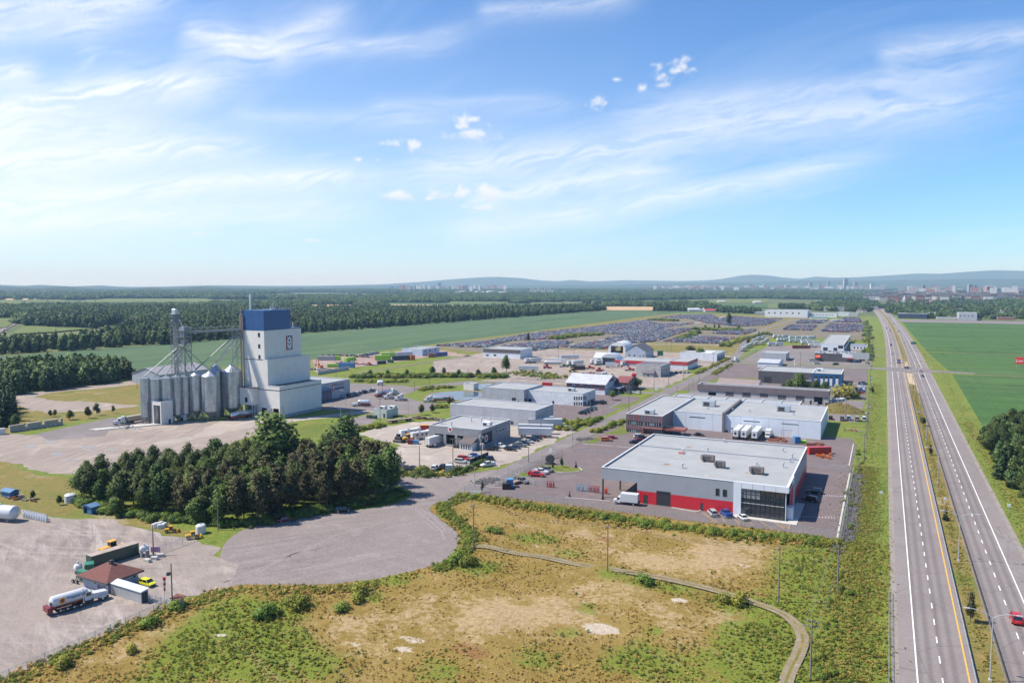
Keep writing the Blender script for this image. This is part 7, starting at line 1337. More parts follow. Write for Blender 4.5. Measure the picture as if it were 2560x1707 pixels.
so=tag(k.build('distant_suburb',HW),'distant suburb houses scattered among trees','houses',kind='stuff');tag(kr.build('distant_roofs',HR),'distant suburb roofs scattered among trees','roofs',kind='stuff')
p=ga(4,1250,358);sp_h=z_at(A4(1250,285),p.x,p.y)
ch=thing('church','white church with tall pointed spire above the trees','church',(p.x,p.y,0));zt_=sp_h;MB().box(-5,0,0,5,24,zt_*0.28).build('nave',HW[0],ch);MB().add([(-5.6,-0.5,zt_*0.28),(5.6,-0.5,zt_*0.28),(5.6,24.5,zt_*0.28),(-5.6,24.5,zt_*0.28),(0,-0.5,zt_*0.42),(0,24.5,zt_*0.42)],[(0,1,4),(1,2,5,4),(2,3,5),(3,0,4,5)]).build('roof',HR[2],ch);MB().box(-4,-5,0,4,-0.6,zt_*0.5).build('tower',HW[0],ch);MB().lathe([(4.2,zt_*0.5),(2.6,zt_*0.62),(0.1,zt_)],8,'z',(0,-2.8,0)).build('spire',TARP,ch)
wood('town_trees',[ga(4,1090,480),ga(4,1190,440),ga(4,1540,440),ga(4,1740,440),ga(4,2600,470),ga(4,2600,330),ga(4,1090,330)],1000,LOW,0.55,1.0,'leafy trees among the suburb houses',43)
wood('town_edge_trees',[ga(4,1085,455),ga(4,1200,450),ga(4,1560,455),ga(4,1560,425),ga(4,1085,420)],150,LOW,0.8,1.3,'row of trees behind the dark blue shop',44)
wood('estate_end_trees',[ga(4,100,415),ga(4,350,415),ga(4,350,395),ga(4,100,395)],160,LOW,0.7,1.2,'trees behind the far white warehouse',45);wood('barn_trees',[ga(3,1300,432),ga(3,1580,435),ga(3,1570,415),ga(3,1310,418)],130,LOW+[LOWC],0.9,1.5,'dark trees left of the long white barn',46)
wood('highway_end_trees',[ga(4,760,420),ga(4,1000,395),ga(4,1000,360),ga(4,500,360),ga(4,500,390)],500,LOW,0.8,1.3,'trees behind the apartments at the highway end',47);wood('barn_side_trees',[ga(3,1870,445),ga(3,2230,460),ga(3,2300,440),ga(3,1900,420)],160,LOW,0.6,1.2,'trees between the long barn and the far warehouses',48)
hz=MB().box(-24000,-350,-30,24000,26000,420).build('haze',None);hz.data.materials.clear();hz['kind']='stuff';hz['label']='thin blue summer haze over the whole plain';hz['category']='haze'
hm=bpy.data.materials.new('haze');hm.use_nodes=True;ht=NT(hm.node_tree);ht.n.clear();ho=ht.new('ShaderNodeOutputMaterial');hv=ht.new('ShaderNodeVolumePrincipled');hv.inputs['Color'].default_value=(0.42,0.69,1.0,1);hv.inputs['Absorption Color'].default_value=(1,1,1,1);hv.inputs['Density'].default_value=0.000066;hv.inputs['Anisotropy'].default_value=0.0
ht.l.new(hv.outputs[0],ho.inputs['Volume']);hz.data.materials.append(hm)
# --- vehicles
def paint(name,col,rough=0.3):return plain('paint_'+name,col,rough,0.0,var=0.03,spec=0.6)
PC={'white':paint('white',(0.54,0.55,0.56)),'silver':paint('silver',(0.36,0.37,0.385)),'grey':paint('grey',(0.13,0.135,0.145)),'black':paint('black',(0.014,0.014,0.016)),'red':paint('red',(0.42,0.018,0.02)),'maroon':paint('maroon',(0.17,0.01,0.018)),'blue':paint('blue',(0.02,0.07,0.26)),'navy':paint('navy',(0.012,0.022,0.055)),'green':paint('green',(0.03,0.17,0.09)),'yellow':paint('yellow',(0.62,0.62,0.02)),'orange':paint('orange',(0.55,0.13,0.02)),'teal':paint('teal',(0.02,0.11,0.10)),'tan':paint('tan',(0.33,0.28,0.22)),'lime':paint('lime',(0.28,0.58,0.02)),'amber':paint('amber',(0.62,0.32,0.02)),'lightblue':paint('lightblue',(0.06,0.22,0.42)),'dkgreen':paint('dkgreen',(0.02,0.055,0.045)),'rust':paint('rust',(0.30,0.10,0.05)),'pink':paint('pink',(0.55,0.30,0.42))}
CGL=glass('car_glass',(0.012,0.015,0.02),0.05);LAMP=plain('lamp_lens',(0.6,0.6,0.58),0.15);TAIL=plain('tail_lens',(0.35,0.01,0.012),0.2);CHROME=plain('chrome',(0.6,0.6,0.6),0.2,0.9,var=0.02)
SPEC={'sedan':(4.6,1.82,0.86,1.44,(1.15,0.45,-0.95,-1.65)),'hatch':(4.1,1.78,0.90,1.50,(1.25,0.55,-1.45,-1.95)),'suv':(4.75,1.92,1.05,1.75,(1.25,0.6,-1.85,-2.25)),'pickup':(5.7,2.0,1.12,1.88,(1.35,0.75,-0.75,-0.95)),'van':(5.4,2.0,1.15,2.25,(1.75,1.05,-2.55,-2.68))}
CARM={}
def car_meshes(kind):
 if kind in CARM:return CARM[kind]
 L,W,zb,zr,(c0,c1,c2,c3)=SPEC[kind];hw=W/2;F_=L/2;st=[]
 prof=[(-F_,0.45,zb*0.80),(-F_+0.08,0.36,zb*0.96),(-F_+0.5,0.27,zb*1.0),(c3,0.26,zb*1.02),(c0,0.26,zb*1.0),(F_-0.75,0.26,zb*0.93),(F_-0.18,0.30,zb*0.82),(F_,0.42,zb*0.66)]
 b=MB();sec=[]
 for i,(x,z0,z1)in enumerate(prof):
  k=0.86 if i in (0,len(prof)-1)else (0.96 if i in (1,len(prof)-2)else 1.0);w=hw*k
  sec.append([(x,-w*0.9,z0),(x,-w,z0+0.18),(x,-w,z0+(z1-z0)*0.65),(x,-w*0.93,z1),(x,0,z1+0.03),(x,w*0.93,z1),(x,w,z0+(z1-z0)*0.65),(x,w,z0+0.18),(x,w*0.9,z0)])
 vs=[p for s in sec for p in s];m=9;fs=[]
 for i in range(len(sec)-1):
  for j in range(m):fs.append((i*m+j,i*m+(j+1)%m,(i+1)*m+(j+1)%m,(i+1)*m+j))
 fs+=[tuple(range(m-1,-1,-1))[::-1][::-1],tuple(range((len(sec)-1)*m,len(sec)*m))]
 b.add(vs,fs)
 rw=hw*0.74;b.add([(c1+0.02,-rw,zr-0.05),(c1+0.02,rw,zr-0.05),(c2-0.02,rw,zr-0.05),(c2-0.02,-rw,zr-0.05),(c1-0.12,-rw*0.85,zr),(c1-0.12,rw*0.85,zr),(c2+0.12,rw*0.85,zr),(c2+0.12,-rw*0.85,zr)],[(0,1,5,4),(1,2,6,5),(2,3,7,6),(3,0,4,7),(4,5,6,7)])
 for s in (-1,1):
  for x0,x1 in ((c0,c1),((c1+c2)/2+0.05,(c1+c2)/2+0.05),(c3,c2)):b.tube((x0,s*hw*0.905,zb*0.98),(x1,s*rw*1.01,zr-0.03),0.055,seg=4)
 if kind=='pickup':
  b.box(-F_+0.05,-hw*0.97,zb*0.9,c3-0.1,-hw*0.85,zb+0.28);b.box(-F_+0.05,hw*0.85,zb*0.9,c3-0.1,hw*0.97,zb+0.28);b.box(-F_+0.02,-hw*0.85,zb*0.9,-F_+0.12,hw*0.85,zb+0.28)
 g_=MB();bw=hw*0.9;g_.add([(c0,-bw,zb*0.97),(c0,bw,zb*0.97),(c3,bw,zb*0.97),(c3,-bw,zb*0.97),(c1,-rw,zr-0.06),(c1,rw,zr-0.06),(c2,rw,zr-0.06),(c2,-rw,zr-0.06)],[(0,1,5,4),(1,2,6,5),(2,3,7,6),(3,0,4,7)])
 wr=0.34 if kind in ('sedan','hatch')else 0.39;wy=hw-0.12;wx=(F_-0.85,-F_+0.95)
 tm=MB().lathe([(wr*0.6,-0.12),(wr,-0.11),(wr,0.11),(wr*0.6,0.12)],14,'y').mesh('tyre',RUBBER);rm=MB().lathe([(wr*0.58,-0.135),(wr*0.58,0.135)],10,'y').mesh('rim',MATS['galvanised'])
 lm=MB().box(F_-0.16,-0.2,zb*0.62,F_-0.02,0.2,zb*0.78).mesh('headlight',LAMP);tl=MB().box(-F_-0.01,-0.17,zb*0.66,-F_+0.1,0.17,zb*0.88).mesh('taillight',TAIL);pl=MB().box(F_-0.05,-0.55,0.35,F_+0.03,0.55,0.55).mesh('grille',DARK)
 CARM[kind]=(b,g_,tm,rm,lm,tl,pl,wx,wy,wr,hw,{});return CARM[kind]
def car_one(kind,col):
 b,g_,tm,rm,lm,tl,pl,wx,wy,wr,hw,cache=car_meshes(kind);key='one'+col
 if key not in cache:
  m=MB();m.add(b.v,b.f,0);m.add(g_.v,g_.f,1)
  for x in wx:
   for s in (-1,1):m.lathe([(wr*0.6,-0.12),(wr,-0.11),(wr,0.11),(wr*0.6,0.12)],8,'y',(x,s*wy,wr),2)
  cache[key]=m.mesh('car',[PC[col],CGL,RUBBER])
 return cache[key]
def place(p0,p1,flip=False):
 a,b=ray_at(*p0),ray_at(*p1);c=(a+b)/2;return c,math.atan2((b-a).y,(b-a).x)+(math.pi if flip else 0),(b-a).length
def car(kind,col,label,c,ang,group=None,parts=True,z=0.1):
 b,g_,tm,rm,lm,tl,pl,wx,wy,wr,hw,cache=car_meshes(kind)
 if parts:
  if col not in cache:cache[col]=b.mesh('body',PC[col],True)
  if 'glass' not in cache:cache['glass']=g_.mesh('windows',CGL)
  o=thing({'suv':'parked_suv','pickup':'pickup_truck','van':'van'}.get(kind,'car'),label,'car' if kind in ('sedan','hatch','suv')else kind,(c.x,c.y,z),ang,group)
  link('body',cache[col],o);link('windows',cache['glass'],o)
  for x in wx:
   for s in (-1,1):w_=link('wheel',tm,o,(x,s*wy,wr));link('rim',rm,w_)
  for s in (-1,1):link('headlight',lm,o,(0,s*hw*0.62,0));link('taillight',tl,o,(0,s*hw*0.68,0))
  link('grille',pl,o);return o
 return tag(link({'suv':'suv','pickup':'pickup_truck','van':'van'}.get(kind,'car'),car_one(kind,col),None,(c.x,c.y,z),ang),label,'car' if kind in ('sedan','hatch','suv')else kind,group)
def carp(kind,col,label,p0,p1,**kw):c,a,l=place(p0,p1);return car(kind,col,label,c,a,**kw)
carp('hatch','yellow','bright yellow hatchback parked beside the depot hut',ZY(1410,668),ZY(1590,715))
c=gb(4,1545,1215);car('suv','red','dark red car driving at the right picture edge',c+Vector((-1.0,1.0,0)),R(90))
carp('suv','silver','silver suv parked nose in before the red shop',ZB(1030,838),ZB(975,785));carp('pickup','blue','blue pickup parked before the white corner of the shop',ZB(1160,848),ZB(1085,788));carp('sedan','white','white sedan parked before the glazed corner',ZB(1305,870),ZB(1240,825))
carp('suv','black','black suv in the building shadow, farther of two',ZB(1975,625),ZB(1850,612));carp('suv','black','black suv in the building shadow, nearer of two',ZB(1935,702),ZB(1812,675))
carp('pickup','red','bright red pickup by the entrance fence',ZP(1120,430),ZP(1370,445));carp('pickup','white','white pickup behind the bright red pickup',ZP(1200,385),ZP(1420,405));carp('suv','grey','dark grey suv behind the white pickup',ZP(1340,350),ZP(1480,378));carp('pickup','grey','grey blue pickup behind the flat trailer',ZP(920,520),ZP(1100,555))
carp('pickup','white','white pickup parked on the grass at the street corner',ZP(565,270),ZP(415,295));carp('suv','navy','dark blue minivan beside the black fence screen',ZP(550,195),ZP(430,198))
carp('suv','silver','silver suv at the lower end of the fenced car row',ZP(10,225),ZP(140,240));carp('suv','red','orange red jeep in the fenced car row',ZP(50,180),ZP(180,195));carp('sedan','white','white sedan between jeep and blue car in the fenced row',ZP(170,170),ZP(280,185));carp('sedan','blue','pale blue car at the upper end of the fenced car row',ZP(210,130),ZP(350,145))
for i,(k_,cl_,x,y,lb)in enumerate((('suv','grey',750,800,'grey car next to the truck behind the wood, in the low row'),('sedan','black',838,822,'black sedan second in the low row by the grass corner'),('sedan','navy',935,828,'dark blue sedan third in the low row by the grass corner'),('suv','white',1275,830,'white suv facing the grass corner, seen from behind'),('suv','black',1400,815,'black suv beside the white cabinet'),('sedan','grey',1510,790,'dark car behind the white cabinet'),('sedan','tan',1080,820,'pale car hidden behind the corner bush'))):
 carp(k_,cl_,lb,ZN(x-25,y+30),ZN(x+35,y-30))
carp('pickup','black','black pickup beside the portable toilet',ZN(2250,535),ZN(2060,530));carp('pickup','white','white pickup right of the black pickup at the garage',ZN(2225,480),ZN(2352,500))
for i in range(9):p=Vector((-130.5+0.05*i,268+i*4.1,0));car(('suv','sedan','pickup')[i%3],('black','navy','grey','black','silver','navy','black','maroon','grey')[i],'parked car number-plate side to the street beside the garage' if False else '%s %s in the line of cars beside the truck garage, place %s from the porch'%(('black','navy','grey','black','silver','navy','black','maroon','grey')[i],('suv','sedan','pickup')[i%3],('first','second','third','fourth','fifth','sixth','seventh','eighth','ninth')[i]),p,R(8),group='cars beside the garage')
carp('suv','black','black suv parked under the trees at the turning circle',B2(480,535),B2(570,527));carp('sedan','maroon','dark red car parked under the trees at the turning circle',B2(128,597),B2(215,580))
carp('suv','orange','orange suv in the office lot',B3(545,103),B3(598,103));carp('sedan','red','red sedan behind the orange suv',B3(580,90),B3(630,88))
for k_,cl_,x,y,lb in (('sedan','navy',742,118,'dark blue sedan in front of the office car group'),('sedan','maroon',772,106,'dark red sedan in the office car group'),('suv','black',788,92,'black suv in the office car group'),('suv','white',770,84,'white suv in the office car group, farthest')):carp(k_,cl_,lb,B3(x-30,y),B3(x+30,y-1))
carp('sedan','black','black sedan parked alone before the white warehouse',B3(1100,70),B3(1165,73))
for i in range(13):
 q=ray_at(*A2(845+i*19,1214-i*4.0));car(('suv','sedan','suv','pickup')[i%4],('black','white','silver','grey','white','black','silver','navy')[i%8],'%s car parked in the diagonal row before the mill office'%('black','white','silver','grey','white','black','silver','navy')[i%8],q,R(150),'cars before the mill office')
carp('sedan','white','white car parked alone by the mill office wall',A2(750,1222),A2(808,1225))
for i,(x,y,c_)in enumerate(((645,1378,'black'),(675,1365,'navy'),(705,1352,'black'),(740,1338,'grey'))):q=ga(3,x,y);car('suv',c_,'%s suv in the short row beside the slit window hall, %s from the front'%(c_,('first','second','third','fourth')[i]),q,R(175),'suvs beside the slit window hall')
for i,(x,y,k_,c_,lb)in enumerate(((800,1285,'suv','black','black suv under the slit window hall corner'),(825,1280,'pickup','black','black pickup beside the black suv at the hall corner'),(1065,1190,'suv','grey','grey suv by the brown annex, first of four'),(1090,1183,'pickup','black','black pickup by the brown annex, second of four'),(1108,1186,'sedan','silver','silver sedan by the brown annex, third of four'),(1150,1190,'suv','white','white suv by the brown annex, fourth of four'),(940,1202,'suv','navy','dark suv in the shade of the brown gabled shop'))):q=ga(3,x,y);car(k_,c_,lb,q,R(160))
for i,(x,c_)in enumerate(((1467,'white'),(1510,'navy'),(1545,'blue'),(1580,'silver'),(1613,'silver'))):q=ga(3,x,1003);car('sedan',c_,'%s car in the row of five before the red fascia shop, %s from the left'%(c_,('first','second','third','fourth','fifth')[i]),q,R(80),'cars before the red fascia shop',False)
for i,(c_,x,y)in enumerate((('red',855,1188),('blue',850,1172),('white',852,1158),('white',858,1145),('white',862,1133),('navy',865,1122),('grey',868,1112),('black',872,1104))):q=ga(4,x,y);car(('hatch','pickup','suv')[i%3],c_,'%s vehicle in the stacked row by the roadside poles, %s from the front'%(c_,('first','second','third','fourth','fifth','sixth','seventh','eighth')[i]),q,R(5),'row of cars beside the blue fronted shop',False)
carp('van','white','white van before the charcoal shop',A4(425,922),A4(480,922),parts=False);carp('pickup','black','black pickup before the charcoal shop',A4(650,925),A4(590,928),parts=False);carp('van','white','white van with box at the left of the charcoal shop',A4(380,893),A4(425,893),parts=False)
for i,(x,y,k_,c_,lb)in enumerate(((1017,522,'van','white','white van far down the left carriageway'),(1040,592,'suv','black','dark car far down the left carriageway'),(1095,748,'suv','black','dark car approaching on the left carriageway'),(1123,826,'sedan','silver','silver car approaching on the left carriageway'),(1405,990,'suv','silver','silver suv driving away past the crossing'),(1425,1036,'sedan','black','black car driving away behind the silver suv'),(1240,725,'sedan','white','white car driving away beyond the crossing'),(1178,622,'sedan','black','dark car far up the right carriageway, right lane'),(1143,616,'sedan','black','dark car far up the right carriageway, left lane'),(1137,552,'suv','grey','grey car far up the right carriageway'),(1093,498,'suv','silver','pale car at the far end of the right carriageway'))):
 q=ga(4,x,y);lane=min((8.3,12.0,22.2,26.0),key=lambda v:abs(v+bend(q.y)-q.x));car(k_,c_,lb,Vector((lane+bend(q.y),q.y,0)),R(90)if lane>18 else R(-90),z=0.12)
carp('suv','black','black suv turning across the median at the crossing',A4(1258,962),A4(1306,962))
for i in range(14):q=ray_at(*ZM(950+i*19,205-i*3.5));car(('van','suv','sedan')[i%3],('white','white','silver','grey','white')[i%5],'pale vehicle in the far row left of the pale blue hall',q,R(70),'vehicles left of the pale blue hall',False)
for i in range(5):q=ray_at(*ZM(1430+i*32,152));car('sedan',('white','silver','white','white','silver')[i],'pale car in the short row touching the pale blue hall',q,R(85),'cars touching the pale blue hall',False)
# ---- trucks and trailers
def wheels(root,xs,w=1.15,r=0.5,dual=False):
 tm=MATS.get('_wm%d%s'%(r*100,dual))
 if tm is None:
  tm=(MB().lathe([(r*0.55,-0.16),(r,-0.15),(r,0.15),(r*0.55,0.16)]if not dual else [(r*0.55,-0.3),(r,-0.29),(r,0.29),(r*0.55,0.3)],14,'y').mesh('tyre',RUBBER),MB().lathe([(r*0.5,-0.18 if not dual else -0.31),(r*0.5,0.18 if not dual else 0.31)],10,'y').mesh('rim',MATS['galvanised']));MATS['_wm%d%s'%(r*100,dual)]=tm
 for x in xs:
  for s in (-1,1):w_=link('wheel',tm[0],root,(x,s*(w-(0.15 if dual else 0)),r));link('rim',tm[1],w_)
def trailer_parts(root,L,col,x0=None,h=4.0,stripes=None):
 x0=-L/2 if x0 is None else x0
 b=MB().box(x0,-1.28,1.15,x0+L,1.28,h).build('box',PC[col]if isinstance(col,str)else col,root);k=MB()
 for y in (-1.29,1.26):
  k.box(x0,y,1.1,x0+L,y+0.03,1.25);k.box(x0,y,h-0.12,x0+L,y+0.03,h+0.02)
 k.build('rail',MATS['galvanised'],b);k=MB();k.box(x0-0.03,-0.02,1.2,x0-0.002,0.02,h-0.1);k.box(x0-0.05,-1.2,1.2,x0-0.002,-1.14,h-0.1);k.box(x0-0.05,1.14,1.2,x0-0.002,1.2,h-0.1);k.build('rear_door_frame',DARK,b)
 k=MB().box(x0+0.2,-0.5,0.9,x0+L-0.4,0.5,1.145);k.box(x0-0.02,-1.2,0.5,x0+0.08,1.2,0.62);k.box(x0+L*0.78,-0.9,0.1,x0+L*0.78+0.15,-0.7,1.14);k.box(x0+L*0.78,0.7,0.1,x0+L*0.78+0.15,0.9,1.14);k.build('chassis',DARK,root)
 wheels(root,(x0+1.2,x0+2.5),1.1,0.5,True)
def trailer(label,p0,p1,col='white',L=None,group=None,h=4.0):
 c,a,l=place(p0,p1);o=thing('box_trailer',label,'trailer',(c.x,c.y,0.1),a,group);trailer_parts(o,L or max(8,min(l,16.2)),col,h=h);return o
def tractor_parts(root,x0,col,sleeper=True,bw=None):
 m=PC[col];k=MB().box(x0,-0.5,0.65,x0+7.0,0.5,0.95);k.box(x0+6.9,-1.2,0.45,x0+7.35,1.2,0.9);k.box(x0+2.8,-1.25,0.5,x0+4.4,-0.75,1.05);k.box(x0+2.8,0.75,0.5,x0+4.4,1.25,1.05);k.build('chassis',DARK,root)
 cx=x0+(4.6 if sleeper else 3.2)-0.4
 cab=MB().rbox(cx-1.6 if sleeper else cx-0.1,-1.2,0.95,cx+1.3,1.2,3.1 if sleeper else 2.75,0.12);
 if sleeper:cab.rbox(cx-1.6,-1.15,3.1,cx-0.1,1.15,3.8,0.2)
 cab.add([(cx+1.3,-0.95,0.9),(cx+1.3,0.95,0.9),(cx+1.3,0.95,2.05),(cx+1.3,-0.95,2.05),(x0+7.3,-0.85,0.9),(x0+7.3,0.85,0.9),(x0+7.3,0.8,1.75),(x0+7.3,-0.8,1.75)],[(0,1,2,3),(7,6,5,4),(0,4,5,1),(1,5,6,2),(2,6,7,3),(3,7,4,0)])
 for s in (-1,1):cab.rbox(x0+5.5,s*0.8-0.42 if s>0 else -1.22,0.75,x0+7.0,1.22 if s>0 else s*0.8+0.42,1.25,0.12)
 cb=cab.build('cab',m,root);k=MB().box(cx+1.305,-1.02,2.1,cx+1.33,1.02,2.75);k.build('windscreen',CGL,cb)
 for s in (-1,1):MB().box(cx+0.2,s*1.205-0.012,1.9,cx+1.1,s*1.205+0.012,2.6).build('side_window',CGL,cb);MB().tube((cx-1.75 if sleeper else cx-0.3,s*1.0,0.9),(cx-1.75 if sleeper else cx-0.3,s*1.0,3.7),0.09,seg=6).build('exhaust_stack',CHROME,root)
 MB().box(x0+7.305,-0.7,0.95,x0+7.34,0.7,1.7).build('grille',CHROME,cb);wheels(root,(x0+6.2,),1.05,0.5);wheels(root,(x0+0.7,x0+2.0),1.05,0.5,True)
def tank_parts(root,x0,L,col,r=1.15,zc=2.3,trim=None,chassis='maroon'):
 m=PC[col]if isinstance(col,str)else col
 t=MB().lathe([(0.05,x0),(r*0.6,x0+0.12),(r*0.93,x0+0.4),(r,x0+0.75),(r,x0+L-0.75),(r*0.93,x0+L-0.4),(r*0.6,x0+L-0.12),(0.05,x0+L)],22,'x',(0,0,zc)).build('tank',m,root,smooth=True)
 k=MB().box(x0+0.2,-0.55,0.8,x0+L-0.2,0.55,zc-r*0.85);k.box(x0-0.5,-1.2,0.55,x0+0.2,1.2,1.15);k.build('chassis',PC[chassis],root);return t
c,a,l=place(ZY(215,1075),ZY(835,890));o=thing('propane_truck','white propane tank truck with dark red chassis in the gravel yard','tank truck',(c.x,c.y,0.1),a);L=11.2
tk=tank_parts(o,-5.2,7.2,'white',1.12,2.35);tractor_parts(o,L/2-7.4,'white',False);wheels(o,(-3.6,-2.3),1.05,0.52,True)
MB().box(-5.95,-1.25,0.7,-5.2,1.25,1.7).build('rear_cabinet',PC['maroon'],o);k=MB();[k.box(-4.3+i*0.01,s*1.28-0.03,1.1,-1.6,s*1.28+0.03,1.22)for i,s in enumerate((-1,1))];k.build('mudguard',CHROME,o)
k=MB().lathe([(0.62,-0.02),(0.62,0.02)],20,'y',(-3.2,-1.12,2.45));lg_=k.build('logo_disc',PC['amber'],tk);MB().lathe([(0.42,-0.03),(0.42,0.03)],20,'y',(-3.2,-1.12,2.45)).build('logo_ring',PC['red'],lg_);MB().lathe([(0.2,-0.04),(0.2,0.04)],14,'y',(-3.2,-1.12,2.45)).build('logo_core',PC['navy'],lg_)
t_=lettering('Propane GRG',tk,0.72,NAVY_P);t_.location=(-2.3,-1.17,2.42);MB().lathe([(0.35,-5.22),(0.35,-5.1)],14,'x',(0,-0.55,2.2)).build('rear_plate',PC['navy'],tk)
POL=plain('polished_tank',(0.60,0.63,0.66),0.25,0.5,var=0.06,scale=0.8)
def mill_tanker(label,p0,p1,tractor=True,L=11.5):
 c,a,l=place(p0,p1);o=thing('tank_trailer' if not tractor else 'tank_lorry',label,'tank truck',(c.x,c.y,0.1),a);tot=L+(6.0 if tractor else 0);x0=-tot/2
 t=tank_parts(o,x0+0.6,L,POL,1.15,2.45);k=MB().box(x0+1.2,-0.35,3.58,x0+L,0.35,3.68);k.build('top_walk',PC['red']if tractor else MATS['galvanised'],t)
 k=MB();[k.add([(x0+L*0.35,s*1.17,2.0),(x0+L*0.5,s*1.17,2.0),(x0+L*0.62,s*1.17,2.9),(x0+L*0.56,s*1.17,2.9)],[(0,1,2,3)])for s in (-1,1)];k.build('blue_flash',PC['blue'],t);k=MB();[k.add([(x0+L*0.18,s*1.175,1.9),(x0+L*0.33,s*1.175,1.9),(x0+L*0.5,s*1.175,2.9),(x0+L*0.42,s*1.175,2.9)],[(0,1,2,3)])for s in (-1,1)];k.build('dark_flash',PC['navy'],t)
 k=MB();k.box(x0+0.5,-1.18,1.15,x0+L,-1.1,1.45);k.box(x0+0.5,1.1,1.15,x0+L,1.18,1.45);k.build('side_guard',PC['red'],o);wheels(o,(x0+1.6,x0+2.9,x0+4.2),1.05,0.5,True)
 if tractor:tractor_parts(o,tot/2-7.4,'white',True)
 else :k=MB().box(x0+L*0.75,-0.9,0.1,x0+L*0.75+0.15,0.9,1.1);k.build('landing_leg',DARK,o)
mill_tanker('feed tank lorry with red top line parked before the mill office',A2(1100,1225),A2(1300,1195));mill_tanker('feed tank lorry parked beside the pond facing left',A2(1835,1265),A2(1530,1270));mill_tanker('feed tank trailer standing at the mill loading bay',A1(2090,1440),A1(2335,1400),False,13)
c,a,l=place(A2(1050,1308),A2(893,1306));o=thing('tank_lorry','short feed tank truck crossing the tanker yard facing left','tank truck',(c.x,c.y,0.1),a);t=tank_parts(o,-4.6,6.6,POL,1.15,2.45);tractor_parts(o,-2.2,'white',False);wheels(o,(-3.4,-2.1,-0.8),1.05,0.5,True);k=MB().box(-4.4,-1.2,1.1,1.6,-1.12,1.45);k.box(-4.4,1.12,1.1,1.6,1.2,1.45);k.build('side_guard',PC['red'],o);MB().add([(-2.5,-1.18,2.0),(-1.2,-1.18,2.0),(0.4,-1.18,3.0),(-0.3,-1.18,3.0)],[(0,1,2,3)]).build('blue_flash',PC['blue'],t)
def tractor(label,p0,p1,col='white',sleeper=True):c,a,l=place(p0,p1);o=thing('tractor_unit',label,'truck',(c.x,c.y,0.1),a);tractor_parts(o,-3.7,col,sleeper);return o
tractor('white tractor unit in front of the feed tank lorry',A2(1262,1238),A2(1200,1240));tractor('white tractor unit with bare frame left of the pond',A2(1385,1255),A2(1275,1255));tractor('white tractor unit backed out of the right garage bay',ZN(1600,510),ZN(1690,430));tractor('white tractor behind the right end of the wood',ZN(680,800),ZN(540,730));tractor('white truck cab beside the rubble at the dump house',A1(1160,1470),A1(1085,1475));tractor('green cabbed tractor at the end of the pale tank trailer',ZK(770,575),ZK(850,575),'green',False);tractor('red truck cab standing in the middle of the truck yard',ZK(1250,605),ZK(1320,608),'red',False);tractor('red truck cab beside the tall grey workshop',ZK(1980,640),ZK(2050,640),'red',False);tractor('white concrete truck cab by the depot fence',A3(2020,900),A3(2080,895));tractor('blue truck waiting in the left carriageway at the crossing',(A4(1196,890)),A4(1204,928),'blue',False)
for i,(x,lb)in enumerate(((1185,'white dock trailer with door emblem, leftmost of three'),(1265,'white dock trailer in the middle of three'),(1368,'white dock trailer, rightmost of three'))):
 xx=ray_at(*ZB(x,158)).x;o=thing('box_trailer',lb,'trailer',(xx,cR.y-8.0,0.1),R(90));trailer_parts(o,14.5,'white')
 MB().lathe([(0.55,-7.27),(0.55,-7.26)],14,'x',(0,0,2.6)).build('door_emblem',NAVY_P,o)
def box_truck(label,p0,p1,col='white'):
 c,a,l=place(p0,p1);o=thing('box_truck',label,'truck',(c.x,c.y,0.1),a);MB().rbox(-3.6,-1.2,0.95,1.6,1.2,3.4,0.05).build('box',PC[col],o);cb=MB();cb.add([(1.7,-1.0,0.5),(3.8,-0.9,0.5),(3.8,0.9,0.5),(1.7,1.0,0.5),(1.7,-1.0,2.3),(2.4,-0.9,2.3),(2.4,0.9,2.3),(1.7,1.0,2.3),(2.9,-0.95,1.45),(2.9,0.95,1.45),(3.8,-0.88,1.25),(3.8,0.88,1.25)],[(4,5,6,7),(5,8,9,6),(8,10,11,9),(10,1,2,11),(0,1,10,8,5,4),(3,7,6,9,11,2),(0,4,7,3)]);cab=cb.build('cab',PC[col],o)
 MB().add([(2.42,-0.85,2.25),(2.42,0.85,2.25),(2.92,0.88,1.5),(2.92,-0.88,1.5)],[(0,3,2,1)]).build('windscreen',CGL,cab);[MB().box(1.9,s*0.985-0.01,1.45,2.6,s*0.985+0.01,2.1).build('side_window',CGL,cab)for s in (-1,1)];MB().box(-3.6,-0.5,0.6,3.4,0.5,0.94).build('chassis',DARK,o);wheels(o,(2.9,-2.3),0.95,0.42);MB().box(-3.9,-1.1,0.6,-3.602,1.1,1.1).build('tail_lift',DARK,o);return o
box_truck('white box truck parked under the shop canopy edge',ZB(360,728),ZB(112,702));c=ray_at(*ZB(1470,160));o=box_truck('white box truck at the rightmost dock',ZB(1480,100),ZB(1465,160));o.location=(c.x,cR.y-5.2,0.1);o.rotation_euler=(0,0,R(-90))
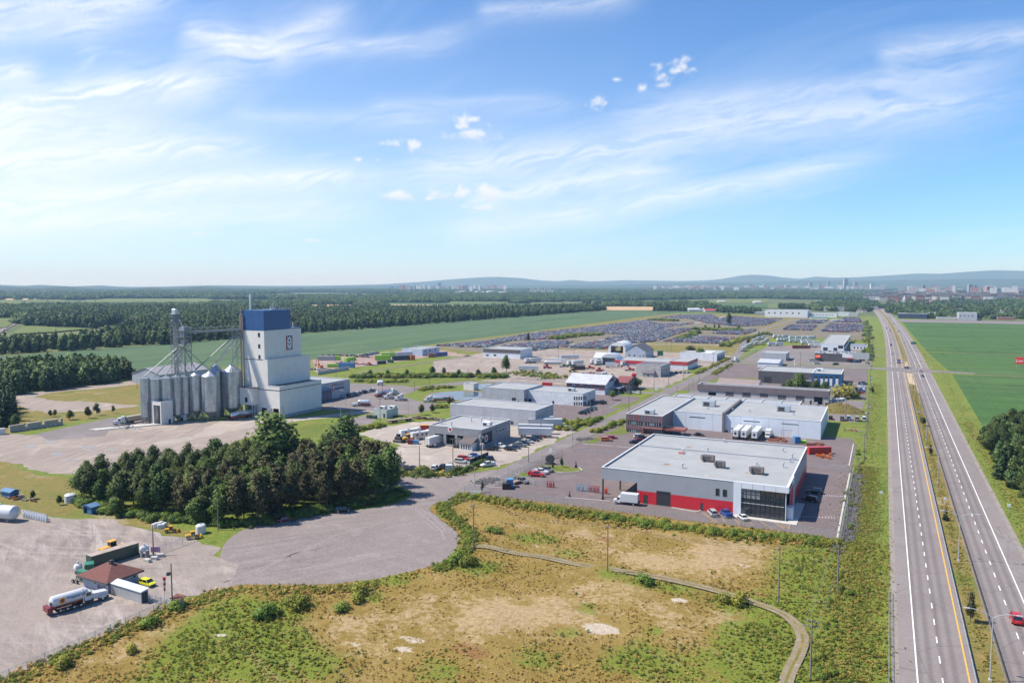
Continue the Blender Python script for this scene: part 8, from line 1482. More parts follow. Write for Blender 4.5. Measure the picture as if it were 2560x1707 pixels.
for i,(p0,p1,lb)in enumerate(((ZN(1165,492),ZN(1440,415),'white box trailer backing into the left garage bay'),(B3(42,78),B3(238,82),'front one of the white box trailers beside the street'),(B3(40,55),B3(250,60),'second white box trailer beside the street, behind the front one'),(A3(150,1500),A3(460,1500),'third white box trailer beside the street, with its doors to the road'),(A3(60,1480),A3(380,1478),'fourth white box trailer beside the street'),(A3(0,1425),A3(180,1420),'white box trailer farthest behind beside the garage'),(A3(65,982),A3(240,985),'long white trailer with dark end at the bushes of the truck yard'),(A3(120,912),A3(175,905),'short white trailer, left one behind the pond bushes'),(A3(160,910),A3(260,902),'white trailer, right one behind the pond bushes'),(ZK(230,490),ZK(380,480),'white trailer with doors shown, upper left of truck yard'),(ZK(510,500),ZK(850,510),'long white trailer behind the pale tank trailer'),(ZK(880,545),ZK(1000,535),'white trailer with doors shown, left of a cluster'),(ZK(960,548),ZK(1150,530),'white trailer with doors shown, right of a cluster'),(ZK(750,435),ZK(1080,430),'white trailer farthest back in the truck yard'),(ZK(1310,520),ZK(1400,510),'white van trailer beside the silver shelter, left'),(ZK(1380,540),ZK(1510,520),'white van trailer beside the silver shelter, right'),(ZK(1600,580),ZK(1720,582),'white trailer with blue lettering before the shelter'),(ZK(1860,560),ZK(1980,545),'white trailer before the red fascia wing'))):
 trailer(lb,p0,p1)
c,a,l=place(ZK(450,530),ZK(760,535));o=thing('tank_trailer','pale tank trailer with pink stripe behind the green cab','tank trailer',(c.x,c.y,0.1),a);t=tank_parts(o,-l/2,l,'white',1.15,2.4,chassis='black');wheels(o,(-l/2+1.2,-l/2+2.5),1.05,0.5,True);MB().box(-l/2+2,-0.6,3.45,l/2-1,0.6,3.6).build('pink_top',PC['pink'],t)
c,a,l=place(A1(1180,1465),A1(1320,1440));o=thing('dump_trailer','pale tan dump trailer behind the dump house','trailer',(c.x,c.y,0.1),a);k=MB();k.add([(-5,-1.25,1.4),(5,-1.25,1.4),(5,1.25,1.4),(-5,1.25,1.4),(-5.4,-1.25,3.4),(5.4,-1.25,3.4),(5.4,1.25,3.4),(-5.4,1.25,3.4)],[(0,3,2,1),(0,1,5,4),(1,2,6,5),(2,3,7,6),(3,0,4,7),(4,5,6,7)]);k.build('hopper',PC['tan'],o);MB().box(-4.8,-0.5,0.7,4.8,0.5,1.39).build('chassis',PC['maroon'],o);wheels(o,(-3.6,-2.3),1.05,0.5,True)
c,a,l=place(ZN(590,110),ZN(880,75));o=thing('flatbed_trailer','long rusty flatbed trailer at the back of the garage yard','trailer',(c.x,c.y,0.1),a);MB().box(-7,-1.3,1.15,7,1.3,1.4).build('deck',plain('worn_deck',(0.27,0.20,0.17),0.9,var=0.3),o);MB().box(-6.8,-0.5,0.7,6.8,0.5,1.14).build('chassis',DARK,o);wheels(o,(4.2,5.4,-2,-3.2),1.05,0.5,True)
def container(label,p0,p1,col,L=None,h=2.7,lid=None,name='container'):
 c,a,l=place(p0,p1);L=L or l;o=thing(name,label,'container',(c.x,c.y,0.1),a);m=siding('corrugated_'+col,tuple(PC[col].node_tree.nodes['Principled BSDF'].inputs['Base Color'].default_value)[:3],0.28,0.5)if False else PC[col]
 k=MB();n=max(8,int(L/0.5));k.box(-L/2,-1.2,0.05,L/2,1.2,h-0.03)
 for i in range(n):x=-L/2+0.15+i*(L-0.3)/n;k.box(x,-1.24,0.2,x+(L-0.3)/n*0.5,-1.2,h-0.15);k.box(x,1.2,0.2,x+(L-0.3)/n*0.5,1.24,h-0.15)
 b=k.build('shell',m,o);k=MB()
 for x in (-L/2-0.02,L/2-0.1):
  for y in (-1.27,1.15):k.box(x,y,0,x+0.12,y+0.12,h)
 for z in (0.0,h-0.12):
  for y in (-1.27,1.17):k.box(-L/2+0.1,y,z,L/2-0.1,y+0.1,z+0.12)
 k.build('corner_frame',m,o);MB().box(-L/2,-1.16,h-0.02,L/2,1.16,h+0.03).build('roof',lid or m,o);MB().box(-L/2-0.06,-1.1,0.15,-L/2-0.003,1.1,h-0.15).build('door',m,o);return o
container('long dark green container with weathered tan roof in the depot yard',ZY(690,450),ZY(1345,250),'dkgreen',h=2.9,lid=plain('weathered_lid',(0.36,0.29,0.25),0.9,var=0.25));
for p0,p1,cl_,lb,hh in ((ZM(225,268),ZM(520,265),'silver','silver box container in the machine yard',3.6),(ZM(522,265),ZM(600,262),'lime','lime green box end beside the silver container',3.6),(ZM(1160,266),ZM(1415,262),'lime','big lime green container with emblem in the machine yard',4.2),(ZM(1260,215),ZM(1500,208),'lime','lime green container behind the biggest lime one',3.8),(ZM(1445,272),ZM(1735,258),'navy','long navy container in the machine yard',4.0),(ZM(1735,262),ZM(1805,258),'orange','orange container at the end of the long navy one',4.0),(ZM(385,383),ZM(560,380),'lime','low lime green container at the yard front',2.8),(ZM(572,385),ZM(825,388),'lightblue','light blue container with doorway at the yard front',3.8),(ZM(1200,330),ZM(1335,322),'navy','dark blue open skip in the yard',2.6),(ZM(1365,305),ZM(1465,305),'green','teal container near the yard bushes',2.6),(ZM(2030,220),ZM(2150,215),'rust','rust red container right of the pale blue hall',3.4),(ZM(2150,205),ZM(2330,190),'blue','blue container line right of the pale blue hall',3.6),(ZM(680,290),ZM(830,262),'lime','lime trailer body on machines in the yard middle',3.2),(ZM(1500,200),ZM(1790,185),'white','white trailer roof behind the navy container',3.6),(ZB(1850,268),ZB(2045,262),'red','long red container behind the big shop',None and 2,),(ZK(420,935),ZK(580,945),'red','red container roof beside the gabled shop',3.0),(A4(225,775),A4(380,775),'maroon','dark red container in the depot row',3.2),(ZK(935,625),ZK(1190,620),'black','open black skip trailer in the truck yard',3.0),(ZK(1330,830)if False else A3(1335,840),A3(1385,840),'green','bright green container beside the blue gabled hall',4.5)):
 container(lb,p0,p1,cl_,h=hh or 2.7)
for j,(y,x0,x1,n)in enumerate(((680,55,175,3),(692,195,420,4),(712,95,180,3),(722,200,400,4),(738,310,470,3),(752,0,140,2),(765,380,480,2),(690,320,440,2))):
 for i in range(n):xa=x0+(x1-x0)*i/n;trailer('white storage trailer in the rows of the trailer depot',A4(xa,y),A4(xa+(x1-x0)/n*0.92,y-1),group='white trailers of the depot')
for j,(x,y)in enumerate(((2120,800),(2150,775),(2180,760),(2215,720),(2255,700),(2300,690),(2330,715),(2230,745),(2290,740))):trailer('grey trailer along the depot fence',A3(x-18,y+6),A3(x+30,y-8),'silver',group='grey trailers along the depot fence')
# ---- machines
def loader(label,p0,p1,col='amber',s=1.0):
 c,a,l=place(p0,p1);o=thing('wheel_loader',label,'loader',(c.x,c.y,0.1),a);o.scale=(s,s,s);MB().rbox(-3.0,-0.95,0.9,-0.6,0.95,2.0,0.15).build('engine_hood',PC[col],o);MB().box(-0.6,-0.8,0.8,2.0,0.8,1.35).build('frame',PC[col],o);cb=MB().rbox(-0.8,-0.75,1.35,0.7,0.75,3.0,0.1).build('cab',CGL,o);MB().rbox(-0.95,-0.9,3.0,0.85,0.9,3.2,0.08).build('cab_roof',PC[col],cb)
 k=MB();[k.tube((1.2,s*0.6,1.5),(3.0,s*0.6,0.7),0.13,seg=6)for s in (-1,1)];k.build('lift_arm',PC[col],o);MB().add([(2.9,-1.3,0.2),(2.9,1.3,0.2),(2.9,1.3,1.3),(2.9,-1.3,1.3),(4.0,-1.3,0.1),(4.0,1.3,0.1),(3.2,1.3,1.4),(3.2,-1.3,1.4)],[(0,1,2,3),(0,4,5,1),(0,3,7,4),(1,5,6,2),(3,2,6,7)]).build('bucket',PC[col],o);wheels(o,(-1.9,1.5),1.0,0.72)
loader('yellow wheel loader with glazed cab behind the green container',ZY(880,285),ZY(1150,200));loader('orange yellow loader in front of the white camper',ZN(780,410),ZN(960,380));loader('yellow front loader in the truck yard',ZK(920,665),ZK(1010,665));loader('red loader near the pale tank trailer',ZK(430,600),ZK(560,595),'red');loader('red loader among the scrap at the depot',ZK(1500,640)if False else ZK(1430,655),ZK(1490,650),'red');loader('orange yellow machine by the yard gate',B1(1135,700),B1(1205,690),s=0.62);loader('amber machine beside the white totes',B1(1010,658),B1(1065,655),s=0.55)
def excavator(label,p,ang,col='orange'):
 c=ray_at(*p);o=thing('excavator',label,'excavator',(c.x,c.y,0.1),ang);k=MB();[k.rbox(-2.2,s*1.25-0.3,0,2.2,s*1.25+0.3,0.95,0.25)for s in (-1,1)];k.build('track',DARK,o);MB().rbox(-2.0,-1.4,1.1,1.6,1.4,2.5,0.12).build('house',PC[col],o);cb=MB().rbox(0.2,0.3,2.5,1.7,1.4,3.6,0.1).build('cab',CGL,o)
 b=MB().tube((1.4,-0.2,2.0),(4.0,-0.2,6.2),0.35,0.3,6);b.tube((4.0,-0.2,6.2),(6.4,-0.2,6.6),0.3,0.25,6);b.build('boom',PC[col],o);MB().tube((6.2,-0.2,6.9),(7.4,-0.2,2.6),0.25,0.2,6).build('stick',PC[col],o);MB().add([(7.0,-0.8,2.6),(7.0,0.4,2.6),(7.6,0.4,1.4),(7.6,-0.8,1.4),(8.2,-0.8,2.2),(8.2,0.4,2.2)],[(0,1,2,3),(3,2,5,4),(0,3,4),(1,5,2)]).build('bucket',DARK,o)
excavator('orange excavator with raised boom in the machine yard',ZM(270,400),R(160));
def camper(label,p0,p1,L=8):
 c,a,l=place(p0,p1);o=thing('camper_trailer',label,'camper',(c.x,c.y,0.1),a);MB().rbox(-L/2,-1.2,0.6,L/2,1.2,3.2,0.15).build('body',PC['white'],o);MB().rbox(L/2-0.1,-1.2,1.9,L/2+1.8,1.2,3.4,0.15).build('overhang',PC['white'],o)
 for x in (-2.2,0.3,2.4):MB().box(x,-1.225,1.7,x+1.0,-1.202,2.5).build('window',CGL,o)
 MB().rbox(-0.5,-0.4,3.2,0.6,0.4,3.5,0.05).build('roof_unit',PC['silver'],o);wheels(o,(-0.6,0.6),1.05,0.38)
camper('white camper trailer behind the orange loader, nearer one',ZN(960,370),ZN(1120,345));camper('white camper trailer behind the orange loader, farther one',ZN(800,330),ZN(940,310))
container('orange red container with yellow top behind the garage corner',ZN(1055,265),ZN(1190,262),'red',h=3.6,lid=PC['amber']);container('small blue bin beside the loader in the garage yard',ZN(955,430),ZN(1030,432),'lightblue',h=1.6,name='bin');container('dark brown skip beside the blue bin',ZN(875,428),ZN(950,430),'maroon',h=1.7,name='skip')
k=thing('bulldozer','black tracked machine left of the orange loader','bulldozer',tuple(ray_at(*ZN(725,405)))[:2]+(0.1,));[MB().rbox(-2.2,s*1.1-0.3,0,2.2,s*1.1+0.3,1.1,0.25).build('track',DARK,k)for s in (-1,1)];MB().rbox(-1.6,-0.9,1.1,1.4,0.9,2.3,0.1).build('body',DARK,k);MB().rbox(-0.9,-0.7,2.3,0.5,0.7,3.4,0.1).build('cab',CGL,k);MB().box(2.3,-1.6,0.1,2.5,1.6,1.4).build('blade',DARK,k)
container('white cabinet at the weedy corner of the garage yard',ZN(1450,858),ZN(1552,858),'white',h=2.4,name='cabinet')
# ---- stock of the depot in the foreground
def lying_tank(label,p0,p1,r,zc,col='white',legs=True):
 c,a,l=place(p0,p1);o=thing('lying_tank',label,'tank',(c.x,c.y,0.05),a);MB().lathe([(0.05,-l/2),(r*0.6,-l/2+r*0.12),(r*0.93,-l/2+r*0.4),(r,-l/2+r*0.8),(r,l/2-r*0.8),(r*0.93,l/2-r*0.4),(r*0.6,l/2-r*0.12),(0.05,l/2)],22,'x',(0,0,zc)).build('shell',PC[col],o,smooth=True)
 k=MB();[k.box(x-0.2,-r*0.7,0,x+0.2,r*0.7,zc-r*0.6)for x in (-l*0.3,l*0.3)];k.build('saddle',plain('grey_saddle',(0.25,0.25,0.26),0.9),o);MB().tube((0,0,zc+r),(0,0,zc+r+0.5),0.2,seg=8).build('dome',PC[col],o)
lying_tank('huge white propane tank cut by the left picture edge',B1(-90,575),B1(105,592),1.9,2.5);lying_tank('white tank lying at the end of the green container',ZY(470,525),ZY(600,500),0.95,1.2);lying_tank('small white tank on a trailer behind the concrete blocks',ZY(1395,300),ZY(1530,270),0.75,1.9);lying_tank('white fuel tank standing by the mill office lawn',A2(1110,1115),A2(1175,1115),1.4,2.0);lying_tank('grey tank lying among scrap in the truck yard',ZK(1500,712),ZK(1600,715),1.2,1.3,'silver');lying_tank('bright red tank beside the tall grey workshop',ZK(2045,752),ZK(2140,752),1.3,1.4,'red')
CYL=MB().lathe([(0.05,0),(0.36,0.05),(0.38,0.2),(0.38,1.15),(0.30,1.32),(0.12,1.40),(0.12,1.55),(0.05,1.56)],12).mesh('cylinder',PC['white'],True)
for i in range(10):
 for j in range(3):
  p=gb(1,140+i*15+j*4,548+i*3.2+j*9);tag(link('gas_cylinder',CYL,None,(p.x,p.y,0.06)),'white upright gas cylinder in the block beside the huge tank','cylinder','white gas cylinders beside the huge tank')
TOTE=MB().rbox(-0.55,-0.55,0,0.55,0.55,1.15,0.12).mesh('tote',PC['white'])
for x,y in ((935,628),(952,622),(968,632),(985,630),(975,615),(998,622)):p=gb(1,x,y);tag(link('white_tote',TOTE,None,(p.x,p.y,0.06),random.random()),'white plastic tote in the group at the edge of the wood','tote','white totes by the wood');bpy.context.view_layer
def standing_tank(label,px,r,h,col='white',name='standing_tank'):p=ray_at(*px);o=thing(name,label,'tank',(p.x,p.y,0.06));MB().lathe([(r,0),(r,h*0.85),(r*0.8,h*0.96),(0.1,h)],20).build('shell',PC[col],o,smooth=True);MB().lathe([(0.25,h*0.98),(0.25,h*1.04)],10).build('lid',PC['silver'],o)
standing_tank('white round tank left of the wood',B1(427,472),1.6,2.6);standing_tank('white round tank between the yard machines and wood',B1(1217,660),1.3,2.4)
for i,(x,y)in enumerate(((1510,362),(1605,330),(1685,290))):p=ray_at(*ZY(x,y));o=thing('concrete_block','%s rough concrete block before the tank trailer'%('nearest','middle','farthest')[i],'block',(p.x,p.y,0.05),0.3*i);k=MB().rbox(-0.85,-0.45,0,0.85,0.45,0.8,0.1);k.build('block',CONC,o);MB().tube((-0.3,0,0.78),(0.3,0,0.78),0.04,seg=5).build('lifting_eye',DARK,o)
p=ray_at(*ZY(540,640));o=thing('green_machine','green farm machine arm at the left of the hut','machine',(p.x,p.y,0.06));k=MB();[k.tube((x,0,0.2),(x+0.4,0.6,2.0),0.12,seg=6)for x in (-1,-0.4,0.3,0.9)];k.rbox(-1.2,0.4,1.4,1.4,1.6,2.3,0.15);k.build('arm',PC['green'],o);wheels(o,(-0.5,0.8),0.9,0.4)
p=ray_at(*ZY(690,500));container('green lidded bin behind the hut roof',ZY(630,520),ZY(760,500),'green',h=2.2,name='bin')
standing_tank('grey pump unit among the concrete blocks',ZY(1505,310),0.45,1.9,'grey','pump_unit')
container('bright blue dumpster behind the black one',ZP(785,600),ZP(885,600),'lightblue',h=2.6,name='dumpster');container('black dumpster at the entrance of the red shop',ZP(720,632),ZP(845,632),'black',h=1.9,name='dumpster');container('blue bin beside the warehouse gate door',ZB(1728,172),ZB(1776,172),'lightblue',h=2.8,name='bin');container('lime green crates beside the blue bin',ZB(1780,170),ZB(1835,172),'lime',h=1.2,name='crate')
c,a,l=place(ZP(900,560),ZP(1010,530));o=thing('flat_trailer','small worn flat trailer between dumpster and pickup','trailer',(c.x,c.y,0.1),a);MB().box(-2.6,-1.0,0.8,2.6,1.0,0.95).build('deck',MATS['worn_deck'],o);wheels(o,(-0.5,0.4),1.0,0.35);MB().box(2.6,-0.08,0.5,3.8,0.08,0.65).build('drawbar',DARK,o)
def rack(label,p0,p1,col,n=4):
 c,a,l=place(p0,p1);o=thing('bottle_rack',label,'rack',(c.x,c.y,0.1),a);k=MB()
 for x in (-l/2,0,l/2-0.08):
  for y in (-0.5,0.45):k.box(x,y,0,x+0.08,y+0.08,1.9)
 for z in (0.1,1.0,1.85):k.box(-l/2,-0.5,z,l/2,-0.44,z+0.08);k.box(-l/2,0.45,z,l/2,0.51,z+0.08)
 k.build('cage',PC[col],o);[MB().lathe([(0.16,0.12),(0.16,1.4),(0.05,1.6)],8,'z',(-l/2+0.3+i*(l-0.6)/max(1,n-1),0,0)).build('bottle',PC['red' if col!='lightblue' else 'silver'],o)for i in range(n)]
for x0,x1,y0,y1,c_,lb in ((1865,1915,658,662,'lightblue','first blue gas bottle rack along the inner fence'),(1935,1980,664,668,'lightblue','second blue gas bottle rack along the inner fence'),(2020,2060,672,675,'lightblue','third blue gas bottle rack along the inner fence'),(2065,2115,678,682,'red','first red gas bottle rack along the inner fence'),(2120,2165,684,687,'red','second red gas bottle rack along the inner fence'),(2170,2220,690,694,'red','third red gas bottle rack along the inner fence'),(2290,2350,705,712,'orange','orange gas bottle rack under the canopy'),(1405,1520,606,612,'red','red stacked bottle rack standing alone in the lot')):rack(lb,ZP(x0,y0),ZP(x1,y1),c_)
PAL=MB();[PAL.box(-0.6+i*0.26,-0.5,0.1,-0.42+i*0.26,0.5,0.14)for i in range(5)];[PAL.box(-0.6,y,0,0.6,y+0.1,0.1)for y in (-0.5,-0.05,0.4)];PAL=PAL.mesh('pallet',PC['orange'])
for i,(x,y,n)in enumerate(((1935,285,5),(1965,300,7),(2000,300,5),(2040,310,6),(2055,285,7),(1990,280,4))):
 for j in range(n):p=ray_at(*ZB(x,y));tag(link('orange_pallet',PAL,None,(p.x,p.y,0.1+j*0.16),0.2*math.sin(i*3+j)),'orange pallet in the stacks behind the big shop','pallet','orange pallets behind the big shop')
for i,(x,y)in enumerate(((1545,150),(1600,140),(1870,190),(1920,185),(1960,190),(1640,155))):o=thing('steel_stock','rusty steel stock lying between warehouse and big shop','steel stock',tuple(ray_at(*ZB(x,y)))[:2]+(0.1,),0.3*i,'steel stock behind the big shop');k=MB();[k.box(-2+0.1*j,-0.9+0.3*j,0,2,-0.7+0.3*j,0.5+0.15*(j%3))for j in range(6)];k.build('bars',PC['rust'],o)
p=ray_at(*ZG(1425,1025));o=thing('portable_toilet','white portable cabin at the garage corner','toilet',(p.x,p.y,0.08));MB().rbox(-0.7,-0.7,0,0.7,0.7,2.4,0.08).build('body',PC['white'],o);MB().rbox(-0.75,-0.75,2.4,0.75,0.75,2.6,0.1).build('roof',PC['silver'],o);MB().box(-0.4,-0.73,0.1,0.4,-0.702,2.1).build('door',DARK,o)
p=ray_at(*ZP(1455,250));o=thing('black_reel','big black cable reel with white sign behind it','reel',(p.x,p.y,0.1));MB().lathe([(1.5,-0.7),(1.5,-0.55),(0.7,-0.5),(0.7,0.5),(1.5,0.55),(1.5,0.7)],20,'y',(0,0,1.9)).build('drum',DARK,o);MB().box(-1.6,-1.0,0,1.6,1.0,0.5).build('stand',DARK,o)
def heap(name,label,px,n,rx,ry,cols,s=0.8,cat='scrap heap'):
 p=ray_at(*px);o=thing(name,label,cat,(p.x,p.y,0.06))
 for i,c_ in enumerate(cols):
  k=MB()
  for _ in range(max(1,n//len(cols))):
   x,y=random.gauss(0,rx/2),random.gauss(0,ry/2);w,d_,h=[random.uniform(0.3,1.3)*s for _ in range(3)];z=max(0,1.2*s*(1-(x/rx)**2-(y/ry)**2))*random.random()
   t=random.uniform(0,3.14);ct,st_=math.cos(t),math.sin(t);q=MB().box(-w,-d_/2,z,w,d_/2,z+h*0.7);k.add([(v[0]*ct-v[1]*st_+x,v[0]*st_+v[1]*ct+y,v[2])for v in q.v],q.f)
  tag(k.build('rubble',PC[c_],o),kind='stuff')
heap('rubble_pile','pale rubble and dumped goods beside the dump house ramp',A1(1150,1500),50,7,3,('white','silver','tan','grey'),0.5);heap('log_pile','long dark pile of timbers behind the garage',ZN(1150,50),60,14,2.0,('black','grey','rust'),0.8)
heap('scrap_heap','mixed metal scrap heap in the middle of the truck yard',ZK(1400,710),60,12,5,('black','rust','grey','silver'),0.9);heap('scrap_heap','brown machine scrap beside the excavator',ZM(330,430),60,14,5,('black','rust','grey','white'),1.0);heap('scrap_heap','dark scrap strip along the crop edge of the machine yard',ZM(760,205),80,30,3,('black','rust','grey'),1.2);heap('scrap_heap','pale and dark scrap near the yard middle',ZM(760,320),40,12,4,('green','rust','black','white'),1.2);heap('scrap_heap','white and red tanks and scrap near the yard bushes',ZM(1060,345),30,10,3,('white','red','silver','navy'),1.3);heap('scrap_heap','car parts before the blue gabled hall',ZK(1950,440),50,14,6,('red','black','silver','maroon'),0.9);heap('scrap_heap','parts and pallets before the silver shelter',ZK(1800,560),36,10,4,('silver','black','white','red'),0.9);heap('rubble_pile','rubble beside the ruined blue shed',B1(110,450),40,9,2,('rust','tan','grey'),0.6);heap('rubble_pile','stone rubble at the long lot near the roadside poles',B4(500,40),30,4,2,('tan','rust'),0.5);heap('brush_pile','grey brush pile among the bushes behind the pond road',ZK(310,690),40,8,4,('tan','grey'),0.8,'brush pile')
# ---- the scrapyard: nearest three hundred wrecks one by one, the rest as one mass
lots=[[A2(1630,752),A2(2080,770),A3(0,705),A3(370,690),A3(780,640),A3(1030,645),A3(1330,545),A3(1230,522),A3(1000,545),A3(640,590),A3(300,625),A3(0,668),A2(2100,715)],[A2(2080,800),A3(0,740),A3(400,705),A3(560,715),A3(430,770),A3(200,800),A3(0,790),A2(2080,812)],[A3(440,765),A3(820,710),A3(1050,690),A3(940,780),A3(700,778)],[A3(840,690),A3(1260,605),A3(1700,590),A3(1500,650),A3(1300,715),A3(1080,730)],[A3(850,640),A3(1330,555),A3(1680,545),A3(1400,590),A3(1080,650)],[A3(1390,712),A3(1580,660),A3(2040,680),A3(1900,735)],[A3(1840,640),A3(1900,605),A3(2260,605),A3(2130,652)],[A3(1370,490),A3(1540,470),A3(1830,465),A3(1900,500),A3(1650,505)],[A3(1650,512),A3(1900,505),A3(2000,478),A3(2350,505),A4(130,500),A3(2350,560),A3(2100,575),A3(1790,545)],[A4(130,605),A4(200,560),A4(455,565),A4(400,612)],[A4(490,620),A4(560,545),A4(900,560),A4(925,615),A4(700,628)],[A4(250,545),A4(300,515),A4(560,520),A4(480,548)],[A4(575,530),A4(720,490),A4(840,495),A4(860,540)]]
wr_pts=[]
for lot in lots:
 P=[ray_at(*p)for p in lot];xs=[p.x for p in P];ys_=[p.y for p in P]
 y=min(ys_)
 while y<max(ys_):
  for row in (0,5.4):
   x=min(xs)
   while x<max(xs):
    wr_pts.append((x+random.uniform(-0.3,0.3),y+row+random.uniform(-0.4,0.4),P));x+=random.uniform(2.15,2.9)
  y+=10.9
ok_pts=[]
for P in {id(p[2]):p[2]for p in wr_pts}.values():
 q=np.array([(a,b)for a,b,c_ in wr_pts if c_ is P]);m_=inside([(v.x,v.y)for v in P],q[:,0],q[:,1])&(rng.uniform(0,1,len(q))<0.93);ok_pts+=[tuple(v)for v in q[m_]]
ok_pts.sort(key=lambda p:p[0]**2+p[1]**2)
wcols=['white','silver','grey','black','navy','red','blue','silver','grey','black','maroon','teal','tan','white','navy']
for i,(x,y)in enumerate(ok_pts[:300]):
 c_=random.choice(wcols);k_=random.choice(('sedan','sedan','hatch','suv','van' if i%9==0 else 'suv'));o=car(k_,c_,'%s scrapped %s in the front rows of the scrapyard'%(c_,{'suv':'suv','van':'van'}.get(k_,'car')),Vector((x,y,0)),R(90+random.uniform(-6,6)+(180 if random.random()<0.5 else 0)),'scrapped cars in the front rows',False)
 o.name='scrap_car';o['category']='car'
protos=[]
for k_ in ('sedan','hatch','suv'):
 for c_ in ('white','silver','black','navy','grey','red','blue'):
  me=car_one(k_,c_).copy();me.name='wreck_%s_%s'%(k_,c_);me.transform(__import__('mathutils').Matrix.Rotation(R(90),4,'Z'));protos.append(me)
def scatter_straight(name,pts,protos,label,cat,seed):
 o=scatter(name,pts,protos,0.97,1.05,label,cat,seed)
 for nd in o.modifiers[0].node_group.nodes:
  if nd.bl_idname=='FunctionNodeRandomValue' and nd.data_type=='FLOAT_VECTOR':nd.inputs[0].default_value=(0,0,-0.08);nd.inputs[1].default_value=(0,0,0.08)
scatter_straight('scrap_cars',[(x,y,0.1)for x,y in ok_pts[300:]],protos,'thousands of scrapped cars in dense rows across the yard','cars',61)
# --- poles, lamps, wires, fences, signs
WOODP=plain('grey_pole_wood',(0.20,0.175,0.155),0.9,var=0.2,scale=2);WIRE=plain('wire',(0.10,0.10,0.10),0.6);LAMPP=plain('lamp_post_zinc',(0.42,0.43,0.44),0.5,0.3)
PM={}
def pole_mesh(h):
 h=round(h*2)/2
 if h not in PM:PM[h]=MB().tube((0,0,-0.2),(0,0,h),0.17,0.11,8).mesh('shaft',WOODP,True)
 return PM[h]
ARM=MB().box(-1.2,-0.07,-0.12,1.2,0.07,0.02).mesh('crossarm',WOODP);INS=MB().lathe([(0.06,0),(0.09,0.1),(0.05,0.25)],6).mesh('insulator',PC['grey']);TRF=MB().lathe([(0.3,0),(0.32,0.05),(0.32,0.9),(0.2,1.0)],10).mesh('transformer',PC['silver'],True)
def pole(label,p,h,arms=1,ang=0.0,trafo=0,group=None):
 o=thing('utility_pole',label,'pole',(p.x,p.y,0.05),ang,group);link('shaft',pole_mesh(h),o)
 for i in range(arms):
  a=link('crossarm',ARM,o,(0,0.17,h-0.35-i*0.9));[link('insulator',INS,a,(x,0,0.02))for x in (-1.1,-0.5,0.5,1.1)]
 for i in range(trafo):link('transformer',TRF,o,(0.5*(-1)**i if trafo>1 else 0.5,0,h-2.6))
 return (p,h,ang)
def wire(a,b,off,sag=0.5,name='overhead_wire'):
 pa=Vector((a[0].x+off[0]*math.cos(a[2]),a[0].y+off[0]*math.sin(a[2]),a[1]+off[1]));pb=Vector((b[0].x+off[0]*math.cos(b[2]),b[0].y+off[0]*math.sin(b[2]),b[1]+off[1]));k=MB();n=10;pr=None;q0=Vector((pa.x,pa.y,0))
 for i in range(n+1):
  t=i/n;q=pa.lerp(pb,t)-q0;q.z-=sag*4*t*(1-t)
  if pr is not None:k.tube(pr,q,0.022,seg=3,caps=False)
  pr=q
 return k.build(name,WIRE,None,q0)
WN=[0]
ORD=['first','second','third','fourth','fifth','sixth','seventh','eighth','ninth','tenth','eleventh','twelfth','thirteenth','fourteenth','fifteenth','sixteenth','seventeenth','eighteenth']
hp=[pole('wooden utility pole along the highway ditch, %s from the front'%ORD[i],Vector((x,y,0)),10.5,2 if i in (0,1,7)else 1,0.0,2 if i in (6,8)else 0)for i,(x,y)in enumerate(((-9,131),(-7,172),(-7,218),(-6,264),(-5,307),(-5,354),(-5,389),(-6,450),(-6,509),(-7,575),(-7,640),(-8,710),(-9,780),(-10,850),(-10,922),(-14,1010),(-18,1110),(-24,1220)))]
def pole_px(base,top):p=ray_at(*base);return p,z_at(top,p.x,p.y)
fp=[]
for i,(b_,t_,lb)in enumerate(((B2(1318,770),B2(1315,485),'wooden pole at the right rim of the turning circle'),(B3(578,905),B3(575,615),'tall wooden pole in the middle of the meadow'),(B4(63,1085),B4(58,745),'wooden pole at the right of the meadow beside the track'))):p,h=pole_px(b_,t_);fp.append(pole(lb,p,h,1,R(90)))
sp=[]
for i,(b_,t_)in enumerate(((ZN(605,1110),ZN(600,630)),(ZN(505,760),ZN(500,400)),(ZN(1045,780),ZN(1040,460)),(ZN(1563,875),ZN(1560,340)),(ZN(2003,702),ZN(2000,240)),(A3(265,1568),A3(262,1365)),(A3(717,1432),A3(712,1190)),(A3(1073,1362),A3(1085,1060)),(A3(1303,1172),A3(1303,960)),(A3(1437,1112),A3(1440,960)),(A3(1575,1062),A3(1570,900)),(A3(1715,1102),A3(1713,880)),(A3(1890,1032),A3(1890,920)))):
 p,h=pole_px(b_,t_);sp.append(pole(('wooden pole at the right end of the wood','wooden pole before the garage yard near the wood','plain wooden pole in the middle of the garage yard','wooden pole beside the white cabinet','wooden pole with transformers at the garage porch','wooden pole with crossarms at the white trailers','wooden pole at the slit window hall lawn','wooden pole at the lawn corner of the street','wooden pole before the tall workshop hut','wooden pole before the tall grey workshop','wooden pole before the red fascia shop','wooden pole on the lawn of the red fascia shop','wooden pole at the junction near the white workshop')[i],p,h,0 if i==2 else (2 if i in (5,)else 1),R(30),2 if i==4 else 0))
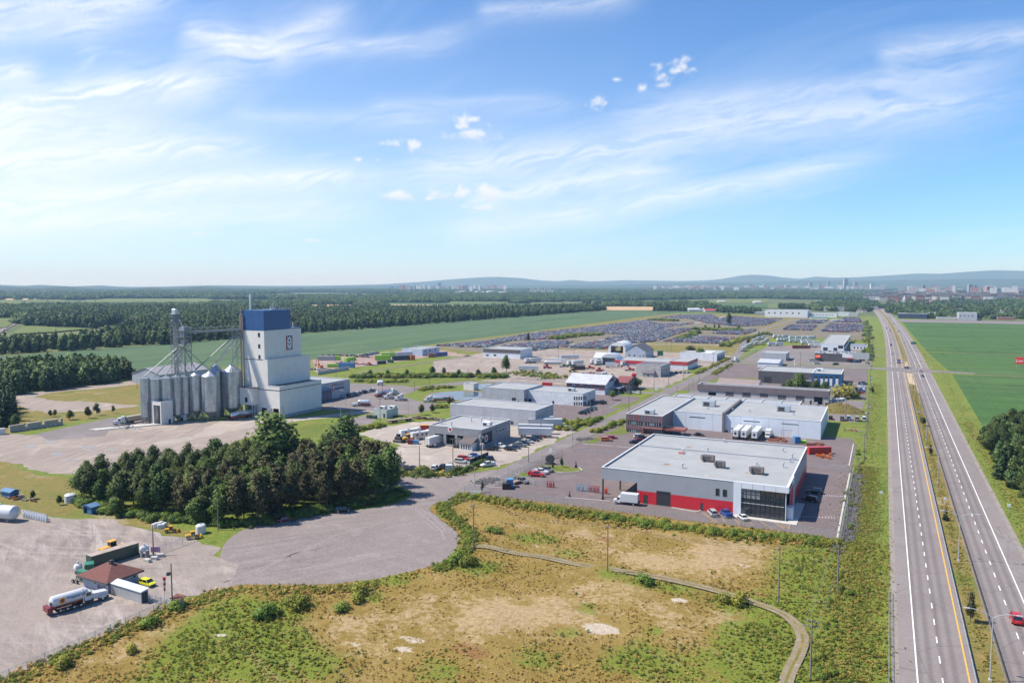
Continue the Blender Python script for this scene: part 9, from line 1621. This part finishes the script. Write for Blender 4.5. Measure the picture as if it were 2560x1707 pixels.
for i,(b_,t_,lb)in enumerate(((B1(930,795),B1(920,612),'pole beside the small tank trailer in the yard'),(B1(1045,1122),B1(1042,840),'dark pole with floodlight at the depot gate'),(B1(1322,642),B1(1320,465),'pole in front of the wood at the yard fence'),(A2(1140,1462),A2(1140,1232),'pole beside the green cabinets of the utility building'),(A2(1160,1228),A2(1160,1082),'pole before the feed tank lorry'),(A2(1590,1112),A2(1590,1002),'pole left of the pond road bend'),(A2(1950,1077),A2(1950,972),'pole behind the pump house'),(A2(1455,1172),A2(1450,1072),'pole at the edge of the tanker yard grass'),(A2(908,952),A2(905,832),'pole before the lime trailer in the machine yard'),(A2(735,1032),A2(730,892),'pole before the light blue container'),(A2(1237,912),A2(1235,792),'pole before the big lime container'),(A3(570,852),A3(570,752),'pole with twin transformers on the dry grass strip'),(A3(425,862),A3(425,770),'pole on the dry grass strip, left one'),(A3(1418,812),A3(1418,722),'pole before the scrap lot behind the gabled hall, left'),(A3(1460,802),A3(1460,715),'pole before the scrap lot behind the gabled hall, right'),(A3(1848,932),A3(1848,812),'pole beside the white workshop bay doors'),(A3(2080,822),A3(2078,705),'pole beside the depot fence'),(A3(1990,987),A3(1990,895),'pole at the street junction by the depot'),(A3(1622,1172),A3(1622,1087),'pole at the corner of the taupe garage row'),(A3(1660,1132),A3(1660,1052),'pole on the right street side near the garage row'),(A3(1515,1182),A3(1513,1122),'short pole on the right street edge'),(B3(100,232),B3(100,135),'thin dark pole at the fence of the red shop lot'),(A4(712,1440),A4(712,1245),'pole standing before the soil mound'),(A4(504,1340),A4(504,1225),'pole before the open door of the garage row'),(A4(296,945),A4(296,815),'thin pole beside the depot kerb'),(A1(1260,1150),A1(1257,1065),'thin pole beside the grey storage shed'),(A2(1853,835),A2(1853,790),'thin pole right of the pale blue hall'))):
 p,h=pole_px(b_,t_);q=pole(lb,p,max(h,4),0 if h<7 or i in (0,1,2,21)else 1,R(20),2 if i==11 else 0)
 if i==1:par=bpy.data.objects[[o.name for o in bpy.data.objects if o.get('label')==lb][0]];MB().box(-0.9,-0.3,h-2.6,-0.3,0.3,h-2.0).build('floodlight',DARK,par)
k_=[wire(a,b,o_)for a,b in zip(hp[:11],hp[1:12])for o_ in ((-1.1,-0.1),(-0.5,-0.1),(1.1,-0.1),(0.1,-3.2))]
k_+=[wire(a,b,o_,0.9)for a,b in ((sp[0],fp[0]),(fp[0],fp[1]),(fp[1],fp[2]),(fp[2],hp[1]),(sp[1],sp[2]),(sp[2],sp[3]),(sp[3],sp[4]),(sp[4],sp[5]),(sp[5],sp[6]),(sp[6],sp[7]),(sp[7],sp[8]),(sp[8],sp[9]),(sp[9],sp[10]),(sp[10],sp[11]))for o_ in ((-1.0,-0.1),(0.2,-0.1),(1.0,-0.1),(0,-2.6))]
for o in k_:tag(o,'thin overhead wire slung between wooden poles','wire','overhead wires of the estate')
for b_,t_,lb,cat in ((B1(1000,1105),B1(1002,935),'thin mast with red and white windsock hanging limp at the depot gate','windsock'),):
 p,h=pole_px(b_,t_);o=thing('windsock',lb,cat,(p.x,p.y,0.05));MB().tube((0,0,0),(0,0,h),0.06,seg=6).build('mast',LAMPP,o)
 for i in range(5):MB().lathe([(0.32-0.03*i,-0.55*i),(0.29-0.03*i,-0.55*(i+1))],12,'z',(0.15,-0.1,h+0.3)).build('sock_ring',PC['red']if i%2==0 else PC['white'],o)
def arm_pts(s,L=3.4,rise=1.0):return [Vector((0,0,0)),Vector((s*L*0.3,0,rise*0.62)),Vector((s*L*0.65,0,rise*0.95)),Vector((s*L,0,rise))]
DA=MB();SA=MB()
for s in (-1,1):
 q=arm_pts(s);[DA.tube(q[i],q[i+1],0.06,seg=5)for i in range(3)];DA.tube(Vector((0,0,-0.9)),q[1]+Vector((s*0.6,0,0.05)),0.04,seg=4)
q=arm_pts(-1,2.6,1.1);[SA.tube(q[i],q[i+1],0.06,seg=5)for i in range(3)];DA=DA.mesh('double_arm',LAMPP);SA=SA.mesh('arm',LAMPP);LH=MB().rbox(-0.45,-0.16,-0.1,0.45,0.16,0.08,0.06).mesh('lamp_head',LAMPP)
for i,y in enumerate((144,205,284,363,438,506,554,610,690,760,830,910,990,1080,1180,1290,1410)):
 h=10.7;x=17.6+bend(y);o=thing('highway_lamp','double armed street lamp in the highway median, %s from the front'%ORD[i],'street lamp',(x,y,0.08),0,'double lamps of the highway');MB().tube((0,0,0),(0,0,h),0.12,0.07,8).build('post',LAMPP,o);link('double_arm',DA,o,(0,0,h));link('lamp_head',LH,o,(-3.7,0,h+1.0));link('lamp_head',LH,o,(3.7,0,h+1.0));MB().box(-0.25,-0.25,-0.1,0.25,0.25,0.35).build('base',CONC,o)
for b_,t_,ang,lb in ((ZN(1900,1112),ZN(1900,810),0.3,'curved street lamp at the mouth of the turning circle'),(B3(365,152),B3(363,30),0.2,'curved street lamp on the left street edge by the trailers'),(A3(864,1508),A3(862,1370),0.2,'curved street lamp before the white warehouse'),(A3(1340,1252),A3(1340,1185),0.2,'curved street lamp at the lawn corner'),(A3(555,1600),A3(555,1505),0.2,'curved street lamp at the white trailers'),(A2(778,1512),A2(775,1335),0.1,'lamp post on the mill lawn'),(A2(825,1302),A2(822,1180),0.1,'lamp post on the island of the tanker yard'),(A2(1397,1387),A2(1395,1205),0.1,'lamp post at the edge of the long grey hall'),(A2(985,812),A2(983,770),0,'curved lamp at the crop edge, right'),(A2(718,852),A2(718,800),0,'curved lamp at the crop edge, left'),(A4(1310,970),A4(1310,860),0.0,'curved lamp at the crossing median')):
 p,h=pole_px(b_,t_);o=thing('street_lamp',lb,'street lamp',(p.x,p.y,0.05),ang);MB().tube((0,0,0),(0,0,h),0.12,0.08,8).build('post',LAMPP,o);link('arm',SA,o,(0,0,h));link('lamp_head',LH,o,(-2.8,0,h+1.1))
FENCE_M,ft,fb=principled('chain_link');fb.inputs['Base Color'].default_value=C4((0.45,0.46,0.47));fb.inputs['Metallic'].default_value=0.4;fb.inputs['Roughness'].default_value=0.5
tr_=ft.new('ShaderNodeBsdfTransparent');mx=ft.new('ShaderNodeMixShader',in_0=0.2);ft.l.new(tr_.outputs[0],mx.inputs[1]);ft.l.new(fb.outputs[0],mx.inputs[2]);ft.l.new(mx.outputs[0],FENCE_M.node_tree.nodes['Material Output'].inputs[0])
FP={h:MB().tube((0,0,0),(0,0,h),0.06,seg=6).mesh('post',MATS['galvanised'])for h in (1.2,1.8,2.4)}
def fence(label,path,h=2.4,step=3.0,solid=None,name='chain_link_fence'):
 P=[Vector((p[0],p[1],0))for p in path];o=thing(name,label,'fence',(P[0].x,P[0].y,0.1));rails=MB();net=MB()
 for a,b in zip(P,P[1:]):
  L=(b-a).length;n=max(1,round(L/step))
  for i in range(n):q=a.lerp(b,i/n)-P[0];link('post',FP[h],o,q)
  rails.tube(a-P[0]+Vector((0,0,h-0.02)),b-P[0]+Vector((0,0,h-0.02)),0.035,seg=4);net.add([a-P[0]+Vector((0,0,0.05)),b-P[0]+Vector((0,0,0.05)),b-P[0]+Vector((0,0,h-0.05)),a-P[0]+Vector((0,0,h-0.05))],[(0,1,2,3)])
 link('post',FP[h],o,P[-1]-P[0]);rails.build('top_rail',MATS['galvanised'],o);net.build('netting',solid or FENCE_M,o);return o
fence('chain link fence along the front of the red shop lot',[(-116,205.3),(-62,206.5),(-26,209),(-8.4,208.8)]);fence('chain link fence on the highway side of the red shop',[(-8.2,209),(-7.8,286)]);fence('chain link fence crossing behind the red shop lot',[(-8,288),(-44,288)],1.8);fence('chain link fence along the gravel yard and meadow',[(-128.2,56),(-128.2,80),(-128.1,105)],1.8);fence('chain link fence along the street entrance of the red shop',[ray_at(*ZP(605,600)),ray_at(*ZP(870,465)),ray_at(*ZP(1130,350)),ray_at(*ZP(1330,235)),ray_at(*ZP(1640,100))]);fence('chain link fence in the lot before the red bottle rack',[ray_at(*ZP(905,465)),ray_at(*ZP(1215,590)),ray_at(*ZP(1525,612))],1.8);fence('fence behind the row of bottle racks',[ray_at(*ZP(1790,655)),ray_at(*ZP(2270,712))],1.8);fence('chain link fence at the garage corner grass',[ray_at(*ZN(1570,865)),ray_at(*ZN(1820,760))],1.8);fence('black screened fence beside the parked cars',[ray_at(*ZN(1825,770)),ray_at(*ZN(2110,650))],2.4,solid=plain('black_screen',(0.02,0.02,0.022),0.8),name='screen_fence');fence('mesh gate fence at the far side of the gravel yard',[ray_at(*ZY(1655,245)),ray_at(*ZY(1835,185)),ray_at(*ZY(2150,70))],1.8);fence('mesh entrance gate with two signs at the depot hut',[ray_at(*ZY(1460,905)),ray_at(*ZY(1620,945)),ray_at(*ZY(1850,990))],1.8,1.6,name='mesh_gate');fence('low fence on the lawn between the two lots',[ray_at(*B3(372,165)),ray_at(*B3(690,190))],1.2);fence('depot fence along the street by the trailers',[ray_at(*A3(2050,910)),ray_at(*A3(2150,850)),ray_at(*A3(2250,790))],2.4);fence('right of way fence at the edge of the ditch in the foreground',[(2.6,100),(2.6,135),(2.8,176)],1.2)
gt=[o for o in bpy.data.objects if o.name.startswith('mesh_gate')][0]
for t in (0.25,0.55):q=(ray_at(*ZY(1850,990))-ray_at(*ZY(1460,905)));o=MB().box(-0.5,-0.03,0.7,0.5,0.03,1.5).build('gate_sign',PC['silver'],gt,q*t+Vector((0,-0.1,0)),math.atan2(q.y,q.x))
def guard(label,x,y0,y1,m_):
 o=thing('guard_rail',label,'guard rail',(x,y0,0.09));k=MB().box(-0.04,0,0.45,0.04,y1-y0,0.75);k.box(-0.07,0,0.52,-0.04,y1-y0,0.68);k.build('beam',m_,o);pm=MB().box(-0.06,-0.06,0,0.06,0.06,0.72).mesh('rail_post',WOODP)
 for y in np.arange(0,y1-y0,4.0):link('rail_post',pm,o,(0.12,float(y),0))
guard('galvanised guard rail on the left edge of the median',15.45,92,556,MATS['galvanised']);guard('weathered guard rail on the right edge of the median',20.0,92,520,plain('weathered_rail',(0.16,0.12,0.11),0.7,0.2))
SIG=plain('signal_yellow',(0.60,0.34,0.03),0.5)
for i,(x,y,L,s)in enumerate(((17.9,632,6.5,1),(17.9,680,6.5,-1),(34,668,8,-1),(2,645,8,1))):
 o=thing('traffic_light',('traffic light mast in the near median of the crossing','traffic light mast in the far median of the crossing','traffic light mast on the right side of the crossing','traffic light mast on the left side of the crossing')[i],'traffic light',(x,y,0.1));MB().tube((0,0,0),(0,0,6.2),0.14,0.1,8).build('mast',LAMPP,o);MB().tube((0,0,5.8),(s*L,0,6.4),0.08,0.05,6).build('mast_arm',LAMPP,o)
 for d_ in (0.5,0.95):
  hd_=MB().rbox(s*L*d_-0.75,-0.2,5.75,s*L*d_+0.75,0.2,6.3,0.05).build('signal_head',SIG,o);[MB().lathe([(0.16,-0.24),(0.16,-0.201)],10,'y',(s*L*d_-0.45+0.45*j,0,6.02)).build('lens',DARK if j else TAIL,hd_)for j in range(3)]
def board(label,px,w,h,z0,col,txt=None,posts=2,ang=0.0,cat='sign',tcol=None,tilt=0):
 p=ray_at(*px);o=thing('sign_board',label,cat,(p.x,p.y,0.05),ang);b=MB().rbox(-w/2,-0.08,z0,w/2,0.08,z0+h,0.04).build('panel',PC[col],o)
 for i in range(posts):x=0 if posts==1 else (-w*0.4+w*0.8*i/(posts-1));MB().tube((x,0.15,0),(x,0.15,z0+h*0.6),0.07,seg=6).build('post',LAMPP,o)
 if txt:t_=lettering(txt,b,h*0.62,PC[tcol or 'white']);t_.location=(-w*0.46,-0.1,z0+h*0.28)
board('red billboard with white lettering in the right crop field',A4(2335,955),10,5.4,3.0,'red','Livr',2,R(-20));board('pale billboard beside the charcoal shop, angled to the highway',A4(850,935),12.5,5.0,5.5,'silver',None,2,R(0),'billboard');board('blue green direction sign on the right highway verge',A4(1337,760),5,2.6,2.6,'teal',None,2);board('small white sign on the left verge of the highway',B4(685,450),0.9,0.7,1.5,'white',None,1);board('small white sign in the highway median',B4(1072,490),0.8,0.8,1.5,'white',None,1);board('small white sign on the right verge beside the thicket',B4(1460,535),0.9,0.8,1.6,'white',None,1);board('white sign standing at the street corner lawn',A3(1325,1165),1.8,2.6,0.4,'white',None,2);board('white reflector post at the wood corner',ZN(768,1105),0.35,2.0,0.1,'white',None,1,cat='post');board('white sign above the black reel',ZP(1465,160),1.0,1.5,2.2,'white',None,2);board('pink notice board at the yard fence',ZY(1620,255),2.2,1.3,0.6,'pink',None,2,R(30));board('white notice board at the meadow gate of the red shop',ZP(300,745),3.2,1.4,0.1,'silver',None,2);board('red and white rack sign at the depot gate',ZY(1770,980),0.5,0.5,1.2,'white',None,1)
p=ray_at(*ZY(1935,985));o=thing('gate_shelter','small shelter with brown red roof at the depot gate','shelter',(p.x,p.y,0.05));MB().box(-1.0,-0.6,0,1.0,0.6,1.7).build('wall',PC['silver'],o);MB().add([(-1.3,-0.9,1.7),(1.3,-0.9,1.7),(1.3,0.9,2.1),(-1.3,0.9,2.1),(-1.3,-0.9,1.8),(1.3,-0.9,1.8),(1.3,0.9,2.2),(-1.3,0.9,2.2)],[(0,3,2,1),(4,5,6,7),(0,1,5,4),(1,2,6,5),(2,3,7,6),(3,0,4,7)]).build('roof',SHING,o)
def kerb(path,par,w=0.3,h=0.16,m_=None):
 P=[Vector((p[0],p[1],0))for p in path]
 for a,b in zip(P,P[1:]):
  d_=(b-a);n_=Vector((-d_.y,d_.x,0)).normalized()*w/2;MB().add([a-n_,b-n_,b+n_,a+n_,a-n_+Vector((0,0,h)),b-n_+Vector((0,0,h)),b+n_+Vector((0,0,h)),a+n_+Vector((0,0,h))],[(0,1,5,4),(1,2,6,5),(2,3,7,6),(3,0,4,7),(4,5,6,7)]).build('kerb',m_ or CONC,par,(0,0,0.07))
lot_o=bpy.data.objects['red_shop_lot'];g_=ray_at
kerb([g_(*ZP(1690,765)),g_(*ZP(2352,825)),g_(*ZB(90,690))],lot_o);kerb([g_(*ZP(1490,368)),g_(*ZP(1650,382)),g_(*ZP(1850,372)),g_(*ZP(1955,345)),g_(*ZP(1900,300))],lot_o);kerb([g_(*ZP(520,612)),g_(*ZP(720,616))],lot_o);kerb([g_(*B3(425,120)),g_(*B3(610,135))],lot_o);kerb([g_(*B3(635,138)),g_(*B3(720,145))],lot_o);kerb([(-9,210),(-8.9,286)],lot_o,0.5);kerb([(-9.6,298),(-9.6,340)],lot_o,0.4);kerb([g_(*ZB(640,745)),g_(*ZB(720,760)),g_(*ZB(860,785)),g_(*ZB(900,770))],lot_o)
for a,b in ((A3(890,1325),A3(1045,1325)),(A3(850,1275),A3(985,1278)),(A3(985,1278),A3(890,1325)),(A4(570,1145),A4(700,1145)),(A4(700,1145),A4(725,1085)),(A4(720,1083),A4(825,1095)),(A4(245,880),A4(240,930)),(A4(290,890),A4(240,935))):kerb([g_(*a),g_(*b)],lot_o)
for a,b in ((ZB(915,790),ZB(1005,850)),(ZB(1060,820),ZB(1120,870)),(ZB(1190,840),ZB(1245,888)),(ZB(1310,860),ZB(1370,900)),(ZB(1402,847),ZB(1500,912)),(ZB(1527,862),ZB(1640,932)),(ZB(1700,880),ZB(1675,935)),(ZB(1560,880),ZB(1690,885)),(ZB(1600,905),ZB(1690,907)),(ZB(1580,893),ZB(1690,896)),(ZB(1620,920),ZB(1680,921)),(ZB(960,880),ZB(1035,850)),(ZB(995,905),ZB(1040,860))):strip('bay_line',[g_(*a),g_(*b)],0.14,0.076,PAINT_Y,parent=lot_o)
for x0,x1,y in ((1960,2195,645),(1760,2150,835)):
 for i in range(14):a=g_(*ZB(x0+(x1-x0)*i/14,y-12+i));strip('bay_line',[a+Vector((-0.05,-0.5,0)),a+Vector((-0.05,0.5,0))],0.12,0.077,PAINT_W,parent=lot_o)
ROCK=[MB().lathe([(0.05,0),(0.35,0.08),(0.42,0.25),(0.2,0.42),(0.05,0.45)],5).mesh('rock_%d'%i,plain('grey_rock',(0.115,0.11,0.11),0.95,var=0.45,scale=2))for i in range(2)]
scatter('riprap_rocks',np.vstack([along_pts([(-6.6,208),(-6.4,286)],1500,2.2),along_pts([g_(*ZP(330,560)),g_(*ZP(640,470))],300,3.5),along_pts([g_(*B3(390,100)),g_(*B3(480,85))],150,3)]),ROCK,0.35,0.9,'grey riprap stones along the shop lot edges','rocks',71,tilt=0.6)
a,b=ray_at(*A1(85,1548)),ray_at(*A1(575,1475));o=thing('block_wall','long pale wall of stacked concrete blocks at the left','wall',(a.x,a.y,0.05),math.atan2((b-a).y,(b-a).x));n=22;L=(b-a).length/n;bm_=[MB().rbox(0.03,-0.6+0.05*j,0,L-0.03,0.6,z_,0.06).mesh('block',plain('pale_block',(0.42,0.36,0.30),0.95,var=0.2))for j,z_ in ((0,1.75),(1,1.65))];bm2=MB().rbox(0.03,-0.55,1.77,L-0.03,0.55,3.1,0.06).mesh('block',MATS['pale_block'])
for i in range(n):
 link('block',bm_[i%2],o,(i*L,0,0))
 if i%7!=6:link('block',bm2,o,(i*L,0,0))
container('white container cut by the left picture edge below the block wall',A1(-40,1568),A1(45,1562),'white',h=2.6)
a,b=ray_at(*ZM(225,505)),ray_at(*ZM(735,420));d_=b-a;o=thing('concrete_yard_wall','low concrete wall closing the front of the machine yard','wall',(a.x,a.y,0.05),math.atan2(d_.y,d_.x));n=9;wm_=MB().rbox(0.05,-0.2,0,d_.length/n-0.05,0.2,2.6,0.04).mesh('panel',CONC);[link('panel',wm_,o,(i*d_.length/n,0,0))for i in range(n)]
heap('gravel_pile','brown gravel heap on the bare plot right of the depot',A4(785,705),30,9,4,('tan','rust'),1.2,'gravel heap');heap('boat_stack','white and green goods behind the soil mound',A4(860,1370),12,3,1.5,('white','dkgreen'),1.0)
for i,(x,y,c_,lb)in enumerate(((575,1425,'black','black car at the left of the trailers behind the mound'),(680,1435,'grey','dark trailer second behind the warehouse mound'),(738,1432,'silver','grey trailer third behind the warehouse mound'),(815,1438,'tan','beige trailer fourth behind the warehouse mound'),(880,1440,'white','white trailer last by the poles behind the mound'),(540,1305,'black','black pickup beside the garage row end'),(615,1312,'navy','dark suv beside the garage row end'),(440,1300,'white','white car at the open garage row door'))):q=ga(4,x,y);car('van' if 1<=i<=4 else 'suv',c_,lb,q,R(95))
camper('white open sided trailer stacked beside the garage row',A4(605,1290),A4(665,1288),5)
